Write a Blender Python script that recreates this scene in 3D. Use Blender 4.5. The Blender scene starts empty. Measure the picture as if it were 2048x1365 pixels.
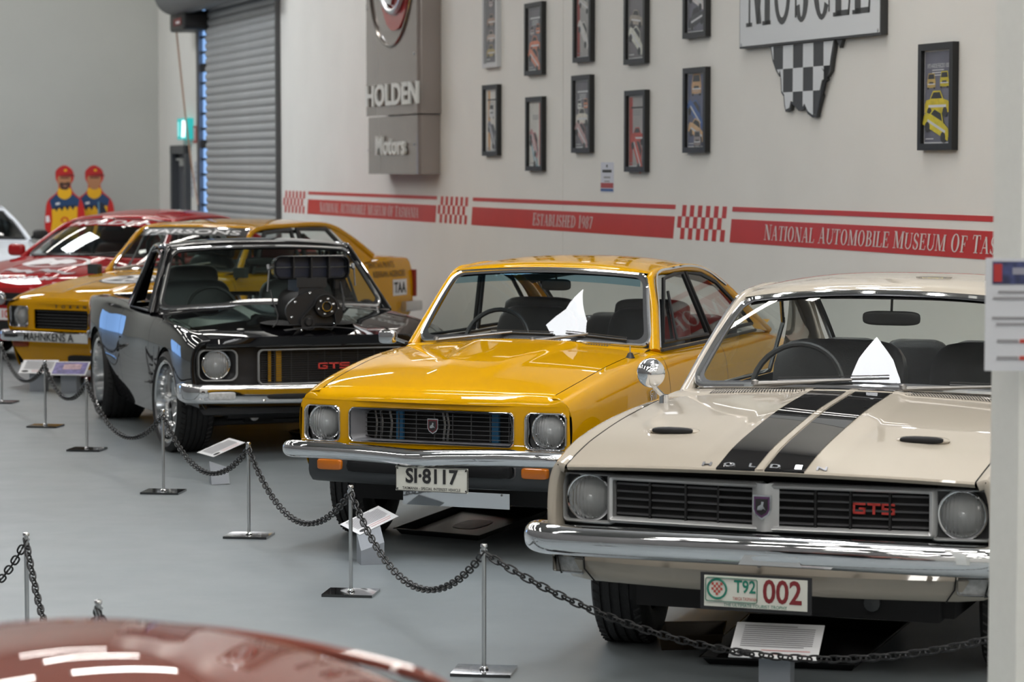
import bpy, bmesh, math, random
from mathutils import Vector, Matrix
random.seed(7)
SC = bpy.context.scene
COL = SC.collection
# ------------------------------------------------------------------ camera
F, CX, CY, HOR, CAMH = 5250.0, 1024.0, 682.5, 332.0, 1.88
PITCH = math.atan((CY - HOR) / F)
cam = bpy.data.cameras.new('camera')
cam.sensor_width = 36.0
cam.lens = F / 2048.0 * 36.0
cam.clip_end = 200
cam.dof.use_dof = True
cam.dof.focus_distance = 11.8
cam.dof.aperture_fstop = 4.5
camo = bpy.data.objects.new('camera', cam)
COL.objects.link(camo)
camo.location = (0, 0, CAMH)
camo.rotation_euler = (math.pi / 2 - PITCH, 0, 0)
SC.camera = camo
# ------------------------------------------------------------------ world, view
world = bpy.data.worlds.new('world')
SC.world = world
world.use_nodes = True
wn = world.node_tree.nodes
wn['Background'].inputs[0].default_value = (0.28, 0.52, 1.0, 1)
wn['Background'].inputs[1].default_value = 2.6
SC.view_settings.view_transform = 'Standard'
SC.view_settings.look = 'None'
SC.view_settings.gamma = 1.0
SC.view_settings.exposure = 0.0
SC.view_settings.use_curve_mapping = False
SC.cycles.max_bounces = 7
SC.cycles.diffuse_bounces = 3
SC.cycles.glossy_bounces = 4
SC.cycles.transmission_bounces = 4
SC.cycles.transparent_max_bounces = 12
SC.cycles.caustics_reflective = False
SC.cycles.caustics_refractive = False
SC.cycles.sample_clamp_indirect = 6.0
LAMP = 22.0          # strength of the ceiling lamp diffusers
SKYLIGHT = 22.0       # strength of the translucent roof sheet and the added sails
# ------------------------------------------------------------------ pixel -> place
FWD = Vector((0, math.cos(PITCH), -math.sin(PITCH)))
UPV = Vector((0, math.sin(PITCH), math.cos(PITCH)))
CPOS = Vector((0, 0, CAMH))
def ray(px, py):
    return FWD + Vector((1, 0, 0)) * ((px - CX) / F) + UPV * ((CY - py) / F)
def ground(px, py, z=0.0):
    r = ray(px, py)
    return CPOS + r * ((z - CAMH) / r.z)
X0, WT = 8.4, 0.3474                      # long display wall: X = X0 - WT * Y
WA = Vector((WT, -1, 0)).normalized()     # along it, towards the near end
WN = Vector((-1, -WT, 0)).normalized()    # out of it, into the hall
def wallpt(px, py, off=0.0):
    """place on the display wall, off metres proud of it, seen at a pixel -> (u along, z)"""
    o = Vector((X0, 0, 0)) + WN * off
    r = ray(px, py)
    t = (o - CPOS).dot(WN) / r.dot(WN)
    P = CPOS + r * t
    return (P - Vector((X0, 0, 0))).dot(WA), P.z
def wallxyz(u, z, off=0.0):
    return Vector((X0, 0, 0)) + WA * u + WN * off + Vector((0, 0, z))
WALLROT = math.atan2(WA.y, WA.x)          # local x along wall (to the right in the photo), local -y out
# ------------------------------------------------------------------ materials
def lin(c):
    return c / 12.92 if c <= 0.04045 else ((c + 0.055) / 1.055) ** 2.4
def rgb(r, g, b):
    return (lin(r / 255), lin(g / 255), lin(b / 255), 1)
MATS = {}
def mat(name, col=None, rough=0.5, metal=0.0, coat=0.0, noise=0.0, nscale=30.0, bump=0.0, bscale=200.0, emit=None, es=1.0, spec=None, coatrough=0.03, ior=None):
    if name in MATS:
        return MATS[name]
    m = bpy.data.materials.new(name)
    m.use_nodes = True
    nt = m.node_tree
    b = nt.nodes['Principled BSDF']
    b.inputs['Base Color'].default_value = col
    b.inputs['Roughness'].default_value = rough
    b.inputs['Metallic'].default_value = metal
    b.inputs['Coat Weight'].default_value = coat
    b.inputs['Coat Roughness'].default_value = coatrough
    if spec is not None:
        b.inputs['Specular IOR Level'].default_value = spec
    if ior is not None:
        b.inputs['IOR'].default_value = ior
    tc = nt.nodes.new('ShaderNodeTexCoord')
    if noise > 0:
        n = nt.nodes.new('ShaderNodeTexNoise')
        n.inputs['Scale'].default_value = nscale
        n.inputs['Detail'].default_value = 5
        nt.links.new(tc.outputs['Object'], n.inputs['Vector'])
        mx = nt.nodes.new('ShaderNodeMix'); mx.data_type = 'RGBA'; mx.blend_type = 'MULTIPLY'
        mx.inputs[0].default_value = 1.0
        mx.inputs[6].default_value = col
        mr = nt.nodes.new('ShaderNodeMapRange')
        mr.inputs['From Min'].default_value = 0.3; mr.inputs['From Max'].default_value = 0.7
        mr.inputs['To Min'].default_value = 1 - noise; mr.inputs['To Max'].default_value = 1 + noise * 0.5
        nt.links.new(n.outputs['Fac'], mr.inputs['Value'])
        nt.links.new(mr.outputs['Result'], mx.inputs[7])
        nt.links.new(mx.outputs[2], b.inputs['Base Color'])
    if bump > 0:
        n2 = nt.nodes.new('ShaderNodeTexNoise')
        n2.inputs['Scale'].default_value = bscale
        nt.links.new(tc.outputs['Object'], n2.inputs['Vector'])
        bp = nt.nodes.new('ShaderNodeBump')
        bp.inputs['Strength'].default_value = bump
        bp.inputs['Distance'].default_value = 0.01
        nt.links.new(n2.outputs['Fac'], bp.inputs['Height'])
        nt.links.new(bp.outputs['Normal'], b.inputs['Normal'])
    if emit is not None:
        b.inputs['Emission Color'].default_value = emit
        b.inputs['Emission Strength'].default_value = es
    MATS[name] = m
    return m
def glass(name, tint, refl=1.0, rough=0.0, ribs=False):
    if name in MATS:
        return MATS[name]
    m = bpy.data.materials.new(name); m.use_nodes = True
    nt = m.node_tree; nt.nodes.clear()
    out = nt.nodes.new('ShaderNodeOutputMaterial')
    tr = nt.nodes.new('ShaderNodeBsdfTransparent'); tr.inputs[0].default_value = tint
    gl = nt.nodes.new('ShaderNodeBsdfGlossy'); gl.inputs['Roughness'].default_value = rough
    fr = nt.nodes.new('ShaderNodeLayerWeight'); fr.inputs['Blend'].default_value = 0.5
    pw5 = nt.nodes.new('ShaderNodeMath'); pw5.operation = 'POWER'; pw5.inputs[1].default_value = 5.0
    mul = nt.nodes.new('ShaderNodeMath'); mul.operation = 'MULTIPLY_ADD'; mul.inputs[1].default_value = 0.92 * refl; mul.inputs[2].default_value = 0.055 * refl
    mul.use_clamp = True
    nt.links.new(fr.outputs['Facing'], pw5.inputs[0]); nt.links.new(pw5.outputs[0], mul.inputs[0])
    mx = nt.nodes.new('ShaderNodeMixShader')
    nt.links.new(mul.outputs[0], mx.inputs[0]); nt.links.new(tr.outputs[0], mx.inputs[1]); nt.links.new(gl.outputs[0], mx.inputs[2])
    if ribs:
        df = nt.nodes.new('ShaderNodeBsdfDiffuse'); df.inputs[0].default_value = (0.75, 0.77, 0.78, 1)
        m2 = nt.nodes.new('ShaderNodeMixShader'); m2.inputs[0].default_value = 0.34
        nt.links.new(tr.outputs[0], m2.inputs[1]); nt.links.new(df.outputs[0], m2.inputs[2]); nt.links.new(m2.outputs[0], mx.inputs[1])
        tc = nt.nodes.new('ShaderNodeTexCoord')
        w = nt.nodes.new('ShaderNodeTexWave'); w.inputs['Scale'].default_value = 22.0; w.inputs['Distortion'].default_value = 1.5
        bp = nt.nodes.new('ShaderNodeBump'); bp.inputs['Strength'].default_value = 0.6; bp.inputs['Distance'].default_value = 0.01
        nt.links.new(tc.outputs['Object'], w.inputs['Vector']); nt.links.new(w.outputs['Fac'], bp.inputs['Height'])
        nt.links.new(bp.outputs[0], gl.inputs['Normal']); nt.links.new(bp.outputs[0], fr.inputs['Normal'])
    nt.links.new(mx.outputs[0], out.inputs[0])
    MATS[name] = m
    return m
CHROME = mat('chrome', (0.80, 0.81, 0.83, 1), 0.045, 1.0)
STEEL = mat('brushed_steel', (0.42, 0.42, 0.43, 1), 0.3, 1.0, noise=0.1, nscale=80)
ALU = mat('satin_aluminium', (0.62, 0.63, 0.64, 1), 0.28, 1.0)
BLACK = mat('black_plastic', (0.012, 0.012, 0.013, 1), 0.45, noise=0.2)
MATT = mat('matt_black', (0.008, 0.008, 0.009, 1), 0.8)
RUBBER = mat('tyre_rubber', (0.018, 0.018, 0.019, 1), 0.62, noise=0.3, nscale=25, bump=0.25, bscale=120)
SEAL = mat('window_rubber', (0.012, 0.013, 0.015, 1), 0.5)
VINYL = mat('seat_vinyl', (0.028, 0.028, 0.031, 1), 0.42, noise=0.25, nscale=14, bump=0.1)
GLASS = glass('window_glass', (0.90, 0.935, 0.92, 1), 1.0)
GLASSD = glass('tinted_glass', (0.28, 0.34, 0.33, 1), 1.0)
LENS = glass('lamp_lens', (0.93, 0.95, 0.95, 1), 1.3, 0.08, True)
REFL = mat('lamp_reflector', (0.92, 0.93, 0.94, 1), 0.35, 0.35, bump=0.6, bscale=60)
AMBER = mat('amber_lens', (0.75, 0.20, 0.012, 1), 0.18, coat=0.6)
CLEARL = mat('clear_lens', (0.55, 0.56, 0.56, 1), 0.15, coat=0.6, noise=0.25, nscale=60)
PAPER = mat('white_paper', (0.78, 0.79, 0.81, 1), 0.5)
INK = mat('black_ink', (0.02, 0.02, 0.022, 1), 0.6)
INKG = mat('grey_ink', (0.30, 0.30, 0.32, 1), 0.6)
WHITEL = mat('white_lettering', (0.82, 0.82, 0.84, 1), 0.45)
REDL = mat('red_lettering', (0.62, 0.03, 0.03, 1), 0.4)
# ------------------------------------------------------------------ mesh helpers
def V(*a):
    return Vector(a)
class MB:
    """collects shapes, then links them as one mesh object"""
    def __init__(s):
        s.v = []; s.f = []
    def add(s, verts, faces):
        o = len(s.v)
        s.v += [tuple(p) for p in verts]
        s.f += [tuple(i + o for i in f) for f in faces]
        return s
    def grid(s, rows, cu=False, cv=False):
        nu = len(rows[0]); nv = len(rows)
        fs = []
        for j in range(nv if cv else nv - 1):
            for i in range(nu if cu else nu - 1):
                fs.append((j * nu + i, j * nu + (i + 1) % nu, ((j + 1) % nv) * nu + (i + 1) % nu, ((j + 1) % nv) * nu + i))
        return s.add([p for r in rows for p in r], fs)
    def poly(s, pts):
        return s.add(pts, [tuple(range(len(pts)))])
    def box(s, c, d, rz=0.0):
        cx, cy, cz = c; a, b, e = d[0] / 2, d[1] / 2, d[2] / 2
        k, q = math.cos(rz), math.sin(rz)
        vs = []
        for z in (-e, e):
            for x, y in ((-a, -b), (a, -b), (a, b), (-a, b)):
                vs.append((cx + x * k - y * q, cy + x * q + y * k, cz + z))
        return s.add(vs, [(0, 3, 2, 1), (4, 5, 6, 7), (0, 1, 5, 4), (1, 2, 6, 5), (2, 3, 7, 6), (3, 0, 4, 7)])
    def prism(s, pts, dvec):
        n = len(pts); d = Vector(dvec)
        a = [Vector(p) for p in pts]; b = [p + d for p in a]
        return s.add(a + b, [tuple(range(n))[::-1], tuple(range(n, 2 * n))] + [(i, (i + 1) % n, n + (i + 1) % n, n + i) for i in range(n)])
    def tube(s, path, r, n=10, closed=False, caps=True, rs=None):
        path = [Vector(p) for p in path]
        m = len(path); rows = []
        T0 = None; N = None
        for i, p in enumerate(path):
            a = path[(i - 1) % m] if (closed or i > 0) else p
            b = path[(i + 1) % m] if (closed or i < m - 1) else p
            t = (b - a).normalized()
            if N is None:
                N = t.orthogonal().normalized()
            else:
                N = (N - t * N.dot(t)); N = N.normalized() if N.length > 1e-6 else t.orthogonal().normalized()
            B = t.cross(N)
            rr = rs[i] if rs else r
            rows.append([p + (N * math.cos(k * 2 * math.pi / n) + B * math.sin(k * 2 * math.pi / n)) * rr for k in range(n)])
        s.grid(rows, cu=True, cv=closed)
        if caps and not closed:
            s.poly(rows[0][::-1]); s.poly(rows[-1])
        return s
    def lathe(s, prof, n=24, org=(0, 0, 0), axis='y', caps=False):
        """prof: (radius, along axis)"""
        o = Vector(org); rows = []
        for r, h in prof:
            row = []
            for k in range(n):
                a = 2 * math.pi * k / n
                c, q = r * math.cos(a), r * math.sin(a)
                row.append(o + (V(c, h, q) if axis == 'y' else V(h, c, q) if axis == 'x' else V(c, q, h)))
            rows.append(row)
        s.grid(rows, cu=True)
        if caps:
            s.poly(rows[0]); s.poly(rows[-1])
        return s
    def build(s, name, m, parent=None, smooth=True, loc=None, ang=40):
        me = bpy.data.meshes.new(name)
        me.from_pydata(s.v, [], s.f)
        me.validate()
        bm = bmesh.new(); bm.from_mesh(me)
        bmesh.ops.remove_doubles(bm, verts=bm.verts, dist=1e-5)
        bmesh.ops.recalc_face_normals(bm, faces=bm.faces)
        bm.to_mesh(me); bm.free()
        if smooth:
            for p in me.polygons:
                p.use_smooth = True
            me.set_sharp_from_angle(angle=math.radians(ang))
        me.materials.append(m)
        o = bpy.data.objects.new(name, me)
        COL.objects.link(o)
        o.parent = parent
        if loc is not None:
            o.location = loc
        return o
def tag(o, label=None, cat=None, group=None, kind=None):
    for k, v in (('label', label), ('category', cat), ('group', group), ('kind', kind)):
        if v:
            o[k] = v
    return o
def empty(name, loc=(0, 0, 0), rz=0.0):
    o = bpy.data.objects.new(name, None)
    COL.objects.link(o)
    o.location = loc; o.rotation_euler = (0, 0, rz)
    o.empty_display_size = 0.1
    return o
def copy_tree(o, parent=None):
    c = o.copy(); COL.objects.link(c); c.parent = parent
    for ch in list(o.children):
        copy_tree(ch, c)
    return c
def crm(ctrl, n, closed=False):
    """Catmull-Rom through points (tuples or Vectors), n samples"""
    P = [Vector(p) for p in ctrl]; m = len(P)
    out = []
    segs = m if closed else m - 1
    for k in range(n):
        t = k / (n if closed else n - 1) * segs
        i = min(int(t), segs - 1); u = t - i
        if closed:
            a, b, c, d = P[(i - 1) % m], P[i % m], P[(i + 1) % m], P[(i + 2) % m]
        else:
            b, c = P[i], P[i + 1]
            a = P[i - 1] if i > 0 else b * 2 - c
            d = P[i + 2] if i + 2 < m else c * 2 - b
        out.append(0.5 * ((2 * b) + (c - a) * u + (2 * a - 5 * b + 4 * c - d) * u * u + (3 * b - a - 3 * c + d) * u ** 3))
    return out
def patch(rows, nu=16, nv=16):
    cols = [crm(r, nu) for r in rows]
    return [list(x) for x in zip(*[crm([c[i] for c in cols], nv) for i in range(nu)])]
def knots(tab):
    """smooth 1-d interpolation through (t, value) pairs (monotone-limited cubic)"""
    ts = [a for a, _ in tab]; vs = [b for _, b in tab]
    n = len(ts)
    def f(t):
        if t <= ts[0]: return vs[0]
        if t >= ts[-1]: return vs[-1]
        i = max(k for k in range(n - 1) if ts[k] <= t)
        h = ts[i + 1] - ts[i]; u = (t - ts[i]) / h
        def sl(k):
            if k == 0: return (vs[1] - vs[0]) / (ts[1] - ts[0])
            if k == n - 1: return (vs[-1] - vs[-2]) / (ts[-1] - ts[-2])
            return (vs[k + 1] - vs[k - 1]) / (ts[k + 1] - ts[k - 1])
        m0, m1 = sl(i) * h, sl(i + 1) * h
        return (2 * u ** 3 - 3 * u * u + 1) * vs[i] + (u ** 3 - 2 * u * u + u) * m0 + (3 * u * u - 2 * u ** 3) * vs[i + 1] + (u ** 3 - u * u) * m1
    return f
def rrect(cx, cz, w, h, r, n=6, sk=0.0):
    """rounded rectangle contour in (x, z)"""
    out = []
    for sx, sz, a0 in ((1, 1, 0), (-1, 1, 90), (-1, -1, 180), (1, -1, 270)):
        for k in range(n + 1):
            a = math.radians(a0 + 90 * k / n)
            x = sx * (w / 2 - r) + r * math.cos(a); z = sz * (h / 2 - r) + r * math.sin(a)
            out.append((cx + x + sk * z, cz + z))
    return out
def circ(cx, cz, r, n=28):
    return [(cx + r * math.cos(2 * math.pi * k / n), cz + r * math.sin(2 * math.pi * k / n)) for k in range(n)]
def sweep(mb, path, prof, scales=None, closed=False, cap=True, up=(0, 0, 1)):
    """prof (a, b): a along the outward side (right of travel), b along up"""
    path = [Vector(p) for p in path]; m = len(path); rows = []; U = Vector(up)
    for i, p in enumerate(path):
        a = path[(i - 1) % m] if (closed or i > 0) else p
        b = path[(i + 1) % m] if (closed or i < m - 1) else p
        t = (b - a).normalized()
        side = t.cross(U).normalized(); u2 = side.cross(t).normalized()
        sc = scales[i] if scales else 1.0
        if not isinstance(sc, tuple): sc = (sc, sc)
        rows.append([p + side * (q[0] * sc[0]) + u2 * (q[1] * sc[1]) for q in prof])
    mb.grid(rows, cu=True, cv=closed)
    if cap and not closed:
        mb.poly(rows[0][::-1]); mb.poly(rows[-1])
    return mb
def text_mb(s, size=1.0, extrude=0.0, shear=0.0, sx=1.0, align='CENTER', bold=0.0, space=1.0):
    cu = bpy.data.curves.new('t', 'FONT')
    cu.body = s; cu.size = size; cu.extrude = extrude; cu.shear = shear
    cu.align_x = align; cu.align_y = 'CENTER'; cu.offset = bold; cu.space_character = space; cu.resolution_u = 3
    o = bpy.data.objects.new('t', cu); COL.objects.link(o)
    bpy.context.view_layer.update()
    me = bpy.data.meshes.new_from_object(o)
    mb = MB(); mb.add([(v.co.x * sx, v.co.y, v.co.z) for v in me.vertices], [tuple(p.vertices) for p in me.polygons])
    bpy.data.objects.remove(o); bpy.data.curves.remove(cu); bpy.data.meshes.remove(me)
    return mb
def xf(mb, f):
    mb.v = [tuple(f(*p)) for p in mb.v]
    return mb
def facing(mb, x, y, z, f=None):
    """flat lettering (x right, y up) stood upright, facing -Y at (x, y, z); f(x,z) optional depth"""
    return xf(mb, lambda a, b, c: (x + a, y - c + (f(x + a, z + b) if f else 0), z + b))
# ------------------------------------------------------------------ the hall
UC = wallpt(318, 300)[0]            # far corner of the display wall
UN, WW, CH = 6.0, 15.0, 6.5         # near end, hall width, ceiling height
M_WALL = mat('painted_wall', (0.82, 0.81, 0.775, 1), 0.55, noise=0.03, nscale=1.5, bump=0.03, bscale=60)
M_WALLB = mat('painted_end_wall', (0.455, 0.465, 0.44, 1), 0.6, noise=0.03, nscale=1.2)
M_CEIL = mat('ceiling_lining', (0.26, 0.26, 0.255, 1), 0.7, noise=0.04, nscale=2)
def floor_mat():
    m = mat('grey_epoxy_floor', (0.225, 0.255, 0.27, 1), 0.33, noise=0.10, nscale=0.9, bump=0.10, bscale=260, spec=0.45)
    nt = m.node_tree; b = nt.nodes['Principled BSDF']
    n = nt.nodes.new('ShaderNodeTexNoise'); n.inputs['Scale'].default_value = 3.0; n.inputs['Detail'].default_value = 6
    mr = nt.nodes.new('ShaderNodeMapRange'); mr.inputs['To Min'].default_value = 0.26; mr.inputs['To Max'].default_value = 0.46
    tc = nt.nodes.new('ShaderNodeTexCoord')
    nt.links.new(tc.outputs['Object'], n.inputs['Vector']); nt.links.new(n.outputs['Fac'], mr.inputs['Value']); nt.links.new(mr.outputs['Result'], b.inputs['Roughness'])
    return m
M_FLOOR = floor_mat()
def slab(mb, u0, u1, w0, w1, z0, z1):
    a = [wallxyz(u, z0, w) for u, w in ((u0, w0), (u1, w0), (u1, w1), (u0, w1))]
    mb.prism(a, (0, 0, z1 - z0))
    return mb
def struct(o, label=None):
    o['kind'] = 'structure'
    return o
struct(slab(MB(), UC - 0.2, UN + 0.2, -0.2, WW + 0.2, -0.15, 0.0).build('floor', M_FLOOR, smooth=False))
# openings in the display wall: roller door and exit door
DU0, DU1 = wallpt(404, 300)[0], wallpt(562, 300)[0]
DZ = 4.05
EU0, EU1 = wallpt(351, 350)[0], wallpt(382, 350)[0]
EZ = wallpt(366, 291)[1]
mb = MB()
slab(mb, UC - 0.2, EU0, -0.2, 0, 0, CH)
slab(mb, EU0, EU1, -0.2, 0, EZ, CH)
slab(mb, EU1, DU0, -0.2, 0, 0, CH)
slab(mb, DU0, DU1, -0.2, 0, DZ, CH)
useam = wallpt(1126, 300)[0]
slab(mb, DU1, useam - 0.006, -0.2, 0, 0, CH)
slab(mb, useam - 0.006, useam + 0.006, -0.2, -0.008, 0, CH)
slab(mb, useam + 0.006, UN + 0.2, -0.2, 0, 0, CH)
struct(mb.build('wall_right', M_WALL, smooth=False))
# end wall with an open vehicle doorway that lets daylight in, left of the picture
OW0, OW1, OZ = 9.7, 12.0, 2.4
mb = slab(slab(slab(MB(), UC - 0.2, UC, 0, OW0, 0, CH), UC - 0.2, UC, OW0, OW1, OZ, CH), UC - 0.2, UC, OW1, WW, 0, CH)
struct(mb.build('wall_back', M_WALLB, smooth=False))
struct(slab(MB(), UN, UN + 0.2, 0, WW, 0, CH).build('wall_front', M_WALL, smooth=False))
mb = slab(MB(), UC - 0.2, UN + 0.2, WW, WW + 0.2, 0, CH)
struct(mb.build('wall_left', mat('darkened_wall', (0.20, 0.20, 0.205, 1), 0.6, noise=0.1, nscale=0.6), smooth=False))  # unseen wall, toned dark to deepen the reflections in the car bodies
# ceiling with a translucent roof sheet
SKY = [(-36.6, -34.1, 3.75, 5.3)]
mb = MB()
us = sorted({UC - 0.2, UN + 0.2} | {s[0] for s in SKY} | {s[1] for s in SKY})
for a, b in zip(us[:-1], us[1:]):
    ws = [-0.2]
    for s in SKY:
        if s[0] <= a + 1e-6 and b <= s[1] + 1e-6:
            ws += [s[2], s[3]]
    ws.append(WW + 0.2)
    for k in range(0, len(ws), 2):
        slab(mb, a, b, ws[k], ws[k + 1], CH, CH + 0.1)
struct(mb.build('ceiling', M_CEIL, smooth=False))
M_SKYL = mat('translucent_roof_sheet', (0.8, 0.85, 0.9, 1), 0.4, emit=(0.93, 0.97, 1.0, 1), es=SKYLIGHT)
for k, s in enumerate(SKY):
    o = slab(MB(), s[0], s[1], s[2], s[3], CH + 0.03, CH + 0.05).build('window_%d' % (k + 1), M_SKYL, smooth=False)
    struct(o)
# ceiling lamps
M_DIFF = mat('lamp_diffuser', (0.9, 0.9, 0.9, 1), 0.4, emit=(1.0, 0.965, 0.91, 1), es=LAMP)
M_HOUS = mat('lamp_housing', (0.6, 0.6, 0.6, 1), 0.4)
lamp0 = empty('ceiling_light', wallxyz(0, CH - 0.16, 3), WALLROT)
MB().box((0, 0, 0.05), (0.34, 2.3, 0.08)).box((0, -0.8, 0.125), (0.03, 0.03, 0.07)).box((0, 0.8, 0.125), (0.03, 0.03, 0.07)).build('housing', M_HOUS, lamp0, smooth=False)
MB().box((0, 0, 0.0), (0.24, 2.2, 0.02)).build('diffuser', M_DIFF, lamp0, smooth=False)
tag(lamp0, 'white rectangular LED batten on the ceiling of the hall', 'ceiling light', 'ceiling battens over the hall')
first = True
for i in range(11):
    for j in range(5):
        u = 4.0 - i * 4.3; w = 1.6 + j * 2.95
        if any(s[0] - 0.9 < u < s[1] + 0.9 and s[2] - 0.4 < w < s[3] + 0.4 for s in SKY):
            continue
        if (-18.8 < u < -10.8 and 0.3 < w < 8.2) or (-23 < u < -18.8 and w < 5.5) or (-27 < u < -25 and w < 2):
            continue
        l = lamp0 if first else copy_tree(lamp0)
        first = False
        l.location = wallxyz(u, CH - 0.16, w)
for u, w in ((-10.4, 1.5), (-10.4, 4.5), (-6.6, 1.5), (-6.6, 4.5), (-17.4, 1.5), (-18.5, 1.5), (-23.5, 4.5), (-18.5, 3.4), (-6.6, 7.4), (-10.4, 9.3), (-2.4, 5.9)):  # extra battens added off the grid to brighten the near wall and post
    copy_tree(lamp0).location = wallxyz(u, CH - 0.16, w)
# two made-up glowing sails, unseen, shaped to put white triangles in the coupe windscreens
M_SAIL = mat('added_sail_glow', (0.9, 0.9, 0.92, 1), 0.5, emit=(0.95, 0.97, 1.0, 1), es=SKYLIGHT)
for lb, zs_, pts in (('added white glowing sail out of view over the yellow coupe, for its windscreen reflection', 3.7, [(-16.16, 3.66), (-15.63, 4.30), (-15.30, 4.98), (-14.84, 5.36), (-14.45, 5.78), (-14.1, 5.45), (-14.53, 5.0), (-15.10, 4.43)]),
                     ('added white glowing sail out of view over the beige coupe, for its windscreen reflection', 4.5, [(-13.44, 3.09), (-13.05, 3.66), (-12.58, 4.2), (-12.25, 4.5), (-11.7, 3.78), (-12.07, 3.61), (-12.69, 3.31)])):
    c = wallxyz(sum(p[0] for p in pts) / len(pts), zs_, sum(p[1] for p in pts) / len(pts))
    e = empty('added_sail', c); tag(e, lb, 'pendant light')
    MB().prism([wallxyz(a, zs_, b) - c for a, b in pts], (0, 0, 0.015)).build('sail', M_SAIL, e, smooth=False)
    for a, b in (pts[0], pts[3], pts[-4]):
        MB().tube([wallxyz(a, zs_ + 0.01, b) - c, wallxyz(a, CH, b) - c], 0.006, 6).build('cable', STEEL, e)
# ------------------------------------------------------------------ roller door
M_ROLL = mat('roller_steel', (0.40, 0.41, 0.415, 1), 0.45, 0.25, noise=0.06, nscale=3)
M_DARKM = mat('dark_metal', (0.10, 0.10, 0.105, 1), 0.45, 0.4)
def wall_empty(name, u, z, off=0.0):
    return empty(name, wallxyz(u, z, off), WALLROT)
DW = DU1 - DU0
rd = wall_empty('roller_door', (DU0 + DU1) / 2, 0)
tag(rd, 'grey ribbed steel roller door in the far part of the display wall', 'roller door')
x0, x1 = -DW / 2 + 0.42, DW / 2 - 0.05
pz = 0.105
slat0 = None
nsl = int(DZ / pz) + 3
for k in range(nsl):
    if slat0 is None:
        pr = [(0.0, 0.004), (-0.012, 0.02), (-0.02, 0.035), (-0.02, 0.07), (-0.012, 0.086), (0.0, 0.098)]
        mb = MB()
        mb.grid([[(x0, y, z) for y, z in pr], [(x1, y, z) for y, z in pr]])
        mb.box(((x0 + x1) / 2, 0.004, pz / 2), (x1 - x0, 0.004, pz))
        slat0 = mb.build('slat', M_ROLL, rd, ang=60)
        slat0.location = (0, -0.02, 0)
    else:
        s = slat0.copy(); COL.objects.link(s); s.location = (0, -0.02, k * pz)
# guides
MB().box((-DW / 2 + 0.02, -0.03, DZ / 2), (0.16, 0.06, DZ)).build('guide', M_DARKM, rd, smooth=False)
MB().box((DW / 2 - 0.02, -0.03, DZ / 2), (0.05, 0.06, DZ)).build('guide', M_DARKM, rd, smooth=False)
mb = MB()
for k in range(int(DZ / 0.21)):
    mb.box((-DW / 2 + 0.26, -0.018, 0.08 + k * 0.21), (0.36, 0.012, 0.035 if k % 5 else 0.12))
mb.build('gap_block', MATT, rd, smooth=False)  # blocks added to break the daylight in the door gap into dots
mb = MB(); mb.lathe([(0.0, -DW / 2 - 0.30), (0.30, -DW / 2 - 0.30), (0.31, -DW / 2 - 0.26), (0.31, DW / 2 + 0.06), (0.30, DW / 2 + 0.1), (0, DW / 2 + 0.1)], 28, (0, -0.30, DZ + 0.22), 'x')
mb.build('drum', mat('drum_steel', (0.17, 0.17, 0.18, 1), 0.45, 0.5), rd)
for sx in (-DW / 2 - 0.22, DW / 2 + 0.05):
    MB().box((sx, -0.16, DZ + 0.2), (0.03, 0.32, 0.10)).build('bracket', M_DARKM, rd, smooth=False)
# opener motor, pull cord
mu, mz = wallpt(362, 43, 0.3)
mt = wall_empty('door_motor', mu, mz)
tag(mt, 'black door opener box with a red label below the roller door drum', 'door opener')
mb = MB()
mb.grid([[(x, y, z) for x, z in rrect(0, 0, 0.95 * k, 0.26 * k, 0.06)] for y, k in ((0.0, 1.0), (-0.34, 1.0), (-0.36, 0.94))], cu=True)
mb.poly([(x, -0.36, z) for x, z in rrect(0, 0, 0.95 * 0.94, 0.26 * 0.94, 0.06)])
mb.build('casing', BLACK, mt)
MB().box((0.05, -0.363, -0.01), (0.50, 0.006, 0.10)).build('label_plate', mat('dark_red_label', (0.16, 0.015, 0.012, 1), 0.5), mt, smooth=False)
MB().box((0.1, -0.368, -0.02), (0.22, 0.006, 0.03)).build('caption', WHITEL, mt, smooth=False)
po = [0.25, 0.2, 0.15, 0.14, 0.12]
cp = [wallpt(a_, b_, o_) for (a_, b_), o_ in zip(((353, 64), (362, 150), (372, 243), (383, 330), (396, 410)), po)]
M_CORD = mat('tan_cord', (0.36, 0.22, 0.14, 1), 0.7)
tag(MB().tube([wallxyz(c[0], c[1], o) for c, o in zip(cp, po)], 0.013, 6).build('pull_cord', M_CORD), 'thin tan pull cord hanging from the door opener past the exit sign', 'cord')
# exit door, sign, small red sign
dr = wall_empty('door_1', (EU0 + EU1) / 2, 0); dr['kind'] = 'structure'
ew = EU1 - EU0
M_DOORF = mat('door_frame_paint', (0.055, 0.06, 0.07, 1), 0.4)
M_DOOR = mat('door_leaf_paint', (0.10, 0.105, 0.12, 1), 0.4, noise=0.05)
mb = MB(); mb.box((-ew / 2 + 0.06, -0.02, EZ / 2), (0.12, 0.12, EZ)).box((ew / 2 - 0.06, -0.02, EZ / 2), (0.12, 0.12, EZ)).box((0, -0.02, EZ - 0.06), (ew, 0.12, 0.12))
mb.build('door_frame', M_DOORF, dr, smooth=False)
MB().box((0, 0.05, (EZ - 0.12) / 2), (ew - 0.24, 0.05, EZ - 0.12)).build('door_leaf', M_DOOR, dr, smooth=False)
MB().box((0.12, 0.0, EZ - 0.25), (0.5, 0.06, 0.09)).box((0.05, -0.05, EZ - 0.20), (0.45, 0.03, 0.03)).build('door_closer', ALU, dr, smooth=False)
MB().box((0.38, 0.0, 1.05), (0.16, 0.06, 0.3)).tube([(0.3, -0.03, 1.1), (0.45, -0.03, 1.1)], 0.012, 8).build('door_handle', ALU, dr)
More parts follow.
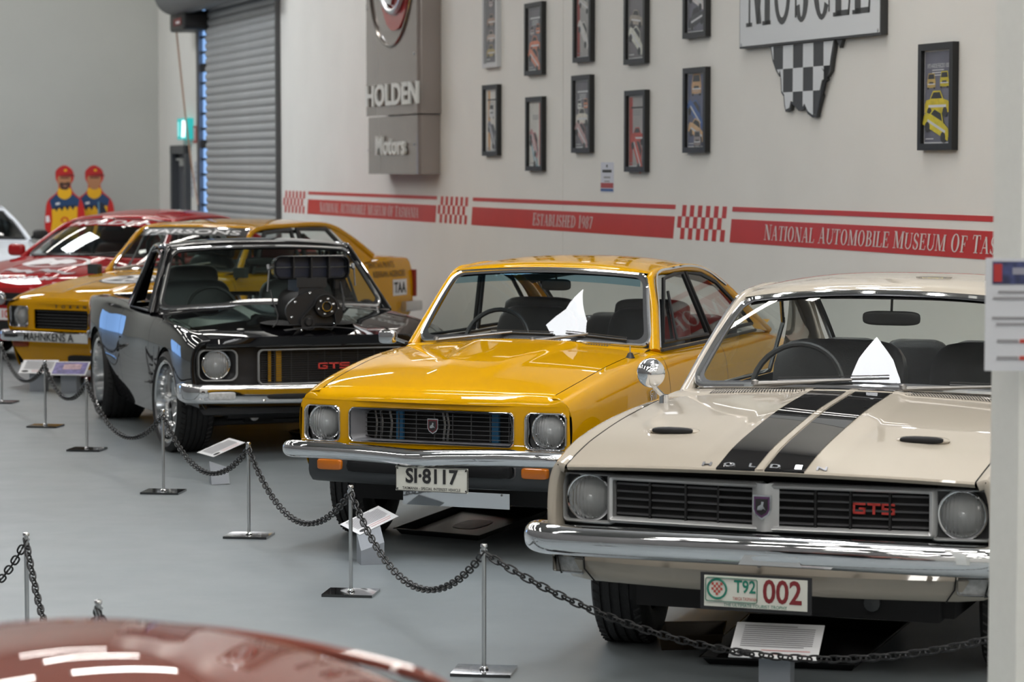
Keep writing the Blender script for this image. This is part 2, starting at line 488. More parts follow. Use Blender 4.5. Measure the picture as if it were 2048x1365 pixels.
eu, ez = wallpt(361, 258, 0.12)
ex = wall_empty('exit_sign', eu, ez, 0.0)
tag(ex, 'small lit green and white exit sign above the grey door', 'sign')
MB().box((0, -0.05, 0), (0.62, 0.1, 0.30)).build('sign_box', mat('exit_green', (0.02, 0.28, 0.26, 1), 0.4, emit=(0.02, 0.36, 0.36, 1), es=1.0), ex, smooth=False)
M_EXW = mat('exit_white', (0.9, 0.95, 0.95, 1), 0.4, emit=(0.75, 0.95, 1.0, 1), es=1.6)
mb = MB(); mb.prism([(-0.02, -0.105, -0.12), (0.06, -0.105, -0.12), (0.13, -0.105, 0.12), (0.03, -0.105, 0.12)], (0, 0.004, 0)); mb.prism([(0.12, -0.105, -0.12), (0.20, -0.105, -0.12), (0.28, -0.105, 0.12), (0.18, -0.105, 0.12)], (0, 0.004, 0))
mb.build('arrow_mark', M_EXW, ex, smooth=False)
MB().box((-0.22, -0.103, 0), (0.12, 0.004, 0.2)).build('running_figure', mat('exit_teal', (0.15, 0.5, 0.5, 1), 0.4, emit=(0.2, 0.6, 0.6, 1), es=1.0), ex, smooth=False)
ru, rz = wallpt(391, 269)
fs = wall_empty('fire_point_sign', ru, rz)
tag(fs, 'narrow red and white vertical sign between exit door and roller door', 'sign')
MB().box((0, -0.006, 0), (0.20, 0.012, 0.24)).build('plate', mat('sign_red', (0.45, 0.05, 0.03, 1), 0.45), fs, smooth=False)
MB().box((0, -0.014, 0), (0.07, 0.004, 0.18)).build('emblem', WHITEL, fs, smooth=False)
for a, b in ((385, 365), (392, 345)):
    nu_, nz_ = wallpt(a, b)
    o = wall_empty('paper_notice', nu_, nz_)
    tag(o, 'small white paper notice taped %s the grey exit door' % ('just beside' if a == 385 else 'a little higher to the right of'), 'notice')
    MB().box((0, -0.002, 0), (0.14, 0.004, 0.42 if a == 385 else 0.3)).build('sheet', mat('notice_paper', (0.55, 0.56, 0.6, 1), 0.6), o, smooth=False)
    for zz in (0.08, 0.0, -0.08):
        MB().box((0, -0.005, zz), (0.09, 0.002, 0.02)).build('text_line', INKG, o, smooth=False)
# ------------------------------------------------------------------ serif lettering
def g_stem(x, y0, y1, w):
    return [[(x, y0), (x + w, y0), (x + w, y1), (x, y1)]]
def g_diag(x0, y0, x1, y1, w):
    return [[(x0, y0), (x0 + w, y0), (x1 + w, y1), (x1, y1)]]
def g_ser(x, y, w):
    h = 0.045
    return [[(x - w / 2, y), (x + w / 2, y), (x + w / 2, y + h), (x - w / 2, y + h)]]
def g_arc(cx, cy, rx, ry, a0, a1, tx, ty, n=10):
    out = []
    for k in range(n):
        A = math.radians(a0 + (a1 - a0) * k / n); B = math.radians(a0 + (a1 - a0) * (k + 1) / n)
        out.append([(cx + rx * math.cos(A), cy + ry * math.sin(A)), (cx + rx * math.cos(B), cy + ry * math.sin(B)),
                    (cx + (rx - tx) * math.cos(B), cy + (ry - ty) * math.sin(B)), (cx + (rx - tx) * math.cos(A), cy + (ry - ty) * math.sin(A))])
    return out
def glyphs(K=0.15, t=0.05):
    S, D, R, A = g_stem, g_diag, g_ser, g_arc
    hb = lambda x0, x1, y: [[(x0, y), (x1, y), (x1, y + t), (x0, y + t)]]
    G = {}
    G['I'] = (0.30, S(0.075, 0, 1, K) + R(0.15, 0, 0.3) + R(0.15, 0.955, 0.3))
    G['L'] = (0.60, S(0.08, 0, 1, K) + R(0.155, 0.955, 0.32) + R(0.1, 0, 0.2) + hb(0.1, 0.56, 0) + D(0.5, 0, 0.55, 0.26, t))
    G['T'] = (0.66, S(0.255, 0, 1, K) + R(0.33, 0, 0.34) + hb(0.03, 0.63, 1 - t) + D(0.0, 0.76, 0.03, 1, t) + D(0.61, 0.76, 0.58, 1, t))
    G['H'] = (0.80, S(0.09, 0, 1, K) + S(0.56, 0, 1, K) + hb(0.1, 0.6, 0.48) + R(0.165, 0, 0.32) + R(0.165, 0.955, 0.32) + R(0.635, 0, 0.32) + R(0.635, 0.955, 0.32))
    G['E'] = (0.62, S(0.08, 0, 1, K) + hb(0.08, 0.56, 1 - t) + hb(0.08, 0.56, 0) + hb(0.1, 0.42, 0.49) + D(0.52, 0.76, 0.52, 1, t) + D(0.52, 0, 0.56, 0.26, t) + D(0.38, 0.38, 0.38, 0.64, t) + R(0.1, 0, 0.2) + R(0.1, 0.955, 0.2))
    G['F'] = (0.58, S(0.08, 0, 1, K) + hb(0.08, 0.55, 1 - t) + hb(0.1, 0.40, 0.47) + D(0.5, 0.74, 0.5, 1, t) + D(0.36, 0.36, 0.36, 0.62, t) + R(0.155, 0, 0.34) + R(0.1, 0.955, 0.2))
    G['N'] = (0.80, S(0.10, 0, 1, t) + S(0.64, 0, 1, t) + D(0.53, 0, 0.08, 1, K + 0.02) + R(0.125, 0, 0.25) + R(0.1, 0.955, 0.2) + R(0.665, 0.955, 0.25))
    G['A'] = (0.74, D(0.06, 0, 0.33, 1, t) + D(0.52, 0, 0.29, 1, K) + hb(0.16, 0.55, 0.32) + R(0.08, 0, 0.22) + R(0.6, 0, 0.28))
    G['M'] = (0.94, S(0.09, 0, 1, t) + S(0.72, 0, 1, K) + D(0.40, 0.02, 0.10, 1, K) + D(0.42, 0.02, 0.74, 1, t) + R(0.11, 0, 0.24) + R(0.795, 0, 0.32) + R(0.12, 0.955, 0.2) + R(0.82, 0.955, 0.25))
    G['O'] = (0.78, A(0.38, 0.5, 0.34, 0.52, 0, 360, K, t, 24))
    G['U'] = (0.78, S(0.09, 0.3, 1, K) + S(0.64, 0.3, 1, t) + A(0.39, 0.32, 0.30, 0.34, 180, 360, (K + t) / 2, t + 0.02, 12) + R(0.165, 0.955, 0.32) + R(0.665, 0.955, 0.24))
    G['D'] = (0.76, S(0.08, 0, 1, K) + A(0.25, 0.5, 0.46, 0.5, -90, 90, K, t, 14) + hb(0.02, 0.27, 1 - t) + hb(0.02, 0.27, 0))
    G['B'] = (0.66, S(0.08, 0, 1, K) + A(0.28, 0.74, 0.28, 0.26, -90, 90, K * 0.9, t, 10) + A(0.28, 0.27, 0.34, 0.27, -90, 90, K, t, 10) + hb(0.02, 0.3, 1 - t) + hb(0.02, 0.3, 0) + hb(0.1, 0.3, 0.49))
    G['S'] = (0.56, A(0.27, 0.73, 0.22, 0.29, 20, 250, K * 0.8, t, 12) + A(0.27, 0.26, 0.25, 0.28, -160, 80, K * 0.9, t, 12) + D(0.30, 0.36, 0.10, 0.62, K) + S(0.44, 0.74, 0.96, t) + S(0.03, 0.04, 0.28, t))
    G['C'] = (0.72, A(0.38, 0.5, 0.34, 0.52, 45, 315, K, t, 18) + S(0.62, 0.68, 0.98, t) + S(0.62, 0.06, 0.3, t * 0.7))
    G['1'] = (0.46, S(0.16, 0, 1, K) + R(0.235, 0, 0.34) + D(0.04, 0.8, 0.18, 0.95, 0.06))
    G['9'] = (0.56, A(0.27, 0.69, 0.25, 0.33, 0, 360, K * 0.8, t, 16) + A(0.2, 0.6, 0.32, 0.6, -80, 10, K * 0.8, t, 8))
    G['8'] = (0.56, A(0.27, 0.75, 0.22, 0.27, 0, 360, K * 0.8, t, 16) + A(0.27, 0.26, 0.25, 0.28, 0, 360, K * 0.85, t, 16))
    G['7'] = (0.54, hb(0.04, 0.52, 0.9) + hb(0.04, 0.52, 0.94) + D(0.14, 0, 0.40, 0.95, K * 0.9) + D(0.02, 0.72, 0.05, 0.95, t))
    G[' '] = (0.34, [])
    return G
SERIF = glyphs()
def serif_text(s, h, width=None, shear=0.0, G=SERIF, depth=0.002, caps=None, words=False):
    """lettering in local x/z, facing -y, centred in x, baseline z=0"""
    x = 0; polys = []
    big = caps or 1.0; start = True; wi = 0
    for ch in s:
        w, ps = G[ch]
        k = big if start else 1.0
        start = ch == ' '
        wi += start
        polys += [(wi, [(x + p[0] * k, p[1] * k) for p in q]) for q in ps]
        x += w * k + 0.06
    sx = (width / (x * h)) if width else 1.0
    out = [MB() for _ in range(wi + 1)]
    for i, q in polys:
        out[i if words else 0].add([((p[0] - x / 2) * h * sx + shear * p[1] * h, -depth, p[1] * h) for p in q], [(0, 1, 2, 3)])
    return out if words else out[0]
# ------------------------------------------------------------------ red banner stripe
M_RED = mat('banner_red', (0.56, 0.028, 0.020, 1), 0.35, noise=0.05, nscale=4)
M_LETW = mat('banner_letters', (0.74, 0.66, 0.64, 1), 0.45)
SH = 0.20   # lean of the banner ends
def zavg(pts):
    return sum(wallpt(a, b)[1] for a, b in pts) / len(pts)
ZB = [zavg([(876, 392.7), (1354, 410.3), (1860, 427.1)]), zavg([(876, 399.5), (1354, 419), (1860, 438.8)]),
      zavg([(869, 411.4), (1350, 433.2), (1860, 455.5)]), zavg([(869, 444.7), (1459, 486), (1860, 511.2)])]
def bar(mb, u0, u1, zt, zb, off=0.003):
    l = lambda z: SH * (z - ZB[3])
    mb.prism([(u0 + l(zt), 0, zt), (u1 + l(zt), 0, zt), (u1 + l(zb), 0, zb), (u0 + l(zb), 0, zb)], (0, -off, 0))
    return mb
def U(px, py=450):
    return wallpt(px, py)[0]
def banner(name, label, px0, px1, txt, tx0, tx1, cx0, cx1):
    u0, u1 = U(px0, 425), U(px1, 480)
    e = empty(name, wallxyz(u0, 0, 0), WALLROT)
    tag(e, label, 'wall banner')
    bar(MB(), 0, u1 - u0, ZB[0], ZB[1]).build('thin_stripe', M_RED, e, smooth=False)
    bar(MB(), 0, u1 - u0, ZB[2], ZB[3]).build('wide_band', M_RED, e, smooth=False)
    a, b = U(tx0, 450) - u0, U(tx1, 450) - u0
    hgt = (ZB[2] - ZB[3]) * 0.60
    for t in serif_text(txt, hgt, (b - a), 0.22, caps=1.07, words=True):
        xf(t, lambda x, y, z: (x + (a + b) / 2, y - 0.004, z + ZB[3] + (ZB[2] - ZB[3]) * 0.20))
        t.build('word', M_LETW, e, smooth=False)
    # chequered block before the stripe
    c0, c1 = U(cx0, 450) - u0, U(cx1, 450) - u0
    cw = (c1 - c0) / 13.0
    zr = [ZB[0] + (ZB[3] - ZB[0]) * k / 3 for k in range(4)]
    for r in range(3):
        for c in range(6):
            s = c0 + (2 * c + (2 if r == 0 else 0 if r == 1 else 1.2)) * cw * (1.0 if r != 2 else 1.0)
            if r == 0: s = c0 + (2 * c + 1.1) * cw
            if r == 1: s = c0 + (2 * c + 0.1) * cw
            if r == 2: s = c0 + (2 * c + 1.1) * cw
            bar(MB(), s, s + cw * 0.98, zr[r], zr[r + 1]).build('check', M_RED, e, smooth=False)
banner('wall_banner', 'far red banner stripe reading national automobile museum, next to the roller door', 615, 871, 'NATIONAL AUTOMOBILE MUSEUM OF TASMANIA', 640, 838, 566, 612)
banner('wall_banner', 'middle red banner stripe reading established 1987', 943, 1346, 'ESTABLISHED 1987', 1066, 1186, 874, 938)
banner('wall_banner', 'nearest red banner stripe with the largest museum lettering above the beige coupe', 1460, 2240, 'NATIONAL AUTOMOBILE MUSEUM OF TASMANIA', 1529, 2088, 1352, 1456)
# ------------------------------------------------------------------ framed prints
M_FRB = mat('black_frame', (0.010, 0.010, 0.010, 1), 0.4)
M_FRW = mat('white_frame', (0.62, 0.63, 0.65, 1), 0.4)
M_GLZ = glass('picture_glass', (0.93, 0.94, 0.95, 1), 0.9)
def bright(c, k=1.55):
    r = rgb(*c)
    return (min(r[0] * k, .85), min(r[1] * k, .85), min(r[2] * k, .85), 1)
def flatpoly(mb, pts, y):
    return mb.add([(p[0], y, p[1]) for p in pts], [tuple(range(len(pts)))])
CARSIDE = [(-0.5, 0.10), (-0.5, 0.26), (-0.44, 0.34), (-0.30, 0.36), (-0.17, 0.52), (0.12, 0.52), (0.24, 0.36), (0.44, 0.32), (0.5, 0.24), (0.5, 0.10)]
CARFRONT = [(-0.38, 0.06), (-0.40, 0.34), (-0.36, 0.44), (-0.28, 0.72), (0.28, 0.72), (0.36, 0.44), (0.40, 0.34), (0.38, 0.06)]
def car_print(parent, cx, cz, w, kind, col, y, tilt=0.0):
    e = empty('car_picture'); e.parent = parent
    R = lambda p: (cx + w * (p[0] * math.cos(tilt) - (p[1] - 0.3) * math.sin(tilt)), cz + w * (p[0] * math.sin(tilt) + (p[1] - 0.3) * math.cos(tilt)))
    if kind == 's':
        mb = MB(); flatpoly(mb, [R(p) for p in CARSIDE], y); body = mb
        d = MB(); flatpoly(d, [R(p) for p in [(-0.26, 0.37), (-0.15, 0.49), (0.10, 0.49), (0.19, 0.37)]], y - 0.0006)
        for c in (-0.31, 0.31):
            flatpoly(d, [R((c + 0.095 * math.cos(k * math.pi / 6), 0.11 + 0.095 * math.sin(k * math.pi / 6))) for k in range(12)], y - 0.0006)
    else:
        body = MB(); flatpoly(body, [R(p) for p in CARFRONT], y)
        d = MB(); flatpoly(d, [R(p) for p in [(-0.30, 0.46), (-0.24, 0.67), (0.24, 0.67), (0.30, 0.46)]], y - 0.0006)
        flatpoly(d, [R(p) for p in [(-0.2, 0.2), (-0.2, 0.32), (0.2, 0.32), (0.2, 0.2)]], y - 0.0006)
        flatpoly(d, [R(p) for p in [(-0.36, 0.0), (-0.36, 0.08), (-0.22, 0.08), (-0.22, 0.0)]], y - 0.0006)
        flatpoly(d, [R(p) for p in [(0.22, 0.0), (0.22, 0.08), (0.36, 0.08), (0.36, 0.0)]], y - 0.0006)
    o = body.build('body_print', mat('print_%02x%02x%02x' % col, bright(col), 0.5, noise=0.25, nscale=18), e, smooth=False)
    d.build('detail_print', mat('print_dark', (0.03, 0.03, 0.035, 1), 0.5), e, smooth=False)
    st = MB(); flatpoly(st, [R(p) for p in [(-0.34, 0.20), (-0.34, 0.25), (0.36, 0.25), (0.36, 0.20)]], y - 0.0009)
    st.build('stripe_print', WHITEL, e, smooth=False)
def poster(label, px0, px1, pt, pb, back, cars, frame=M_FRB, title=None, hfix=None, band=None):
    D = 0.045
    u0, zt = wallpt(px0, pt, D); u1 = wallpt(px1, (pt + pb) / 2, D)[0]; zb = wallpt(px0, pb, D)[1]
    if hfix: zt = zb + hfix
    w, h = u1 - u0, zt - zb
    e = empty('framed_print', wallxyz((u0 + u1) / 2, zb, 0), WALLROT)
    tag(e, label, 'picture', 'framed racing prints on the display wall')
    t = 0.042
    mb = MB()
    for c, d in (((-w / 2 + t / 2, -D / 2, h / 2), (t, D, h)), ((w / 2 - t / 2, -D / 2, h / 2), (t, D, h)), ((0, -D / 2, t / 2), (w - 2 * t, D, t)), ((0, -D / 2, h - t / 2), (w - 2 * t, D, t))):
        mb.box(c, d)
    mb.build('frame', frame, e, smooth=False)
    y = -0.018
    MB().box((0, y + 0.004, h / 2), (w - 2 * t, 0.008, h - 2 * t)).build('mount', WHITEL, e, smooth=False)
    pw, ph = w - 2 * t - 0.02, h - 2 * t - 0.02
    MB().box((0, y - 0.001, h / 2), (pw, 0.002, ph)).build('print', mat('paper_%02x%02x%02x' % back, bright(back), 0.5, noise=0.12, nscale=7), e, smooth=False)
    if band:
        MB().box((-pw / 2 + pw * band[1], y - 0.0025, h / 2 ), (pw * band[2], 0.001, ph)).build('colour_band', mat('band_%02x%02x%02x' % band[0], bright(band[0]), 0.5), e, smooth=False)
    for k, (kind, fx, fz, fw, col, tl) in enumerate(cars):
        car_print(e, pw * fx, h / 2 + ph * fz, pw * fw, kind, col, y - 0.004 - 0.002 * k, tl)
    dark = sum(back) > 420
    if title == '=':
        tm = MB(); flatpoly(tm, [(-pw * 0.36, h / 2 + ph * 0.33), (pw * 0.36, h / 2 + ph * 0.33), (pw * 0.36, h / 2 + ph * 0.355), (-pw * 0.36, h / 2 + ph * 0.355)], y - 0.004)
        tm.build('title', INK if dark else WHITEL, e, smooth=False)
    elif title:
        tm = text_mb(title, 0.04, sx=pw * 0.86 / max(0.02 * len(title), 0.1) * 0.9)
        facing(tm, 0, y - 0.004, h / 2 + ph * 0.34).build('title', INK if dark else WHITEL, e, smooth=False)
    cap = MB()
    for q in range(3):
        flatpoly(cap, [(-pw * 0.22, h / 2 + ph * 0.29 - q * 0.016), (pw * 0.22, h / 2 + ph * 0.29 - q * 0.016), (pw * 0.22, h / 2 + ph * 0.29 - q * 0.016 + 0.006), (-pw * 0.22, h / 2 + ph * 0.29 - q * 0.016 + 0.006)], y - 0.004)
    flatpoly(cap, [(-pw * 0.45, h / 2 - ph * 0.47), (-pw * 0.15, h / 2 - ph * 0.47), (-pw * 0.15, h / 2 - ph * 0.46), (-pw * 0.45, h / 2 - ph * 0.46)], y - 0.004)
    cap.build('caption', INKG if dark else WHITEL, e, smooth=False)
    MB().add([(-w / 2 + t, -D + 0.012, t), (w / 2 - t, -D + 0.012, t), (w / 2 - t, -D + 0.012, h - t), (-w / 2 + t, -D + 0.012, h - t)], [(0, 1, 2, 3)]).build('glazing', M_GLZ, e, smooth=False)
    return e
G1 = (96, 93, 100)
poster('white framed charcoal print of three orange cars, top left of the wall', 964, 993, -30, 137, (92, 88, 92), [('s', 0, 0.02, 0.8, (150, 120, 105), 0), ('s', 0, -0.18, 0.8, (170, 150, 140), 0), ('s', 0, -0.36, 0.8, (160, 140, 90), 0), ('f', 0.0, 0.22, 0.4, (170, 150, 150), 0)], M_FRW, hfix=0.86)
poster('black framed grey print with three orange cars, top row, second from left', 1048, 1083, 8, 152, G1, [('f', -0.22, 0.12, 0.36, (150, 130, 130), 0), ('f', 0.22, 0.14, 0.36, (205, 120, 90), 0), ('s', 0.02, -0.07, 0.8, (205, 110, 80), 0), ('s', 0.02, -0.30, 0.95, (215, 120, 95), -0.5)], title='=')
poster('black framed print of silver cars with a red edge, above the blue-lit print', 1145, 1180, -30, 126, (150, 148, 146), [('s', 0.05, 0.12, 0.85, (175, 172, 168), -0.35), ('s', 0.05, -0.22, 1.0, (190, 188, 184), -0.75)], hfix=0.83, band=((140, 50, 46), 0.1, 0.2))
poster('black framed print with a white racing car among pit crew, top row', 1247, 1289, -30, 130, (104, 100, 104), [('f', -0.2, 0.22, 0.36, (170, 160, 150), 0), ('f', 0.22, 0.22, 0.36, (170, 160, 150), 0), ('s', 0.0, -0.06, 0.8, (150, 140, 130), -0.1), ('s', 0.05, -0.28, 0.98, (215, 200, 185), -0.55)], hfix=0.83)
poster('black framed print with a white and orange winged racer, top row nearest the large sign', 1365, 1411, -60, 78, (96, 94, 106), [('s', 0.0, -0.12, 0.9, (200, 190, 190), -0.35), ('s', 0.0, -0.34, 0.9, (60, 60, 66), 0.2), ('f', 0, 0.2, 0.4, (180, 170, 160), 0)], hfix=0.80)
poster('black framed cream print of a white car and orange pillar, bottom row far left', 963.5, 994, 171, 312, (196, 192, 186), [('f', 0.0, 0.13, 0.55, (210, 205, 200), 0), ('s', 0.1, -0.22, 0.95, (110, 110, 120), -0.9)], title='=', band=((176, 126, 60), 0.28, 0.16))
poster('black framed pale print of a red white and blue car seen from above, hung lowest', 1050, 1083, 195, 342, (190, 188, 182), [('s', -0.05, -0.26, 1.05, (120, 150, 160), -1.1), ('s', -0.05, -0.12, 0.9, (170, 120, 120), -0.9)], band=((186, 96, 84), 0.86, 0.16))
poster('black framed slate print with white and orange cars above a blue glow, bottom row middle', 1142, 1179, 152, 306, G1, [('f', -0.22, 0.13, 0.36, (200, 196, 190), 0), ('f', 0.22, 0.14, 0.36, (200, 130, 100), 0), ('s', 0.0, -0.03, 0.92, (210, 190, 180), 0), ('s', 0.0, -0.29, 1.0, (170, 140, 140), -0.6)], title='=')
poster('black framed grey print of two red racing cars with a red side band', 1248, 1289, 182, 344, (148, 144, 142), [('s', 0.05, -0.06, 0.85, (170, 60, 50), 0.0), ('s', 0.1, -0.30, 1.0, (180, 70, 60), -0.95)], title='=', band=((150, 52, 46), 0.12, 0.22))
poster('black framed blue print of blue and orange striped cars, right of the red car print', 1365, 1410, 137, 306, (84, 88, 112), [('f', 0, 0.33, 0.7, (190, 150, 110), 0), ('s', 0.0, -0.02, 1.0, (62, 92, 150), -0.6), ('s', 0.05, -0.26, 0.95, (200, 160, 120), -0.3), ('f', 0.1, -0.42, 0.5, (140, 130, 130), 0)])
poster('black framed print of yellow number 5 racing sedans beside the large sign, nearest print', 1836, 1904, 89, 301, (98, 98, 112), [('f', -0.25, 0.16, 0.40, (176, 150, 84), 0), ('f', 0.25, 0.17, 0.42, (205, 178, 40), 0), ('s', 0.0, -0.06, 0.94, (222, 176, 38), 0), ('s', 0.0, -0.28, 1.0, (226, 180, 40), -0.32)], title='1975 HARDIE FERODO 1000')
# notice under the prints
nu_, nz_ = wallpt(1215, 355)
nt_ = wall_empty('price_notice', nu_, nz_)
tag(nt_, 'small white notice with red and blue bands under the framed prints', 'notice')
nw = wallpt(1227, 355)[0] - wallpt(1202, 355)[0]
MB().box((0, -0.002, 0), (nw, 0.004, 0.25)).build('sheet', mat('notice_white', (0.66, 0.68, 0.76, 1), 0.4), nt_, smooth=False)
MB().box((0, -0.005, -0.067), (nw, 0.002, 0.042)).build('red_band', mat('notice_red', (0.42, 0.06, 0.06, 1), 0.45), nt_, smooth=False)
MB().box((0, -0.005, -0.105), (nw, 0.002, 0.02)).build('blue_band', mat('notice_blue', (0.02, 0.10, 0.32, 1), 0.45), nt_, smooth=False)
MB().box((0, -0.005, 0.095), (nw * 0.1, 0.002, 0.022)).box((0, -0.005, 0.052), (nw * 0.72, 0.002, 0.022)).build('heading', INK, nt_, smooth=False)
MB().box((0, -0.005, 0.0), (nw * 0.5, 0.002, 0.014)).box((0, -0.005, -0.033), (nw * 0.4, 0.002, 0.01)).build('subheading', INKG, nt_, smooth=False)
# ------------------------------------------------------------------ MUSCLE sign with the chequered map
D = 0.05
u0, zb = wallpt(1479, 98, D); u1 = wallpt(1762, 70, D)[0]
sg = empty('muscle_sign', wallxyz((u0 + u1) / 2, zb, 0), WALLROT)
tag(sg, 'large white board lettered MUSCLE hung above a chequered island map', 'sign')
w, h = u1 - u0, 1.15
M_SGW = mat('sign_white', (0.70, 0.73, 0.76, 1), 0.35)
M_SGK = mat('sign_black', (0.035, 0.036, 0.036, 1), 0.4)
MB().box((0, -D / 2, h / 2), (w, D, h)).build('board_edge', M_SGK, sg, smooth=False)
MB().box((0, -D - 0.002, h / 2), (w - 0.03, 0.004, h - 0.03)).build('board_face', M_SGW, sg, smooth=False)
tu0 = wallpt(1494, 52, D)[0] - (u0 + u1) / 2; tu1 = wallpt(1747, 28, D)[0] - (u0 + u1) / 2
GB = glyphs(0.20, 0.06)
zt0 = wallpt(1497, 54, D)[1] - zb
xf(serif_text('MUSCLE', 0.62, tu1 - tu0, 0.0, GB), lambda x, y, z: (x + (tu0 + tu1) / 2, y - D - 0.004, z + zt0)).build('lettering', M_SGK, sg, smooth=False)
for a in (-1, 1):
    for c in (0.03, h - 0.03):
        MB().lathe([(0.0, -0.008), (0.012, -0.006), (0.012, 0)], 10, (a * (w / 2 - 0.04), -D - 0.002, c)).build('screw', ALU, sg)
TP = [(362, 238), (372, 300), (388, 345), (400, 372), (406, 352), (413, 400), (416, 460), (428, 480), (432, 530), (436, 553), (453, 545), (460, 510), (478, 520), (500, 546), (522, 538), (530, 522), (547, 562), (570, 580), (585, 580), (592, 540), (608, 485), (604, 470), (618, 405), (632, 398), (625, 360), (609, 336), (626, 352), (642, 373), (655, 350), (662, 290), (672, 230), (678, 190), (670, 100), (620, 60), (420, 60), (368, 150)]
def tw(p, off=0.03):
    return wallpt(1400 + p[0] / 2.528, p[1] / 2.528, off)
mp = empty('island_map', wallxyz(u0, 0, 0), WALLROT)
tag(mp, 'black and white chequered island map cut-out under the MUSCLE board', 'wall decoration')
out = [(a - u0, b) for a, b in (tw(p) for p in TP)]
def offs(poly, d):
    cx_ = sum(p[0] for p in poly) / len(poly); n = len(poly); res = []
    area = sum(poly[i][0] * poly[(i + 1) % n][1] - poly[(i + 1) % n][0] * poly[i][1] for i in range(n))
    sg_ = 1 if area > 0 else -1
    for i in range(n):
        a, b, c = poly[i - 1], poly[i], poly[(i + 1) % n]
        e1 = Vector((b[0] - a[0], b[1] - a[1])).normalized(); e2 = Vector((c[0] - b[0], c[1] - b[1])).normalized()
        nn = Vector((e1.y + e2.y, -e1.x - e2.x))
        if nn.length < 0.3: nn = Vector((e1.y, -e1.x))
        nn = nn.normalized() * sg_ * d
        res.append((b[0] + nn.x, b[1] + nn.y))
    return res
def clip(poly, x0, x1, z0, z1):
    for ax, val, sgn in ((0, x0, 1), (0, x1, -1), (1, z0, 1), (1, z1, -1)):
        res = []
        for i in range(len(poly)):
            a, b = poly[i - 1], poly[i]
            ia, ib = (a[ax] - val) * sgn >= 0, (b[ax] - val) * sgn >= 0
            if ia != ib:
                t = (val - a[ax]) / (b[ax] - a[ax])
                res.append((a[0] + (b[0] - a[0]) * t, a[1] + (b[1] - a[1]) * t))
            if ib: res.append(b)
        poly = res
        if len(poly) < 3: return []
    return poly
out = clip(out, -9, 99, 0, zb - 0.004)
MB().prism([(a, -0.03, b) for a, b in clip(offs(out, 0.022), -9, 99, 0, zb - 0.004)], (0, 0.028, 0)).build('backing', M_SGK, mp, smooth=False)
cu0 = tw((373, 300))[0] - u0; cw = (tw((627, 300))[0] - tw((373, 300))[0]) / 5
cz0 = tw((500, 343))[1]; chh = tw((500, 343))[1] - tw((500, 463))[1]
for c in range(-1, 7):
    for r in range(-3, 3):
        if (c + r) % 2: continue
        q = clip(out, cu0 + c * cw, cu0 + (c + 1) * cw, cz0 - (r + 1) * chh, cz0 - r * chh)
        if len(q) >= 3:
            MB().prism([(a, -0.034, b) for a, b in q], (0, 0.003, 0)).build('check', M_SGW, mp, smooth=False)
MB().prism([(a, -0.03, b) for a, b in clip([(tw(p)[0] - u0, tw(p)[1]) for p in ((686, 190), (706, 243), (722, 190))], -9, 99, 0, zb - 0.004)], (0, 0.028, 0)).build('peninsula', M_SGK, mp, smooth=False)
# ------------------------------------------------------------------ tall showroom sign
SD = 0.24
a0, zl = wallpt(733, 348, SD); a1 = wallpt(836, 348, SD)[0]
zmid = wallpt(790, 231, SD)[1]
hs = empty('showroom_sign', wallxyz((a0 + a1) / 2, zl, 0), WALLROT)
tag(hs, 'tall bronze showroom sign lettered HOLDEN Motors with a red lion roundel', 'sign')
w = a1 - a0
M_BRZ = mat('bronze_panel', (0.30, 0.26, 0.24, 1), 0.12, 0.25, coat=0.8, noise=0.04, nscale=2)
M_BRS = mat('sign_side', (0.38, 0.36, 0.34, 1), 0.35, 0.3)
hz = zmid - zl
def signbox(name, x0, x1, z0, z1, d):
    r = 0.05
    cont = [(x0, 0), (x0, -d + 0.01), (x0 + 0.01, -d), (x1 - r, -d)] + [(x1 - r + r * math.sin(k * math.pi / 12), -d + r - r * math.cos(k * math.pi / 12)) for k in range(1, 7)] + [(x1, 0)]
    mb = MB(); mb.prism([(a, b, z0) for a, b in cont], (0, 0, z1 - z0))
    return mb.build(name, M_BRZ, hs, ang=25)
signbox('lower_panel', -w / 2 + 0.03, w / 2 - 0.02, 0, hz - 0.006, SD - 0.012)
signbox('upper_panel', -w / 2, w / 2 + 0.01, hz + 0.006, hz + 2.6, SD)
M_SLV = mat('sign_letter_white', (0.74, 0.76, 0.74, 1), 0.3)
def wl(px, py):
    u, z = wallpt(px, py, SD + 0.03)
    return u - (a0 + a1) / 2, z - zl
p0, p1 = wl(731, 195), wl(835, 187)
t = text_mb('HOLDEN', 0.40, extrude=0.010, bold=0.012)
mn, mx = min(v[0] for v in t.v), max(v[0] for v in t.v)
k = (p1[0] - p0[0]) / (mx - mn)
hgt = wl(830, 163)[1] - wl(830, 209)[1]; th = max(v[1] for v in t.v) - min(v[1] for v in t.v)
xf(t, lambda x, y, z: (x * k, y * hgt / th, z)); facing(t, (p0[0] + p1[0]) / 2 - (mn + mx) / 2 * k, -SD - 0.02, wl(785, 191)[1]).build('holden_letters', M_SLV, hs, smooth=False)
p0, p1 = wl(750, 295), wl(808, 295)
t = text_mb('Motors', 0.40, extrude=0.014, bold=0.008)
mn, mx = min(v[0] for v in t.v), max(v[0] for v in t.v); th = max(v[1] for v in t.v) - min(v[1] for v in t.v)
k = (p1[0] - p0[0]) / (mx - mn); hgt = wl(760, 273)[1] - wl(760, 311)[1]
xf(t, lambda x, y, z: (x * k, y * hgt / th, z)); facing(t, (p0[0] + p1[0]) / 2 - (mn + mx) / 2 * k, -SD - 0.012, wl(780, 293)[1]).build('motors_letters', M_SLV, hs, smooth=False)
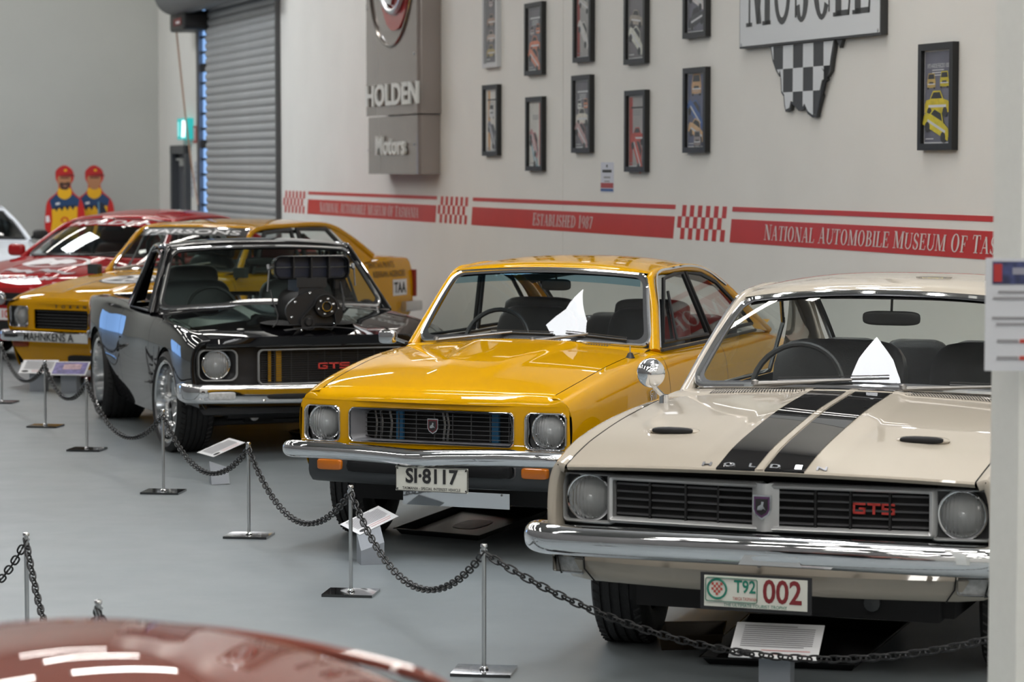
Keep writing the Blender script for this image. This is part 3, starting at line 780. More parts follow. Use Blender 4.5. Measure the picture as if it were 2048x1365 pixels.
# roundel: thin ring, red disc, chrome ring and lion
rc = wl(775, 25); rrx = wl(820, 25)[0] - wl(733, 25)[0]; rrz = wl(775, -30)[1] - wl(775, 92)[1]
rc = (wl(777, 25)[0], wl(777, 92)[1] + 0.80)
ell = lambda rx, rz, n=40: [(rc[0] + rx * math.cos(2 * math.pi * q / n), rc[1] + rz * math.sin(2 * math.pi * q / n)) for q in range(n)]
RX = rrx / 2
MB().tube([(a, -SD - 0.012, b) for a, b in ell(RX, 0.80)], 0.016, 6, closed=True).build('outer_ring', mat('bronze_ring', (0.34, 0.31, 0.29, 1), 0.2, 0.8), hs)
dz = wl(785, 62)[1]
rc2 = (wl(788, 20)[0], dz + 0.52)
ell2 = lambda rx, rz, n=40: [(rc2[0] + rx * math.cos(2 * math.pi * q / n), rc2[1] + rz * math.sin(2 * math.pi * q / n)) for q in range(n)]
MB().prism([(a, -SD - 0.03, b) for a, b in ell2(RX * 0.64, 0.52)], (0, 0.035, 0)).build('roundel', mat('roundel_red', (0.42, 0.02, 0.02, 1), 0.15, coat=0.6), hs)
rc2 = (rc2[0] + 0.03, rc2[1] + 0.14)
MB().tube([(a, -SD - 0.05, b) for a, b in ell2(RX * 0.60, 0.47)], 0.035, 10, closed=True).build('chrome_ring', ALU, hs)
lion = [(-0.30, -0.18), (-0.22, -0.36), (-0.05, -0.40), (0.02, -0.30), (0.0, -0.12), (0.12, 0.0), (0.2, 0.16), (0.05, 0.3), (-0.1, 0.28), (-0.12, 0.1), (-0.24, 0.02)]
MB().prism([(rc2[0] + a * RX * 1.6, -SD - 0.06, rc2[1] + b) for a, b in lion], (0, 0.05, 0)).build('lion_relief', ALU, hs)
for a, b in ((-w / 2 + 0.06, 0.25), (w / 2 - 0.12, 0.30), (-w / 2 + 0.06, 0.9), (w / 2 - 0.12, 1.2), (-w / 2 + 0.06, 1.75)):
    MB().lathe([(0.0, -0.01), (0.014, -0.006), (0.014, 0)], 8, (a, -SD, b)).build('rivet', ALU, hs)
# ------------------------------------------------------------------ driver standees near the end wall
M_STR = mat('standee_red', rgb(196, 24, 20), 0.5); M_STY = mat('standee_yellow', rgb(232, 176, 8), 0.5)
M_STB = mat('standee_blue', rgb(22, 62, 104), 0.5); M_STN = mat('standee_navy', rgb(24, 34, 52), 0.5)
M_SKN = mat('standee_skin', rgb(176, 122, 84), 0.6); M_BRD = mat('standee_beard', rgb(70, 44, 32), 0.7)
def standee(name, label, px, fw, seed, beard, lean):
    X = (px - CX) / F * fw
    e = empty(name, (X, fw, 0), math.radians(lean)); tag(e, label, 'cardboard cutout')
    T = 0.012
    def piece(n, pts, m, lay):
        y = -T - 0.0015 * lay
        MB().prism([(a, y, b) for a, b in pts], (0, 0.0014 if lay else T, 0)).build(n, m, e, smooth=False)
    sm = lambda pts, n=48: [(p.x, p.z) for p in crm([(a, 0, b) for a, b in pts], n, True)]
    body = [(-0.20, 0), (-0.24, 0.45), (-0.21, 0.82), (-0.25, 0.86), (-0.295, 1.0), (-0.285, 1.2), (-0.25, 1.38), (-0.12, 1.50), (-0.09, 1.60), (-0.13, 1.70), (-0.115, 1.82), (0.0, 1.89), (0.115, 1.82), (0.135, 1.70), (0.09, 1.60), (0.13, 1.50), (0.25, 1.38), (0.29, 1.2), (0.30, 1.0), (0.25, 0.86), (0.21, 0.82), (0.23, 0.45), (0.20, 0)]
    piece('card', sm(body, 90), M_STR, 0)
    piece('trousers', [(-0.20, 0.02), (-0.23, 0.45), (-0.20, 0.84), (0.20, 0.84), (0.22, 0.45), (0.19, 0.02)], M_STN, 1)
    piece('shirt_front', sm([(-0.18, 0.84), (-0.185, 1.1), (-0.17, 1.33), (0.0, 1.38), (0.17, 1.36), (0.18, 1.1), (0.18, 0.84)], 40), M_STY, 1)
    piece('yoke', [(-0.22, 1.385), (-0.19, 1.26), (-0.10, 1.27), (0.0, 1.30), (0.10, 1.30), (0.2, 1.30), (0.22, 1.40), (0.12, 1.48), (0.06, 1.42), (-0.06, 1.42), (-0.12, 1.48)], M_STB, 2)
    zig = [(-0.17, 1.27)] + [(-0.16 + 0.04 * k, (1.22 if k % 2 else 1.29) + 0.004 * k) for k in range(9)] + [(0.18, 1.31)]
    piece('zigzag', zig + [(0.18, 1.33), (-0.17, 1.29)], M_STN, 3)
    piece('neck', sm([(-0.09, 1.45), (-0.085, 1.56), (0.085, 1.56), (0.09, 1.45), (0.0, 1.40)], 24), M_STY, 3)
    piece('face', sm([(-0.095, 1.72), (-0.09, 1.62), (-0.04, 1.545), (0.045, 1.545), (0.09, 1.62), (0.095, 1.72), (0, 1.76)], 30), M_SKN, 4)
    if beard:
        piece('beard', [(-0.075, 1.625), (-0.05, 1.545), (0.04, 1.54), (0.085, 1.60), (0.085, 1.645), (0.05, 1.65), (0.0, 1.635), (-0.04, 1.65)], M_BRD, 5)
        piece('mouth', [(-0.02, 1.60), (0.04, 1.60), (0.03, 1.585), (-0.01, 1.585)], mat('standee_lip', rgb(190, 130, 110), 0.6), 6)
    piece('brow', [(-0.06, 1.715), (0.07, 1.715), (0.07, 1.70), (-0.06, 1.70)], M_BRD, 5)
    piece('cap', sm([(-0.12, 1.73), (-0.115, 1.82), (0.0, 1.885), (0.11, 1.83), (0.125, 1.74), (0.0, 1.755)], 30), mat('standee_cap', rgb(178, 22, 20), 0.5), 6)
    piece('cap_peak', [(-0.08, 1.745), (0.12, 1.77), (0.16, 1.735), (0.10, 1.725), (-0.05, 1.725)], mat('standee_peak', rgb(130, 16, 16), 0.5), 7)
    fan = [(0, 1.06)] + [(0.058 * math.cos(math.radians(a)), 1.10 + 0.052 * math.sin(math.radians(a))) for a in range(-20, 201, 20)]
    piece('chest_emblem', fan, M_STR, 3)
    piece('emblem_core', [(0.6 * a, 1.1 + 0.62 * (b - 1.1)) for a, b in fan], M_STY, 4)
    piece('cap_emblem', [(0.02 + 0.4 * a, 1.81 + 0.4 * (b - 1.09)) for a, b in fan], M_STY, 8)
    piece('shoulder_badge', [(-0.13, 1.35), (-0.07, 1.36), (-0.07, 1.33), (-0.13, 1.32)], WHITEL, 5)
    piece('sleeve_badge', [(-0.28, 1.16), (-0.23, 1.17), (-0.22, 1.08), (-0.275, 1.07)], WHITEL, 3)
    if not beard:
        piece('side_panel', [(0.06, 0.9), (0.06, 1.36), (0.12, 1.34), (0.2, 1.16), (0.2, 0.95)], M_STN, 5)
        piece('side_stripe', [(0.05, 0.95), (0.05, 1.36), (0.075, 1.36), (0.075, 0.95)], mat('standee_sky', rgb(92, 140, 170), 0.5), 6)
    MB().box((0, 0.10, 0.004), (0.4, 0.24, 0.008)).prism([(0.0, 0.0, 0.0), (0.0, 0.2, 0.0), (0.0, 0.0, 0.9)], (0.01, 0, 0)).build('support', PAPER, e, smooth=False)
standee('driver_standee', 'cardboard driver with dark beard in red, blue and yellow race suit by end wall', 131, 37.6, 1, True, -6)
standee('driver_standee', 'clean-shaven cardboard driver in red cap, right of the bearded cutout', 190, 38.3, 2, False, 4)
# ------------------------------------------------------------------ white post with price sign in the near right
PF = 7.2
# square post, turned with the hall, its left edge seen at x=1986
pc = Vector(((1986 - CX) / F * PF, PF, 0)) + WA * 0.075 - WN * 0.075 + Vector((0.0, 0.0, 0))
post = empty('trim_1', pc, WALLROT)
post['kind'] = 'structure'
M_POST = mat('post_white', (0.80, 0.805, 0.765, 1), 0.5, noise=0.02)
MB().box((0, 0, CH / 2), (0.15, 0.15, CH)).build('column', M_POST, post, smooth=False)
PF = 7.0
ps = empty('price_sign', ((2033 - CX) / F * (PF - 0.02), PF - 0.01, 0), math.radians(-4))
tag(ps, 'blurred white price sign with a photo at its top fixed to the white post', 'sign')
zt_ = CAMH - (516 - HOR) / F * PF; zb_ = CAMH - (742 - HOR) / F * PF
hh = zt_ - zb_
pw = 0.158
MB().box((0, 0, (zt_ + zb_) / 2), (pw, 0.006, hh)).build('sheet', mat('price_sheet', (0.64, 0.66, 0.70, 1), 0.45), ps, smooth=False)
phz = zt_ - hh * 0.13
MB().box((-0.002, -0.004, phz), (pw * 0.75, 0.002, hh * 0.20)).build('photo', mat('photo_blue', rgb(66, 74, 116), 0.5, noise=0.6, nscale=50), ps, smooth=False)
MB().box((-pw * 0.30, -0.006, phz), (pw * 0.14, 0.002, hh * 0.16)).build('photo_red', mat('photo_red', rgb(176, 50, 50), 0.5), ps, smooth=False)
MB().box((0.02, -0.0062, phz + 0.005), (pw * 0.36, 0.002, hh * 0.06)).build('photo_light', mat('photo_light', rgb(150, 150, 165), 0.5), ps, smooth=False)
for q, (f, wd) in enumerate(((0.30, 0.55), (0.355, 0.72), (0.53, 0.75), (0.585, 0.6))):
    MB().box((-0.002, -0.004, zt_ - hh * f), (pw * wd, 0.002, hh * 0.024)).build('text_line', INKG, ps, smooth=False)
for f in (0.735, 0.885):
    MB().box((-pw * 0.12, -0.004, zt_ - hh * f), (pw * 0.36, 0.002, hh * 0.03)).build('text_line', INKG, ps, smooth=False)
    MB().box((pw * 0.20, -0.004, zt_ - hh * f), (pw * 0.24, 0.002, hh * 0.034)).build('price', mat('price_red', rgb(190, 70, 60), 0.5), ps, smooth=False)
# ------------------------------------------------------------------ car building kit
def pillow(mb, c, d, e=4.0, nu=20, nv=12, tilt=0.0):
    """rounded block: super-ellipsoid of full size d at c, leaned back by tilt about x"""
    f = lambda t: math.copysign(abs(t) ** (2.0 / e), t)
    ct, st = math.cos(tilt), math.sin(tilt)
    rows = []
    for j in range(nv + 1):
        b = -math.pi / 2 + math.pi * j / nv
        row = []
        for i in range(nu):
            a = 2 * math.pi * i / nu
            x = d[0] / 2 * f(math.cos(b)) * f(math.cos(a)); y = d[1] / 2 * f(math.cos(b)) * f(math.sin(a)); z = d[2] / 2 * f(math.sin(b))
            row.append((c[0] + x, c[1] + y * ct + z * st, c[2] + z * ct - y * st))
        rows.append(row)
    return mb.grid(rows, cu=True)
def ringwall(mb, outer, inner, fo, fi):
    """strip between two contours given in (x, z); fo/fi give depth y"""
    mb.grid([[(x, fo(x, z), z) for x, z in outer], [(x, fi(x, z), z) for x, z in inner]], cu=True)
    return mb
def mirror(mb):
    n = len(mb.v)
    return mb.add([(-x, y, z) for x, y, z in mb.v[:n]], [tuple(f[::-1]) for f in list(mb.f)])
def headlamp(root, x, y, z, r, tint=None, bowl=None):
    hl = MB().lathe([(r * 1.0, 0.0), (r * 0.92, 0.02), (r * 0.75, 0.055), (r * 0.45, 0.085), (0.001, 0.095)], 32).build('headlight', bowl or REFL, root, loc=(x, y, z))
    MB().lathe([(r * 1.0, -0.002), (r * 0.93, -0.016), (r * 0.75, -0.03), (r * 0.5, -0.04), (r * 0.25, -0.046), (0.001, -0.048)], 32).build('lens', LENS, hl)
    MB().tube([(r * 1.03 * math.cos(2 * math.pi * k / 36), -0.004, r * 1.03 * math.sin(2 * math.pi * k / 36)) for k in range(36)], r * 0.075, 8, closed=True).build('trim_ring', CHROME, hl)
    pillow(MB(), (0, 0.02, 0), (r * 0.5, 0.06, r * 0.5), 2.2, 12, 8).build('bulb_shield', ALU, hl)
    return hl
def tyre_mesh(R, w, rr, grooves=4):
    h = w / 2; pr = [(rr, -h * 0.82), (rr + 0.012, -h * 0.94), ((R + rr) / 2, -h * 1.03), (R - 0.03, -h * 0.98), (R - 0.012, -h * 0.9)]
    n = grooves; xs = [-0.82 + 1.64 * k / (2 * n + 1) for k in range(2 * n + 2)]
    for k in range(2 * n + 1):
        a, b = xs[k] * h, xs[k + 1] * h
        crown = lambda q: R - 0.010 * (abs(q) / h) ** 3
        if k % 2 == 0:
            a -= h * 0.03; b += h * 0.03
            pr += [(crown(a), a), (crown(b), b)]
        else:
            a += h * 0.035; b -= h * 0.035
            pr += [(crown(a) - 0.009, a), (crown(b) - 0.009, b)]
    pr += [(R - 0.012, h * 0.9), (R - 0.03, h * 0.98), ((R + rr) / 2, h * 1.03), (rr + 0.012, h * 0.94), (rr, h * 0.82)]
    mb = MB().lathe(pr, 64, (0, 0, 0), 'x')
    # lateral sipes
    for k in range(56):
        a = 2 * math.pi * k / 56
        for s in (-1, 1):
            p = [(s * h * 0.86, a), (s * h * 0.62, a + 0.05)]
            mb.add([(q, (R - 0.004) * math.cos(b), (R - 0.004) * math.sin(b)) for q, b in ((p[0][0], p[0][1]), (p[1][0], p[1][1]))] +
                   [(q, (R + 0.0015) * math.cos(b + 0.02), (R + 0.0015) * math.sin(b + 0.02)) for q, b in ((p[1][0], p[1][1]), (p[0][0], p[0][1]))], [(0, 1, 2, 3)])
    return mb
def rim_mesh(mb, w, rr, style, side):
    h = w / 2; s = side
    if style == 'dish':          # deep polished dish with spokes
        mb.lathe([(rr + 0.004, s * h * 0.84), (rr + 0.016, s * h * 0.93), (rr + 0.004, s * h * 0.97), (rr - 0.012, s * h * 0.90), (rr - 0.02, s * h * 0.1), (rr - 0.06, -s * h * 0.05), (rr * 0.3, -s * h * 0.02), (rr * 0.28, s * h * 0.2), (0.001, s * h * 0.22)], 48, (0, 0, 0), 'x')
        for k in range(10):
            a = 2 * math.pi * k / 10
            mb.tube([(s * h * 0.12, rr * 0.25 * math.cos(a), rr * 0.25 * math.sin(a)), (s * h * 0.02, (rr - 0.03) * math.cos(a), (rr - 0.03) * math.sin(a))], 0.018, 6)
    else:
        mb.lathe([(rr + 0.004, s * h * 0.84), (rr + 0.014, s * h * 0.93), (rr - 0.01, s * h * 0.90), (rr - 0.03, s * h * 0.66), (rr * 0.6, s * h * 0.5), (rr * 0.42, s * h * 0.62), (rr * 0.40, s * h * 0.78), (0.001, s * h * 0.84)], 40, (0, 0, 0), 'x')
        for k in range(8):
            a = 2 * math.pi * k / 8
            mb.lathe([(0.001, 0.01), (0.024, 0.008), (0.024, 0)], 8, (s * h * 0.56, rr * 0.72 * math.cos(a), rr * 0.72 * math.sin(a)), 'x')
    mb.lathe([(rr * 0.9, -s * h * 0.3), (0.001, -s * h * 0.34)], 24, (0, 0, 0), 'x')
    return mb
class Shell:
    """the painted shell of a car, in car space: x to the photo's right, y backwards, z up; y=0 at the nose"""
    def __init__(s, S):
        s.S = S
        st = S['st']
        s.K = len(st[0][1])
        s.fx = [knots([(y, p[k][0]) for y, p in st]) for k in range(s.K)]
        s.fz = [knots([(y, p[k][1]) for y, p in st]) for k in range(s.K)]
        s.ye = st[-1][0]; s.y0 = st[0][0]
        s.warp = S.get('warp', lambda x, y, z: (x, y, z))
    def ctrl(s, y):
        return [(s.fx[k](y), 0, s.fz[k](y)) for k in range(s.K)]
    def sec(s, y, n=20, zlow=None, k0=0):
        d = crm(s.ctrl(y)[k0:], 73)
        if zlow is not None and d[0].z < zlow:
            i = next((i for i, p in enumerate(d) if p.z >= zlow), len(d) - 2)
            a, b = d[i - 1], d[i]; t = (zlow - a.z) / max(b.z - a.z, 1e-6)
            d = [a.lerp(b, t)] + d[i:]
        m = len(d); out = []
        for j in range(n):
            q = j / (n - 1) * (m - 1); i = min(int(q), m - 2)
            out.append(d[i].lerp(d[i + 1], q - i))
        return out
    def zlow(s, y):
        for yc, zc, R in s.S['arch']:
            if abs(y - yc) <= R:
                return zc + math.sqrt(max(R * R - (y - yc) ** 2, 0))
        return None
    def ysamp(s, a, b, step=0.06):
        n = max(3, int((b - a) / step))
        ys = [a + (b - a) * k / n for k in range(n + 1)]
        for yc, zc, R in s.S['arch']:
            for k in range(33):
                y = yc - R * math.cos(math.pi * k / 32)
                if a < y < b: ys.append(y)
            for y in (yc - R - 0.0008, yc + R + 0.0008):
                if a < y < b: ys.append(y)
        return sorted(set(round(y, 5) for y in ys))
    def panel(s, a, b, sg, inset=0.0, n=22):
        rows = []
        for y in s.ysamp(a, b):
            rows.append([s.warp(sg * (p.x - inset), y, p.z - inset * 0.5) for p in s.sec(y, n, s.zlow(y))])
        return MB().grid(rows)
    def lip(s, sg, depth, inset=0.0, which=0):
        mb = MB()
        for yc, zc, R in [s.S['arch'][which]]:
            rows = []
            for k in range(41):
                y = yc - R * math.cos(math.pi * k / 40)
                if y < s.y0: continue
                p = s.sec(y, 4, s.zlow(y))[0]
                rows.append([s.warp(sg * (p.x - inset), y, p.z), s.warp(sg * (p.x - depth), y, p.z + 0.004)])
            mb.grid(rows)
        return mb
    def hoodpt(s, u, v, h, lift=0.0):
        yf = h['f'][0] + (h['f'][1] - h['f'][0]) * abs(u) ** h.get('fp', 2); yr = h['r'][0] + (h['r'][1] - h['r'][0]) * u * u
        y = yf + (yr - yf) * v
        w = s.fx[-1](y) - h.get('gap', 0.006); z6 = s.fz[-1](y)
        z = z6 + (h['z'](y) - z6) * (1 - abs(u) ** h.get('p', 2.2)) + (h['b'](u, v) if 'b' in h else 0) + lift
        return s.warp(u * w, y, z)
    def hood(s, h, nu=41, nv=30, lip=0.02, rearlip=True):
        rows = []
        us = [-1 + 2 * k / (nu - 1) for k in range(nu)]
        if lip:
            rows.append([(lambda p: (p[0], p[1] + 0.012, p[2] - lip))(s.hoodpt(u, 0, h)) for u in us])
            rows.append([(lambda p: (p[0], p[1] - 0.001, p[2] - lip * 0.35))(s.hoodpt(u, 0, h)) for u in us])
        rows += [[s.hoodpt(u, (k / nv) ** 1.0 * (1 - 0.004) + 0.004, h) for u in us] for k in range(nv + 1)]
        return MB().grid(rows)
def curve2(c, e, xw):
    """crosswise curve with centre (y,z)=c and end (y,z)=e at +-xw"""
    return lambda s: Vector((s * xw, c[0] + (e[0] - c[0]) * s * s, c[1] + (e[1] - c[1]) * s * s))
def rr_param(n, rs, rt):
    """rounded rectangle in s in [-1,1], t in [0,1]"""
    out = []
    for sx, tz, a0 in ((1, 1, 0), (-1, 1, 90), (-1, 0, 180), (1, 0, 270)):
        for k in range(7):
            a = math.radians(a0 + 15 * k)
            out.append((sx * (1 - rs) + rs * math.cos(a), (1 - rt if tz else rt) + rt * math.sin(a)))
    res = []
    for i in range(len(out)):
        a, b = out[i], out[(i + 1) % len(out)]
        m = max(1, int(math.hypot(b[0] - a[0], (b[1] - a[1]) * 2) / (2.0 / n)))
        for k in range(m):
            res.append((a[0] + (b[0] - a[0]) * k / m, a[1] + (b[1] - a[1]) * k / m))
    return res
def screen(root, A, B, bulge, name, gmat, trim, seal, tr=0.011, rs=0.09, rt=0.14, inset=0.022, nrm=-1, pane_s=1.0):
    def P(s, t):
        p = A(s).lerp(B(s), t)
        n = (A(0.02) - A(-0.02)).cross(B(0) - A(0)).normalized()
        if n.y * nrm < 0: n = -n
        return p + n * (bulge * 4 * t * (1 - t) * (1 - 0.4 * s * s))
    N = 28
    mb = MB().grid([[P(-pane_s + 2 * pane_s * i / N, 0.01 + 0.98 * j / 14) for i in range(N + 1)] for j in range(15)])
    g = mb.build(name, gmat, root)
    L = [P(s, t) for s, t in rr_param(24, rs, rt)]
    MB().tube(L, tr, 8, closed=True).build(name + '_trim', trim, root)
    cen = P(0, 0.5)
    L2 = []
    for s, t in rr_param(24, rs, rt):
        hw = (A(1) - A(-1)).length / 2; hh = (B(0) - A(0)).length
        L2.append(P(s * (1 - inset / hw), 0.5 + (t - 0.5) * (1 - 2 * inset / hh)))
    rows = [L, L2]
    MB().grid([[p + Vector((0, nrm * 0.004, 0.002)) for p in L], [p + Vector((0, nrm * 0.004, 0.002)) for p in L2]], cu=True).build(name + '_seal', seal, root)
    return P
def car(S):
    root = empty(S['name'], (S['pose'][0], S['pose'][1], 0), math.radians(S['pose'][2]))
    tag(root, S['label'], 'car')
    sh = Shell(S); P = S['paint']
    S['shell'] = sh; S['root'] = root
    for nm, a, b in S['panels']:
        for sg in (-1, 1):
            pm = S.get('panelmat', {}).get(nm, P)
            sh.panel(a + 0.0025, b - 0.0025, sg).build(nm, pm, root, ang=35)
    a, b = S['panels'][0][1], S['panels'][-1][2]
    mb = sh.panel(a + 0.02, b - 0.01, 1, 0.018, 12)
    mb = mirror(mb)
    mb.build('inner_panel', MATT, root)
    for sg in (-1, 1):
        for wi in range(len(S['arch'])):
            sh.lip(sg, 0.32, 0.019, wi).build('wheel_well', MATT, root)
            sh.lip(sg, 0.022, 0.0, wi).build('arch_lip', P, root)
    if 'ret' in S:
        zm, wd, dp = S['ret']
        for sg in (-1, 1):
            q = [p for p in sh.sec(sh.y0 + .003, 40) if p.z >= zm]
            rows = []
            for t, d in ((0.0, 0.0), (0.25, -.004), (0.9, .004), (1.0, .012), (1.0, dp)):
                row = []
                for i, p in enumerate(q):
                    a_, b_ = q[max(i - 1, 0)], q[min(i + 1, len(q) - 1)]
                    tn = (b_ - a_).normalized(); n_ = Vector((-tn.z, 0, tn.x))
                    r = p + n_ * (wd * t)
                    row.append(sh.warp(sg * r.x, sh.y0 + .003 + d, r.z))
                rows.append(row)
            MB().grid(rows).build('guard_edge', P, root, ang=60)
    # underbody
    uw = S.get('uw', 0.6)
    MB().box((0, (S['uy'][0] + S['uy'][1]) / 2, 0.30), (uw * 2, S['uy'][1] - S['uy'][0], 0.12)).build('underbody', MATT, root, smooth=False)
    if 'hood' in S:
        sh.hood(S['hood'], lip=S.get('hlip', .02)).build('bonnet', P, root, ang=30)
    wsb = curve2(*S['ws'][0]); wst = curve2(*S['ws'][1])
    if 'hood' in S:
        h = S['hood']
        def cowlf(u, t, lift=0.0):
            a = Vector(sh.hoodpt(u, 1.0, h)) + Vector((0, 0.006, -0.004 * max(0, 1 - 8 * t))); b = wsb(max(-1, min(1, a.x / S['ws'][0][2]))) + Vector((0, 0.01, -0.012))
            b.x = a.x * min(1.0, S['ws'][0][2] / abs(sh.fx[-1](h['r'][0])))
            p = a.lerp(b, t) + Vector((0, 0, 0.006 * math.sin(math.pi * t) + lift))
            p.x *= 1.025
            return p
        S['cowlf'] = cowlf
        MB().grid([[cowlf(-1 + i / 16, k / 4) for i in range(33)] for k in range(5)]).build('cowl', P, root)
    S['wsP'] = screen(root, wsb, wst, S.get('wsbulge', 0.03), 'windscreen', S.get('glass', GLASS), S.get('wtrim', CHROME), S.get('sealm', SEAL), S.get('wtr', 0.011), inset=S.get('wseal', 0.026))
    # roof
    rws = [curve2((r[0], r[1]), (r[2], r[3]), r[4]) for r in S['roof']]
    q = S.get('roofq', 2.6)
    def rp(f, r, s):
        return Vector((s * r[4], r[0] + (r[2] - r[0]) * s * s, r[1] - (r[1] - r[3]) * abs(s) ** q))
    rows = []
    NS = 33
    cols = []
    for i in range(NS):
        s = -1 + 2 * i / (NS - 1)
        cols.append(crm([rp(None, r, s) for r in S['roof']], 34))
    rows = [list(x) for x in zip(*cols)]
    MB().grid(rows).build('roof', S.get('roofpaint', P), root)
    MB().grid([[p + Vector((0, 0, -0.035)) if abs(p.x) < 99 else p for p in (Vector((v.x * 0.96, v.y, v.z)) for v in r)] for r in rows]).build('headlining', S.get('lining', VINYL), root)
    # pillars and roof rails
    for sg in (-1, 1):
        path = crm([(sg * x, y, z) for x, y, z, r in S['rail']], 48)
        rs = [v.x for v in crm([(r, 0, 0) for x, y, z, r in S['rail']], 48)]
        MB().tube(path, 0.03, 12, rs=rs).build('pillar', P, root)
        if 'drip' in S:
            MB().tube(crm([(sg * x, y, z) for x, y, z in S['drip']], 40), 0.0075, 6).build('drip_rail', S.get('driptrim', CHROME), root)
        if 'cp' in S:
            MB().grid(patch([[(sg * x, y, z) for x, y, z in r] for r in S['cp']], 14, 14)).build('quarter_pillar', P, root)
        for cont in S['wins']:
            xw = lambda z: S['winx'][0][1] + (S['winx'][1][1] - S['winx'][0][1]) * (z - S['winx'][0][0]) / (S['winx'][1][0] - S['winx'][0][0])
            pts = [(sg * xw(z), y, z) for y, z in cont]
            if not S.get('open'):
                MB().poly(pts).build('side_window', S.get('sglass', GLASS), root, smooth=False)
            MB().tube(pts, S.get('wfr', 0.011), 6, closed=True).build('window_frame', S.get('wframe', SEAL), root)
        if 'belt' in S:
            MB().tube(crm([(sg * x, y, z) for x, y, z in S['belt']], 24), 0.009, 6).build('belt_trim', S.get('belttrim', CHROME), root)
    if 'rw' in S:
        r = S['roof'][-1]
        top = curve2((r[0], r[1] - 0.006), (r[2], r[3] - 0.006), r[4] * S.get('rwk', 0.93)); base = curve2(*S['rw'])
        screen(root, base, top, 0.02, 'rear_window', S.get('glass', GLASS), S.get('wtrim', CHROME), SEAL, 0.009, nrm=1)
    if 'deck' in S:
        sh.hood(S['deck'], 33, 14, 0).build('boot_lid', P, root)
        # tail
        sec = sh.sec(sh.ye, 16)
        MB().grid([[(sx * p.x, sh.ye + 0.02 * (1 - abs(sx)), p.z) for sx in (-1, -0.6, 0, 0.6, 1)] for p in sec]).build('tail_panel', P, root)
    # wheels
    wheels = S['wheels']
    for (x, y, R, w, rr, steer) in wheels:
        for sg in (-1, 1):
            if sg == 1 and 'leftonly' in S: continue
            key = 'tyre_%s_%.2f_%.2f' % (S['name'], R, w)
            tm = bpy.data.meshes.get(key)
            if tm is None:
                o = tyre_mesh(R, w, rr, S.get('grooves', 4)).build('wheel', RUBBER, root); o.data.name = key
            else:
                o = bpy.data.objects.new('wheel', tm); COL.objects.link(o); o.parent = root
            o.location = (sg * x, y, R - 0.004); o.rotation_euler = (0, 0, math.radians(steer))
            rim_mesh(MB(), w, rr, S.get('rim', 'steel'), sg).build('rim', S.get('rimmat', STEEL), o)
    # cabin
    inx = S['inx']; fl = S['seatz']
    ws0 = S['ws'][0]
    yb, zb = ws0[0][0], ws0[0][1]
    mb = MB()
    dprof = [(yb + 0.03, zb - 0.035), (yb + 0.16, zb - 0.03), (yb + 0.30, zb - 0.045), (yb + 0.36, zb - 0.09), (yb + 0.34, zb - 0.30)]
    mb.grid([[(x, y + 0.03 * (x / inx) ** 2, z - 0.02 * (x / inx) ** 2) for y, z in dprof] for x in [inx * (-1 + k / 8) for k in range(17)]])
    mb.build('dashboard', BLACK, root)
    mb = MB(); y1 = S['cabin'][1]; y0_ = yb + 0.02
    mb.grid([[(-inx, y, zb - 0.05), (-inx - 0.015, y, 0.5), (-inx + 0.02, y, 0.28), (0, y, 0.26), (inx - 0.02, y, 0.28), (inx + 0.015, y, 0.5), (inx, y, zb - 0.05)] for y in (y0_, y1)])
    mb.build('cabin_tub', MATT, root)
    MB().grid([[(sx * inx, y, z) for sx in (-1, 0, 1)] for y, z in ((S['cabin'][1] - 0.42, S['shelf'] - 0.35), (S['cabin'][1] - 0.30, S['shelf']), (S['cabin'][1], S['shelf'] - 0.01))]).build('parcel_shelf', VINYL, root)
    sw = S.get('seatw', 0.50); sm_ = S.get('seatmat', VINYL)
    def seat(x, y, z, hr, wdt):
        e = pillow(MB(), (x, y, z), (wdt, 0.52, 0.18), 5).build('seat', sm_, root)
        b = pillow(MB(), (x, y + 0.30, z + 0.30), (wdt, 0.15, 0.60), 5, tilt=0.22).build('backrest', sm_, e)
        if hr:
            pillow(MB(), (x, y + 0.39, z + 0.30 + hr), (wdt * S.get('hrw', 0.86), 0.11, S.get('hrh', 0.17)), 4, tilt=0.15).build('headrest', sm_, b)
    for sx in (-1, 1):
        seat(sx * S['seatx'], S['seaty'], fl, S.get('hr', 0.36), sw)
    if S.get('rearseat'):
        ry, rz = S['rearseat']
        pillow(MB(), (0, ry, rz), (inx * 1.85, 0.5, 0.2), 5).build('rear_seat', sm_, root)
        for k in range(4):
            pillow(MB(), (inx * (-0.69 + 0.46 * k), ry + 0.30, rz + 0.26), (inx * 0.47, 0.16, 0.5), 5, tilt=0.25).build('rear_backrest', sm_, root)
    # steering wheel, column, mirror
    cx_, cy_, cz_, cr = S['steer']
    pts = [(cx_ + cr * math.cos(a), cy_ + 0.35 * cr * math.sin(a), cz_ + 0.94 * cr * math.sin(a)) for a in [2 * math.pi * k / 32 for k in range(32)]]
    sw_ = MB().tube(pts, 0.013, 8, closed=True).build('steering_wheel', BLACK, root)
    MB().tube([(cx_, cy_ + 0.0, cz_), (cx_, cy_ - 0.28, cz_ - 0.12)], 0.03, 10).build('column', BLACK, sw_)
    mb = MB()
    for a in (0.1, math.pi - 0.1, -math.pi / 2):
        mb.tube([(cx_, cy_ - 0.02, cz_), (cx_ + cr * math.cos(a), cy_ + 0.35 * cr * math.sin(a), cz_ + 0.94 * cr * math.sin(a))], 0.010, 6)
    mb.build('spokes', ALU, sw_)
    mx_, my_, mz_, mw_ = S['rvm']
    rm = pillow(MB(), (mx_, my_, mz_), (mw_, 0.03, 0.062), 4).build('rear_view_mirror', BLACK, root)
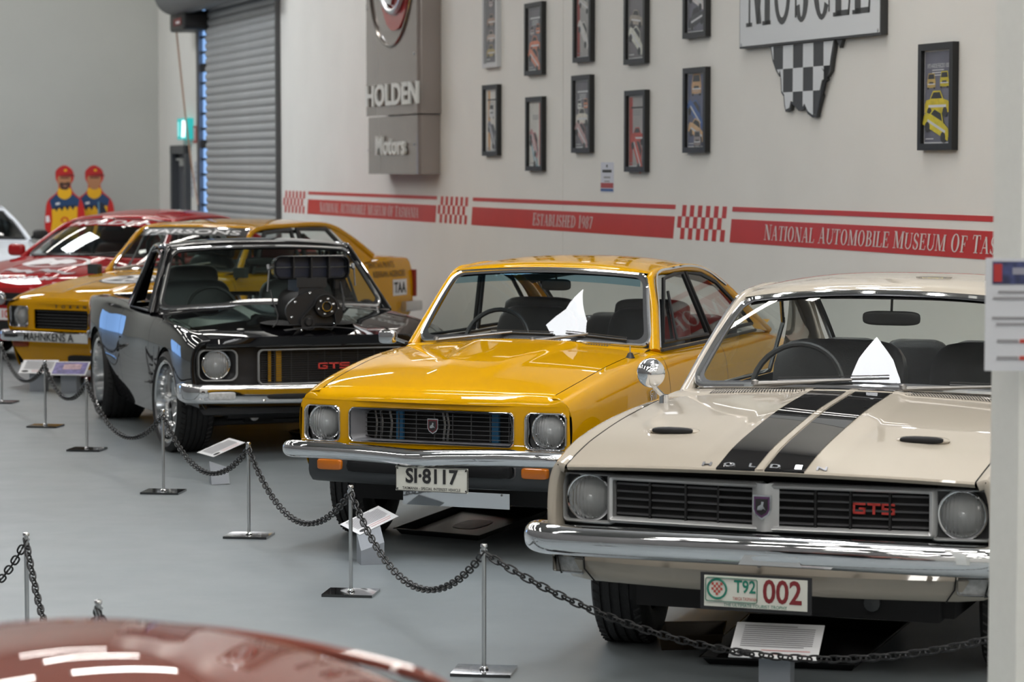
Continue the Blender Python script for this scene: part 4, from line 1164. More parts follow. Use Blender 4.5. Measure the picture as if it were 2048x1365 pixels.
    MB().tube([(mx_, my_, mz_ + 0.02), (mx_ + 0.01, my_ - 0.03, mz_ + 0.11)], 0.006, 6).build('stem', BLACK, rm)
    return root, sh
def bumper(root, pts, prof, scales, n=60, name='bumper', m=CHROME):
    path = crm(pts, n); sc = [v.x for v in crm([(k, 0, 0) for k in scales], n)]
    mb = MB(); sweep(mb, path, prof, sc)
    return mb.build(name, m, root, ang=50)
def oval(a, b, n=18, e=2.4):
    f = lambda t: math.copysign(abs(t) ** (2 / e), t)
    return [(a * f(math.cos(2 * math.pi * k / n)), b * f(math.sin(2 * math.pi * k / n))) for k in range(n)]
def frame_ring(root, name, cx, cz, w, h, r, t, depth, y, m, fy=lambda x: 0.0, sk=0.0, r2=None):
    """raised rounded frame standing proud: outer contour, front lip and inner reveal"""
    o = rrect(cx, cz, w, h, r, 6, sk); i = rrect(cx, cz, w - 2 * t, h - 2 * t, max(r - t * 0.7, 0.004) if r2 is None else r2, 6, sk)
    mi = rrect(cx, cz, w - t, h - t, max(r - t * 0.3, 0.004), 6, sk)
    mb = MB().grid([[(x, y + depth + fy(x), z) for x, z in o], [(x, y + 0.004 + fy(x), z) for x, z in o], [(x, y - 0.004 + fy(x), z) for x, z in mi], [(x, y + 0.003 + fy(x), z) for x, z in i], [(x, y + depth + fy(x), z) for x, z in i]], cu=True)
    return mb.build(name, m, root, ang=60)
def plate_poly(root, name, cont, y, m, fy=lambda x: 0.0):
    return MB().poly([(x, y + fy(x), z) for x, z in cont]).build(name, m, root, smooth=False)
def wiper(root, pivot, elbow, b0, b1, m=None):
    m = m or mat('wiper_metal', (0.28, 0.27, 0.26, 1), 0.32, 0.9)
    w = MB().tube([pivot, tuple(Vector(pivot).lerp(Vector(elbow), 0.45)), elbow], 0.006, 8, rs=[0.011, 0.008, 0.006]).build('wiper_arm', m, root)
    d = (Vector(b1) - Vector(b0)).normalized(); n = d.cross(Vector((0, -1, 0.2))).normalized()
    MB().tube([b0, b1], 0.005, 6).tube([tuple(Vector(b0) + n * -0.012), tuple(Vector(b1) + n * -0.012)], 0.003, 4).build('wiper_blade', mat('wiper_rubber', (0.05, 0.05, 0.05, 1), 0.4), w)
    MB().lathe([(0.001, 0.02), (0.015, 0.015), (0.018, 0)], 10, pivot, 'z').build('pivot_cap', m, w)
    return w
def louvres(root, S, x0, x1, n, lean=0.02, t0=.2, t1=.75):
    """a row of fine dark slots along the cowl"""
    dk = MB(); w6 = abs(Vector(S['cowlf'](1, .5)).x)
    for k in range(n):
        x = x0 + (x1 - x0) * (k + 0.5) / n; w = (x1 - x0) / n * 0.48
        dk.add([S['cowlf']((x + dx) / w6, t, 0.0022) for dx, t in ((-w / 2 - lean, t0), (w / 2 - lean, t0), (w / 2 + lean, t1), (-w / 2 + lean, t1))], [(0, 1, 2, 3)])
    o = dk.build('cowl_vent', MATT, root, smooth=False)
    o['kind'] = 'stuff'
    return o
def shield(root, x, y, z, s, m1, m2):
    c = [(-0.5, 0.5), (0.5, 0.5), (0.5, -0.15), (0.35, -0.4), (0, -0.58), (-0.35, -0.4), (-0.5, -0.15)]
    b = MB().prism([(x + a * s * 0.82, y, z + q * s) for a, q in c], (0, 0.014, 0)).build('badge', CHROME, root, smooth=False)
    MB().prism([(x + a * s * 0.70, y - 0.002, z + q * s * 0.86) for a, q in c], (0, 0.003, 0)).build('enamel_rim', m1, b, smooth=False)
    MB().prism([(x + a * s * 0.54, y - 0.004, z + q * s * 0.66) for a, q in c], (0, 0.003, 0)).build('enamel', m2, b, smooth=False)
    l = [(-0.24, -0.2), (-0.2, 0.0), (-0.02, 0.12), (0.0, 0.28), (0.14, 0.26), (0.1, 0.05), (0.26, -0.2), (0.1, -0.12), (0.0, -0.2)]
    MB().prism([(x + a * s * 0.8, y - 0.007, z + q * s * 0.8) for a, q in l], (0, 0.004, 0)).build('emblem', CHROME, b, smooth=False)
    return b
M_BADR = mat('badge_maroon', (0.10, 0.012, 0.02, 1), 0.3, coat=0.5); M_BADK = mat('badge_dark', (0.02, 0.018, 0.02, 1), 0.3, coat=0.5)
def gts(root, x0, x1, z0, z1, y, skew=0.0):
    """red outlined block letters G T S"""
    M = mat('gts_red', (0.62, 0.06, 0.05, 1), 0.35)
    W = x1 - x0; H = z1 - z0
    segs = {'G': [(0, 0, .16, 1), (0, 0, .95, .2), (0, .8, .95, 1), (.79, 0, .95, .58), (.45, .40, .95, .58)],
            'T': [(0, .78, 1, 1), (.40, 0, .60, 1)], 'S': [(0, .8, 1, 1), (0, .41, 1, .59), (0, 0, 1, .2), (0, .41, .17, 1), (.83, 0, 1, .59)]}
    b = None
    for k, ch in enumerate('GTS'):
        mb = MB(); bx = x0 + W * k / 3 + W * 0.01; bw = W / 3 * 0.93
        for a0, c0, a1, c1 in segs[ch]:
            mb.box((bx + bw * (a0 + a1) / 2, y + skew * (bx - x0), z0 + H * (c0 + c1) / 2), (bw * (a1 - a0), 0.008, H * (c1 - c0)))
        o = mb.build('badge_letter', M, root if b is None else b, smooth=False)
        b = b or o
    return b
def num_plate(root, name, x, y, z, w, h, back, edge, rz=0.0):
    e = MB().box((0, 0, 0), (w, 0.004, h)).build(name, back, root, smooth=False, loc=(x, y, z))
    if edge:
        frame_ring(e, 'rim', 0, 0, w, h, 0.012, 0.004, 0.002, -0.003, edge)
    return e
# ------------------------------------------------------------------ paints
def paint(name, col, rough=0.28, coat=1.0, metal=0.0, flake=0.0):
    return mat(name, col, rough, metal, coat, noise=0.02, nscale=3, coatrough=0.012, spec=0.0)
P_BEI = paint('beige_paint', (0.47, 0.42, 0.35, 1))
P_YEL = paint('mustard_paint', (0.63, 0.318, 0.0006, 1))
P_YEL2 = paint('race_yellow_paint', (0.68, 0.335, 0.002, 1))
P_BLK = paint('black_paint', (0.006, 0.006, 0.0075, 1), 0.2)
P_RED = paint('red_paint', (0.42, 0.018, 0.022, 1))
P_WHT = paint('white_paint', (0.62, 0.65, 0.70, 1))
P_BRN = paint('maroon_paint', (0.25, 0.085, 0.065, 1))
P_STR = paint('stripe_black', (0.010, 0.010, 0.011, 1), 0.3)
M_GRY = mat('dark_grey_trim', (0.055, 0.058, 0.062, 1), 0.4)
M_SILV = mat('grille_silver', (0.66, 0.67, 0.68, 1), 0.30, 0.45)
M_BARG = mat('grille_bar_grey', (0.11, 0.11, 0.115, 1), 0.35, 0.5)
def smooth01(t):
    t = max(0.0, min(1.0, t)); return t * t * (3 - 2 * t)
# ------------------------------------------------------------------ beige coupe with black stripes
S = dict(name='beige_coupe', label='beige two-door coupe with twin black bonnet stripes and plate T92 002', pose=(0.898, 9.315, -21), paint=P_BEI)
S['st'] = [(0.0, [(.80, .385), (.818, .46), (.832, .56), (.833, .66), (.822, .74), (.795, .79), (.758, .782)]),
           (0.15, [(.82, .375), (.845, .46), (.86, .55), (.86, .66), (.848, .75), (.812, .818), (.765, .812)]),
           (0.35, [(.855, .375), (.875, .45), (.885, .53), (.885, .65), (.87, .765), (.828, .848), (.772, .845)]),
           (0.80, [(.86, .22), (.895, .38), (.905, .53), (.905, .66), (.892, .79), (.842, .885), (.778, .895)]),
           (1.40, [(.86, .20), (.90, .38), (.91, .53), (.91, .68), (.896, .81), (.85, .90), (.775, .93)]),
           (2.20, [(.86, .19), (.90, .36), (.91, .52), (.91, .68), (.897, .80), (.86, .875), (.80, .89)]),
           (3.20, [(.86, .20), (.90, .36), (.91, .52), (.91, .68), (.90, .80), (.87, .88), (.79, .905)]),
           (3.90, [(.85, .24), (.89, .38), (.90, .52), (.90, .66), (.89, .79), (.85, .87), (.74, .90)]),
           (4.55, [(.78, .34), (.82, .42), (.83, .52), (.83, .64), (.82, .75), (.79, .82), (.70, .845)])]
FWm = lambda x: 0.11 * x * x
S['warp'] = lambda x, y, z: (x, y + (FWm(x) - 0.045) * max(0, 1 - max(y, 0) / 0.8) ** 2, z)
S['panels'] = [('front_guard', 0.0, 1.45), ('door', 1.45, 2.85), ('rear_guard', 2.85, 4.55)]
S['arch'] = [(0.80, 0.33, 0.36), (3.60, 0.33, 0.35)]
S['uy'] = (0.35, 4.3); S['uw'] = 0.62
S['hood'] = dict(f=(-0.01, 0.0), r=(1.30, 1.27), z=knots([(-0.02, .80), (0.12, .828), (0.35, .868), (0.8, .925), (1.3, .962)]), p=2.0,
                 b=lambda u, v: 0.010 * smooth01((0.30 - abs(abs(u) - 0.0)) / 0.06) * smooth01(v * 6))
S['ws'] = [((1.40, .982), (1.52, .958), .735), ((1.885, 1.343), (1.99, 1.298), .64)]
S['roof'] = [(1.885, 1.352, 1.99, 1.31, .64), (1.98, 1.382, 2.08, 1.325, .655), (2.2, 1.402, 2.3, 1.34, .668), (2.65, 1.402, 2.65, 1.34, .668), (3.05, 1.355, 2.98, 1.295, .645)]
S['rail'] = [(.76, 1.50, .915, .03), (.71, 1.76, 1.12, .026), (.655, 2.0, 1.295, .024), (.670, 2.25, 1.325, .022), (.672, 2.6, 1.33, .022), (.655, 2.95, 1.285, .026), (.70, 3.4, 1.09, .03), (.74, 3.7, .94, .02)]
S['drip'] = [(.78, 1.50, .93), (.735, 1.74, 1.12), (.680, 1.98, 1.30), (.694, 2.25, 1.332), (.696, 2.6, 1.335), (.68, 2.95, 1.285)]
S['cp'] = [[(.668, 2.85, 1.30), (.715, 2.95, 1.10), (.79, 3.05, .89)], [(.655, 3.02, 1.285), (.71, 3.3, 1.09), (.78, 3.45, .90)], [(.62, 3.06, 1.29), (.67, 3.45, 1.09), (.68, 3.72, .93)]]
S['wins'] = [[(1.63, .92), (2.02, 1.275), (2.3, 1.305), (2.72, 1.30), (2.92, 1.15), (2.92, .92)]]
S['winx'] = [(.90, .79), (1.32, .672)]
S['wframe'] = CHROME
S['rw'] = ((3.70, .965), (3.60, .95), .63)
S['deck'] = dict(f=(3.72, 3.62), r=(4.53, 4.50), z=knots([(3.6, .96), (4.1, .93), (4.5, .87)]))
S['wheels'] = [(.755, .80, .325, .21, .19, 6), (.755, 3.60, .325, .21, .19, 0)]
S['inx'] = .70; S['seatz'] = .50; S['cabin'] = (1.5, 3.6); S['shelf'] = .93
S['seatx'] = .36; S['seaty'] = 2.25; S['hr'] = 0; S['seatw'] = .62; S['rearseat'] = (2.95, .55)
S['steer'] = (-.36, 1.82, .93, .20); S['rvm'] = (0.02, 1.93, 1.235, .25)
S['wtr'] = 0.014; S['roofq'] = 2.8; S['ret'] = (.43, .034, .10)
mon, sh = car(S)
SM = S
# stripes on the bonnet
h = S['hood']
for nm, x0, x1 in (('bonnet_stripe', -.166, -.018), ('bonnet_stripe', .018, .166)):
    rows = []
    for k in range(41):
        v = k / 40
        row = []
        for i in range(6):
            x = x0 + (x1 - x0) * i / 5
            u = x / .77
            row.append(Vector(sh.hoodpt(u, v, h, 0.0022)))
        rows.append(row)
    rows.insert(0, [p + Vector((0, 0.0, -0.007)) for p in rows[0]])
    MB().grid(rows).build(nm, P_STR, mon)
for nm, x0, x1 in (('cowl_stripe', -.166, -.018), ('cowl_stripe', .018, .166)):
    MB().grid([[(x0 + (x1 - x0) * i / 4, y, z) for i in range(5)] for y, z in ((1.305, .967), (1.35, .978), (1.395, .977))]).build(nm, P_STR, mon)
MB().grid([[(x, y, z) for x in (-.012, .012)] for y, z in [(lambda p: (p[1], p[2]))(sh.hoodpt(0, k / 12, h, 0.003)) for k in range(13)]]).build('bonnet_rib', P_BEI, mon)
# bonnet name letters
for k, ch in enumerate('HOLDEN'):
    x = -.205 + .0845 * k
    t = text_mb(ch, 0.032, extrude=0.003, sx=1.75, bold=0.0006)
    p = sh.hoodpt(x / .76, 0.022, h, 0.004)
    xf(t, lambda a, b, c: (x + a, p[1] + b * 0.80 - c * 0.5, p[2] + b * 0.5 + c * 0.8)).build('name_letter', CHROME if 0 < k < 5 else M_BARG, mon, smooth=False)
# bonnet air slots
for sg in (-1, 1):
    c = sh.hoodpt(sg * .62, 0.36, h)
    sc_ = pillow(MB(), (c[0], c[1], c[2] + 0.002), (0.20, 0.085, 0.030), 2.6, 24, 10).build('air_slot', P_BEI, mon)
    pillow(MB(), (c[0], c[1] - 0.022, c[2] + 0.005), (0.165, 0.05, 0.026), 3, 24, 10).build('slot_mouth', MATT, sc_)
# front recess
fym = lambda x: FWm(x) - 0.02
cont = rrect(0, .655, 1.60, .235, .05)
MB().grid([[(x, fym(x) + 0.11, z) for x in [-.80 + .1 * k for k in range(17)]] for z in (.53, .60, .70, .775)]).build('grille_recess', MATT, mon)
MB().grid([[(x, FWm(x) - 0.03, .775 + 0.006 * (1 - (x / .8) ** 2)) for x in [-.78 + .065 * k for k in range(25)]], [(x, FWm(x) + 0.10, .772) for x in [-.78 + .065 * k for k in range(25)]]]).build('lock_panel', MATT, mon)
for sg in (-1, 1):
    frame_ring(mon, 'headlight_bezel', sg * .694, .655, .215, .19, .022, .011, .04, .035, M_SILV, FWm)
    plate_poly(mon, 'bezel_plate', rrect(sg * .694, .655, .20, .175, .02), .072, M_GRY, FWm)
    headlamp(mon, sg * .694, .055 + FWm(.69), .655, .082)
    frame_ring(mon, 'grille_frame', sg * .308, .661, .60, .178, .014, .021, .05, .012, M_SILV, FWm)
    MB().grid([[(sg * x, .06 + FWm(x), z) for x in (.02, .15, .3, .45, .59)] for z in (.585, .735)]).build('grille_backing', MATT, mon)
    for k in range(5):
        z = .605 + .0275 * k
        for (xa, xb, dy) in ((.045, .175, 0.0), (.185, .30, .012), (.31, .44, .012), (.45, .578, .012)):
            MB().box((sg * (xa + xb) / 2, .038 + dy + FWm((xa + xb) / 2), z), (xb - xa, .014, .0075), math.atan2(2 * .11 * (xa + xb) / 2 * sg, 1)).build('grille_bar', M_BARG, mon, smooth=False)
    for x in (.18, .305, .445):
        MB().box((sg * x, .045 + FWm(x), .66), (.008, .02, .14)).build('grille_upright', BLACK, mon, smooth=False)
MB().grid([[(x, y, z) for x, y in ((-.05, .03), (-.03, .012), (-.008, -.006), (.008, -.006), (.03, .012), (.05, .03))] for z in (.575, .6, .72, .748)]).build('grille_divider', M_SILV, mon)
shield(mon, 0, -0.022, .668, .082, mat('badge_violet', (0.09, 0.03, 0.10, 1), .3, coat=.5), M_BADK)
gts(mon, .312, .464, .648, .688, .055, 0.09)
# bumper
bp = [(-.915, .30, .502), (-.905, .13, .506), (-.85, .01, .510), (-.70, -.05, .514), (-.35, -.105, .522), (0, -.125, .526)]
bp = bp + [(-x, y, z) for x, y, z in bp[:-1]][::-1]
bumper(mon, bp, [(0.05 * math.cos(a) ** 1 if math.cos(a) > 0 else 0.02 * math.cos(a), 0.057 * math.copysign(abs(math.sin(a)) ** 0.8, math.sin(a))) for a in [2 * math.pi * k / 28 for k in range(28)]], [.55, .9, 1, 1, 1, 1, 1, 1, 1, .9, .55])
MB().add([(-.02, -.176, .515), (.17, -.170, .515), (.185, -.160, .478), (-.045, -.166, .478)], [(0, 1, 2, 3)]).build('bumper_sticker', mat('sticker_clear', (0.55, 0.56, 0.57, 1), .3), mon, smooth=False)
# lower valance and corner lamps
rows = []
for z, dy, sx in ((.455, .02, 1.0), (.43, .0, 1.0), (.39, .005, .985), (.355, .03, .96), (.345, .07, .95)):
    rows.append([(x * sx, dy + FWm(x) * 1.4 - .045 + max(0, abs(x) - .79) * 4, z) for x in [-.83, -.815] + [-.80 + .08 * k for k in range(21)] + [.815, .83]])
MB().grid(rows).build('valance', P_BEI, mon)
for sg in (-1, 1):
    l = MB(); l.grid([[(sg * x, .012 + FWm(x) * 1.4 - .05, z) for x in (.70, .74, .78, .81)] for z in (.385, .40, .42, .435)])
    l.build('corner_lamp', CLEARL, mon)
    frame_ring(mon, 'lamp_bezel', sg * .757, .41, .135, .066, .01, .007, .012, -.045, CHROME, lambda x: FWm(x) * 1.4)
    MB().tube([(sg * .69, FWm(.69) * 1.4 - .046, .455), (sg * .685, FWm(.69) * 1.4 - .05, .40), (sg * .65, FWm(.65) * 1.4 - .02, .35)], .003, 5).build('seam', MATT, mon)
for x in (-.6, -.35, .0, .35, .6):
    MB().lathe([(0.001, -.01), (.010, -.006), (.010, .01)], 8, (x, -.05 + FWm(x) * 1.3, .462)).build('bumper_bolt', STEEL, mon)
# number plate T92 002
pl = num_plate(mon, 'number_plate', .02, -.165, .378, .405, .132, mat('plate_frame_black', (0.02, 0.02, 0.022, 1), .4), None)
M_PLW = mat('plate_white', (0.66, 0.66, 0.60, 1), .35); M_PLG = mat('plate_green', (0.015, 0.19, 0.13, 1), .4); M_PLM = mat('plate_maroon', (0.20, 0.02, 0.025, 1), .4)
MB().box((0, -.004, .002), (.375, .003, .11)).build('plate_face', M_PLW, pl, smooth=False)
frame_ring(pl, 'green_border', -.0875, .008, .19, .085, .008, .0016, .001, -.0075, M_PLG)
facing(text_mb('T92', .062, sx=.80, bold=.0012), -.038, -.0075, .020).build('plate_text', M_PLG, pl, smooth=False)
facing(text_mb('002', .116, sx=.82, bold=.0022), .098, -.0075, .006).build('plate_number', M_PLM, pl, smooth=False)
facing(text_mb('TARGA TASMANIA', .017, sx=.62), -.038, -.0075, -.022).build('plate_caption', mat('plate_red', (0.45, 0.08, 0.06, 1), .4), pl, smooth=False)
facing(text_mb('THE ULTIMATE TOURIST TROPHY', .016, sx=.95), .0, -.0075, -.045).build('plate_footer', M_PLG, pl, smooth=False)
MB().tube([(-.14 + .034 * math.cos(2 * math.pi * k / 24), -.007, .010 + .034 * math.sin(2 * math.pi * k / 24)) for k in range(24)], .004, 6, closed=True).build('emblem_ring', M_PLG, pl)
mb = MB()
for r in range(5):
    for c in range(5):
        x = -.156 + .008 * c; z = .028 - .009 * r
        if (r + c) % 2 == 0 and abs(x + .14) < .022 - .0045 * r + .004:
            mb.box((x, -.0075, z), (.008, .001, .009))
mb.build('emblem_checks', mat('plate_red', None), pl, smooth=False)
# cowl vents, wipers, mirror
for x0, x1 in ((-.60, -.20), (.20, .60)):
    louvres(mon, S, x0, x1, 34, -.012, .12, .72)
wiper(mon, (-.42, 1.375, .985), (-.02, 1.40, 1.012), (-.33, 1.40, 1.0), (.13, 1.41, 1.022))
wiper(mon, (.20, 1.36, .985), (.56, 1.42, 1.0), (.38, 1.40, 1.002), (.70, 1.46, .995))
mr = MB().tube([(-.725, 1.10, .915), (-.725, 1.10, .955)], .02, 12).build('wing_mirror', CHROME, mon)
MB().tube([(-.725, 1.10, .945), (-.75, 1.06, .985), (-.765, 1.045, 1.02)], .010, 10).build('mirror_stalk', CHROME, mr)
MB().lathe([(0.001, -.045), (.02, -.042), (.045, -.028), (.058, -.006), (.060, .004), (.052, .006), (.001, .006)], 32, (-.765, 1.05, 1.045)).build('mirror_head', CHROME, mr)
# chassis bits under the nose
MB().box((0, .55, .28), (1.15, .5, .10)).build('crossmember', MATT, mon, smooth=False)
MB().tube([(-.5, .40, .27), (.5, .40, .27)], .022, 8).build('sway_bar', BLACK, mon)
MB().lathe([(0.001, -.02), (.03, -.015), (.03, .02)], 14, (.33, .30, .29)).build('bush', M_GRY, mon)
# ------------------------------------------------------------------ mustard yellow coupe
S = dict(name='yellow_coupe', label='mustard yellow two-door coupe with plate SI 8117', pose=(-0.407, 12.444, -22), paint=P_YEL)
S['st'] = [(0.05, [(.65, .41), (.675, .47), (.70, .55), (.708, .64), (.698, .72), (.66, .772), (.60, .785)]),
           (0.18, [(.68, .39), (.705, .46), (.725, .55), (.732, .65), (.72, .74), (.68, .797), (.615, .808)]),
           (0.38, [(.72, .38), (.74, .45), (.752, .55), (.756, .66), (.742, .765), (.70, .83), (.632, .842)]),
           (0.75, [(.72, .24), (.76, .40), (.775, .55), (.778, .68), (.765, .80), (.715, .878), (.643, .893)]),
           (1.15, [(.72, .20), (.765, .38), (.785, .54), (.787, .69), (.775, .82), (.73, .905), (.652, .926)]),
           (1.55, [(.72, .19), (.77, .36), (.79, .54), (.79, .70), (.775, .83), (.74, .905), (.672, .935)]),
           (2.30, [(.72, .19), (.77, .36), (.79, .54), (.79, .70), (.775, .83), (.74, .905), (.66, .935)]),
           (3.00, [(.72, .20), (.775, .36), (.795, .54), (.797, .70), (.785, .83), (.75, .905), (.66, .935)]),
           (3.55, [(.70, .24), (.76, .38), (.785, .54), (.785, .68), (.765, .80), (.72, .875), (.60, .91)]),
           (4.05, [(.62, .33), (.68, .42), (.70, .54), (.70, .65), (.68, .745), (.64, .81), (.56, .84)])]
FYt = lambda x: .03 + .10 * x * x
S['panels'] = [('front_guard', 0.075, 1.30), ('door', 1.30, 2.28), ('rear_guard', 2.28, 4.05)]
S['arch'] = [(.80, .30, .335), (3.18, .30, .33)]
S['uy'] = (0.3, 3.9); S['uw'] = .52
S['hood'] = dict(f=(.095, .135), fp=3.0, r=(1.26, 1.22), z=knots([(.08, .800), (.16, .822), (.35, .860), (.7, .912), (1.26, .965)]), p=2.4,
                 b=lambda u, v: .016 * smooth01((.20 + .30 * v - abs(u)) / .10) * smooth01(v * 3) * (.4 + .6 * v))
S['ws'] = [((1.33, .972), (1.37, .952), .655), ((1.655, 1.330), (1.635, 1.306), .545)]
S['roof'] = [(1.655, 1.338, 1.635, 1.316, .545), (1.73, 1.366, 1.73, 1.328, .556), (2.1, 1.390, 2.1, 1.338, .57), (2.5, 1.370, 2.5, 1.308, .575), (2.82, 1.30, 2.76, 1.235, .572)]
S['rail'] = [(.68, 1.36, .925, .03), (.618, 1.52, 1.13, .026), (.556, 1.655, 1.300, .022), (.570, 1.9, 1.324, .022), (.578, 2.2, 1.328, .022), (.584, 2.5, 1.292, .024), (.602, 2.85, 1.175, .03), (.645, 3.22, 1.0, .035), (.67, 3.45, .92, .02)]
S['drip'] = [(.695, 1.40, .945), (.632, 1.56, 1.15), (.578, 1.69, 1.308), (.592, 1.9, 1.335), (.600, 2.2, 1.337), (.606, 2.48, 1.30), (.625, 2.75, 1.215)]
S['cp'] = [[(.588, 2.52, 1.285), (.620, 2.87, 1.12), (.685, 3.12, .945)], [(.585, 2.68, 1.262), (.622, 3.02, 1.11), (.70, 3.32, .925)], [(.565, 2.76, 1.245), (.59, 3.1, 1.12), (.61, 3.42, .955)]]
S['wins'] = [[(1.47, .968), (1.75, 1.285), (1.95, 1.303), (2.08, 1.303), (2.22, .968)], [(2.28, .970), (2.13, 1.303), (2.38, 1.288), (2.6, 1.235), (2.85, 1.11), (3.06, .978)]]
S['winx'] = [(.96, .690), (1.30, .590)]; S['wfr'] = .012
S['belt'] = [(.72, 1.36, .935), (.735, 1.8, .938), (.735, 2.3, .94), (.725, 3.0, .945)]; S['belttrim'] = SEAL
S['rw'] = ((3.44, .985), (3.30, .965), .575)
S['deck'] = dict(f=(3.46, 3.32), r=(4.04, 4.0), z=knots([(3.3, .985), (3.7, .94), (4.04, .875)]))
S['wheels'] = [(.69, .80, .30, .20, .165, 4), (.68, 3.18, .30, .20, .165, 0)]
S['inx'] = .62; S['seatz'] = .50; S['cabin'] = (1.4, 3.3); S['shelf'] = .96
S['seatx'] = .33; S['seaty'] = 1.95; S['hr'] = .27; S['hrh'] = .15; S['seatw'] = .47; S['rearseat'] = (2.65, .52); S['hrw'] = .92
S['steer'] = (-.33, 1.68, .93, .185); S['rvm'] = (.0, 1.72, 1.245, .165)
S['wseal'] = .03
S['hlip'] = .010
tor, sh = car(S)
ST = S
# tinted sun band along the top of the windscreen
Pw = S['wsP']
MB().grid([[Pw(-.93 + 1.86 * i / 24, t) + Vector((0, -.003, .002)) for i in range(25)] for t in (.80, .86, .92, .965)]).build('sun_band', glass('sun_tint', (.42, .62, .74, 1), .0), tor)
# nose: panel with openings
def cellring(root, cx, cz, w, h, r, ox0, ox1, oz0, oz1, fy, m, name, sk=0.0, rec=.012, xlim=None):
    inn = rrect(cx, cz, w, h, r, 6, sk); out = rrect((ox0 + ox1) / 2, (oz0 + oz1) / 2, ox1 - ox0, oz1 - oz0, .0008, 6)
    if xlim: out = [(math.copysign(xlim(z) + .003, x) if abs(x) > .69 else x, z) for x, z in out]
    rows = []
    for t in (0, .35, .7, .93, 1.0):
        rows.append([(a[0] + (b[0] - a[0]) * t, fy(a[0] + (b[0] - a[0]) * t) + (rec if t == 1.0 else 0), a[1] + (b[1] - a[1]) * t) for a, b in zip(out, inn)])
    return MB().grid(rows, cu=True).build(name, m, root, ang=60)
TSEC = [p for p in sh.sec(.078, 80) if p.z > .45]
def xsec(z):
    return min(TSEC, key=lambda p: abs(p.z - z)).x
for sg in (-1, 1):
    cellring(tor, sg * .583, .632, .205, .178, .035, *((.44, .704) if sg > 0 else (-.704, -.44)), .525, .748, FYt, P_YEL, 'nose_panel', xlim=xsec)
cellring(tor, 0, .634, .862, .168, .03, -.44, .44, .525, .748, FYt, P_YEL, 'nose_panel')
hd = S['hood']
TSEC = [p for p in sh.sec(.078, 60) if p.z > .50]
def zsec(x):
    up = [p for p in TSEC if p.z > .66]
    for a, b in zip(up[:-1], up[1:]):
        if b.x <= abs(x) <= a.x:
            t = (abs(x) - a.x) / (b.x - a.x + 1e-9); return a.z + (b.z - a.z) * t
    return up[-1].z if abs(x) < up[-1].x else .66
def nosetop(x):
    if abs(x) <= .598:
        p = sh.hoodpt(x / .606, 0, hd); return Vector((x, p[1] - .009, p[2] - .001))
    p = sh.hoodpt(math.copysign(.98, x), 0, hd)
    t = min(1, (abs(x) - .598) / .108)
    return Vector((x, p[1] - .006 + (.078 - p[1] + .006) * smooth01(t * 2.5), p[2] - .003 + (zsec(x) - p[2] + .003) * smooth01(t * 1.6)))
xs = [-.704 + 1.408 * k / 52 for k in range(53)]
def nrow(x, t):
    a = Vector((x, FYt(x), min(.7478, zsec(x) - .002))); c = nosetop(x)
    m = Vector((x, a.y + .10 * (c.y - a.y), a.z + .72 * (c.z - a.z)))
    return tuple(a * (1 - t) ** 2 + m * (2 * t * (1 - t)) + c * t * t)
MB().grid([[nrow(x, k / 7) for x in xs] for k in range(8)] + [[tuple(nosetop(x) + Vector((0, .004, -.02))) for x in xs]]).build('nose_top', P_YEL, tor, ang=60)
for sg in (-1, 1):
    frame_ring(tor, 'headlight_bezel', sg * .583, .632, .212, .186, .038, .013, .07, -.006, CHROME, FYt)
    plate_poly(tor, 'bezel_plate', rrect(sg * .583, .632, .20, .175, .03), .062, M_GRY, FYt)
    headlamp(tor, sg * .585, .045 + FYt(.585), .632, .081)
    pillow(MB(), (sg * .535, .0 + FYt(.53), .432), (.135, .05, .052), 6).build('indicator', AMBER, tor)
frame_ring(tor, 'grille_surround', 0, .634, .87, .176, .034, .012, .03, -.008, CHROME, FYt)
ringwall(MB(), rrect(0, .634, .85, .155, .03), rrect(.03, .632, .775, .135, .03), lambda x, z: FYt(x), lambda x, z: FYt(x) + .055).build('grille_funnel', mat('funnel_grey', (.14, .14, .15, 1), .4), tor, ang=60)
MB().grid([[(x, .17, z) for x in (-.43, 0, .43)] for z in (.55, .72)]).build('radiator_face', MATT, tor)
for k in range(6):
    z = .578 + .0215 * k
    MB().grid([[(x, FYt(x) + .055 + dy, z + dz) for x in [-.36 + .078 * q for q in range(11)]] for dy, dz in ((0, -.002), (-.012, -.001), (-.012, .002), (0, .0015))]).build('grille_bar', M_BARG, tor)
for k in range(8):
    x = -.28 + .095 * k
    MB().box((x, FYt(x) + .055, .632), (.004, .008, .128)).build('grille_upright', M_BARG, tor, smooth=False)
M_BLUE = mat('blue_hose', (0.03, 0.17, 0.36, 1), .4)
for x in (-.20, .30):
    MB().box((x, .14, .632), (.035, .02, .15)).build('blue_duct', M_BLUE, tor, smooth=False)
for x in (-.33, -.30, -.25, .03, .05, .38):
    MB().tube([(x, .135, .56), (x + .01, .13, .64), (x - .005, .135, .71)], .006, 6).build('engine_hose', STEEL, tor)
shield(tor, .01, FYt(0) + .02, .640, .068, M_BADR, M_BADK)
bp = [(-.735, .20, .498), (-.752, .10, .500), (-.725, .02, .506), (-.62, -.035, .512), (-.40, -.062, .512), (-.16, -.085, .505), (0, -.098, .498)]
bp = bp + [(-x, y, z) for x, y, z in bp[:-1]][::-1]
bumper(tor, bp, [(0.045 * math.cos(a) if math.cos(a) > 0 else 0.02 * math.cos(a), 0.042 * math.copysign(abs(math.sin(a)) ** 0.85, math.sin(a))) for a in [2 * math.pi * k / 28 for k in range(28)]], [.45, .8, 1, 1, 1, 1, 1.03, 1, 1, 1, 1, .8, .45])
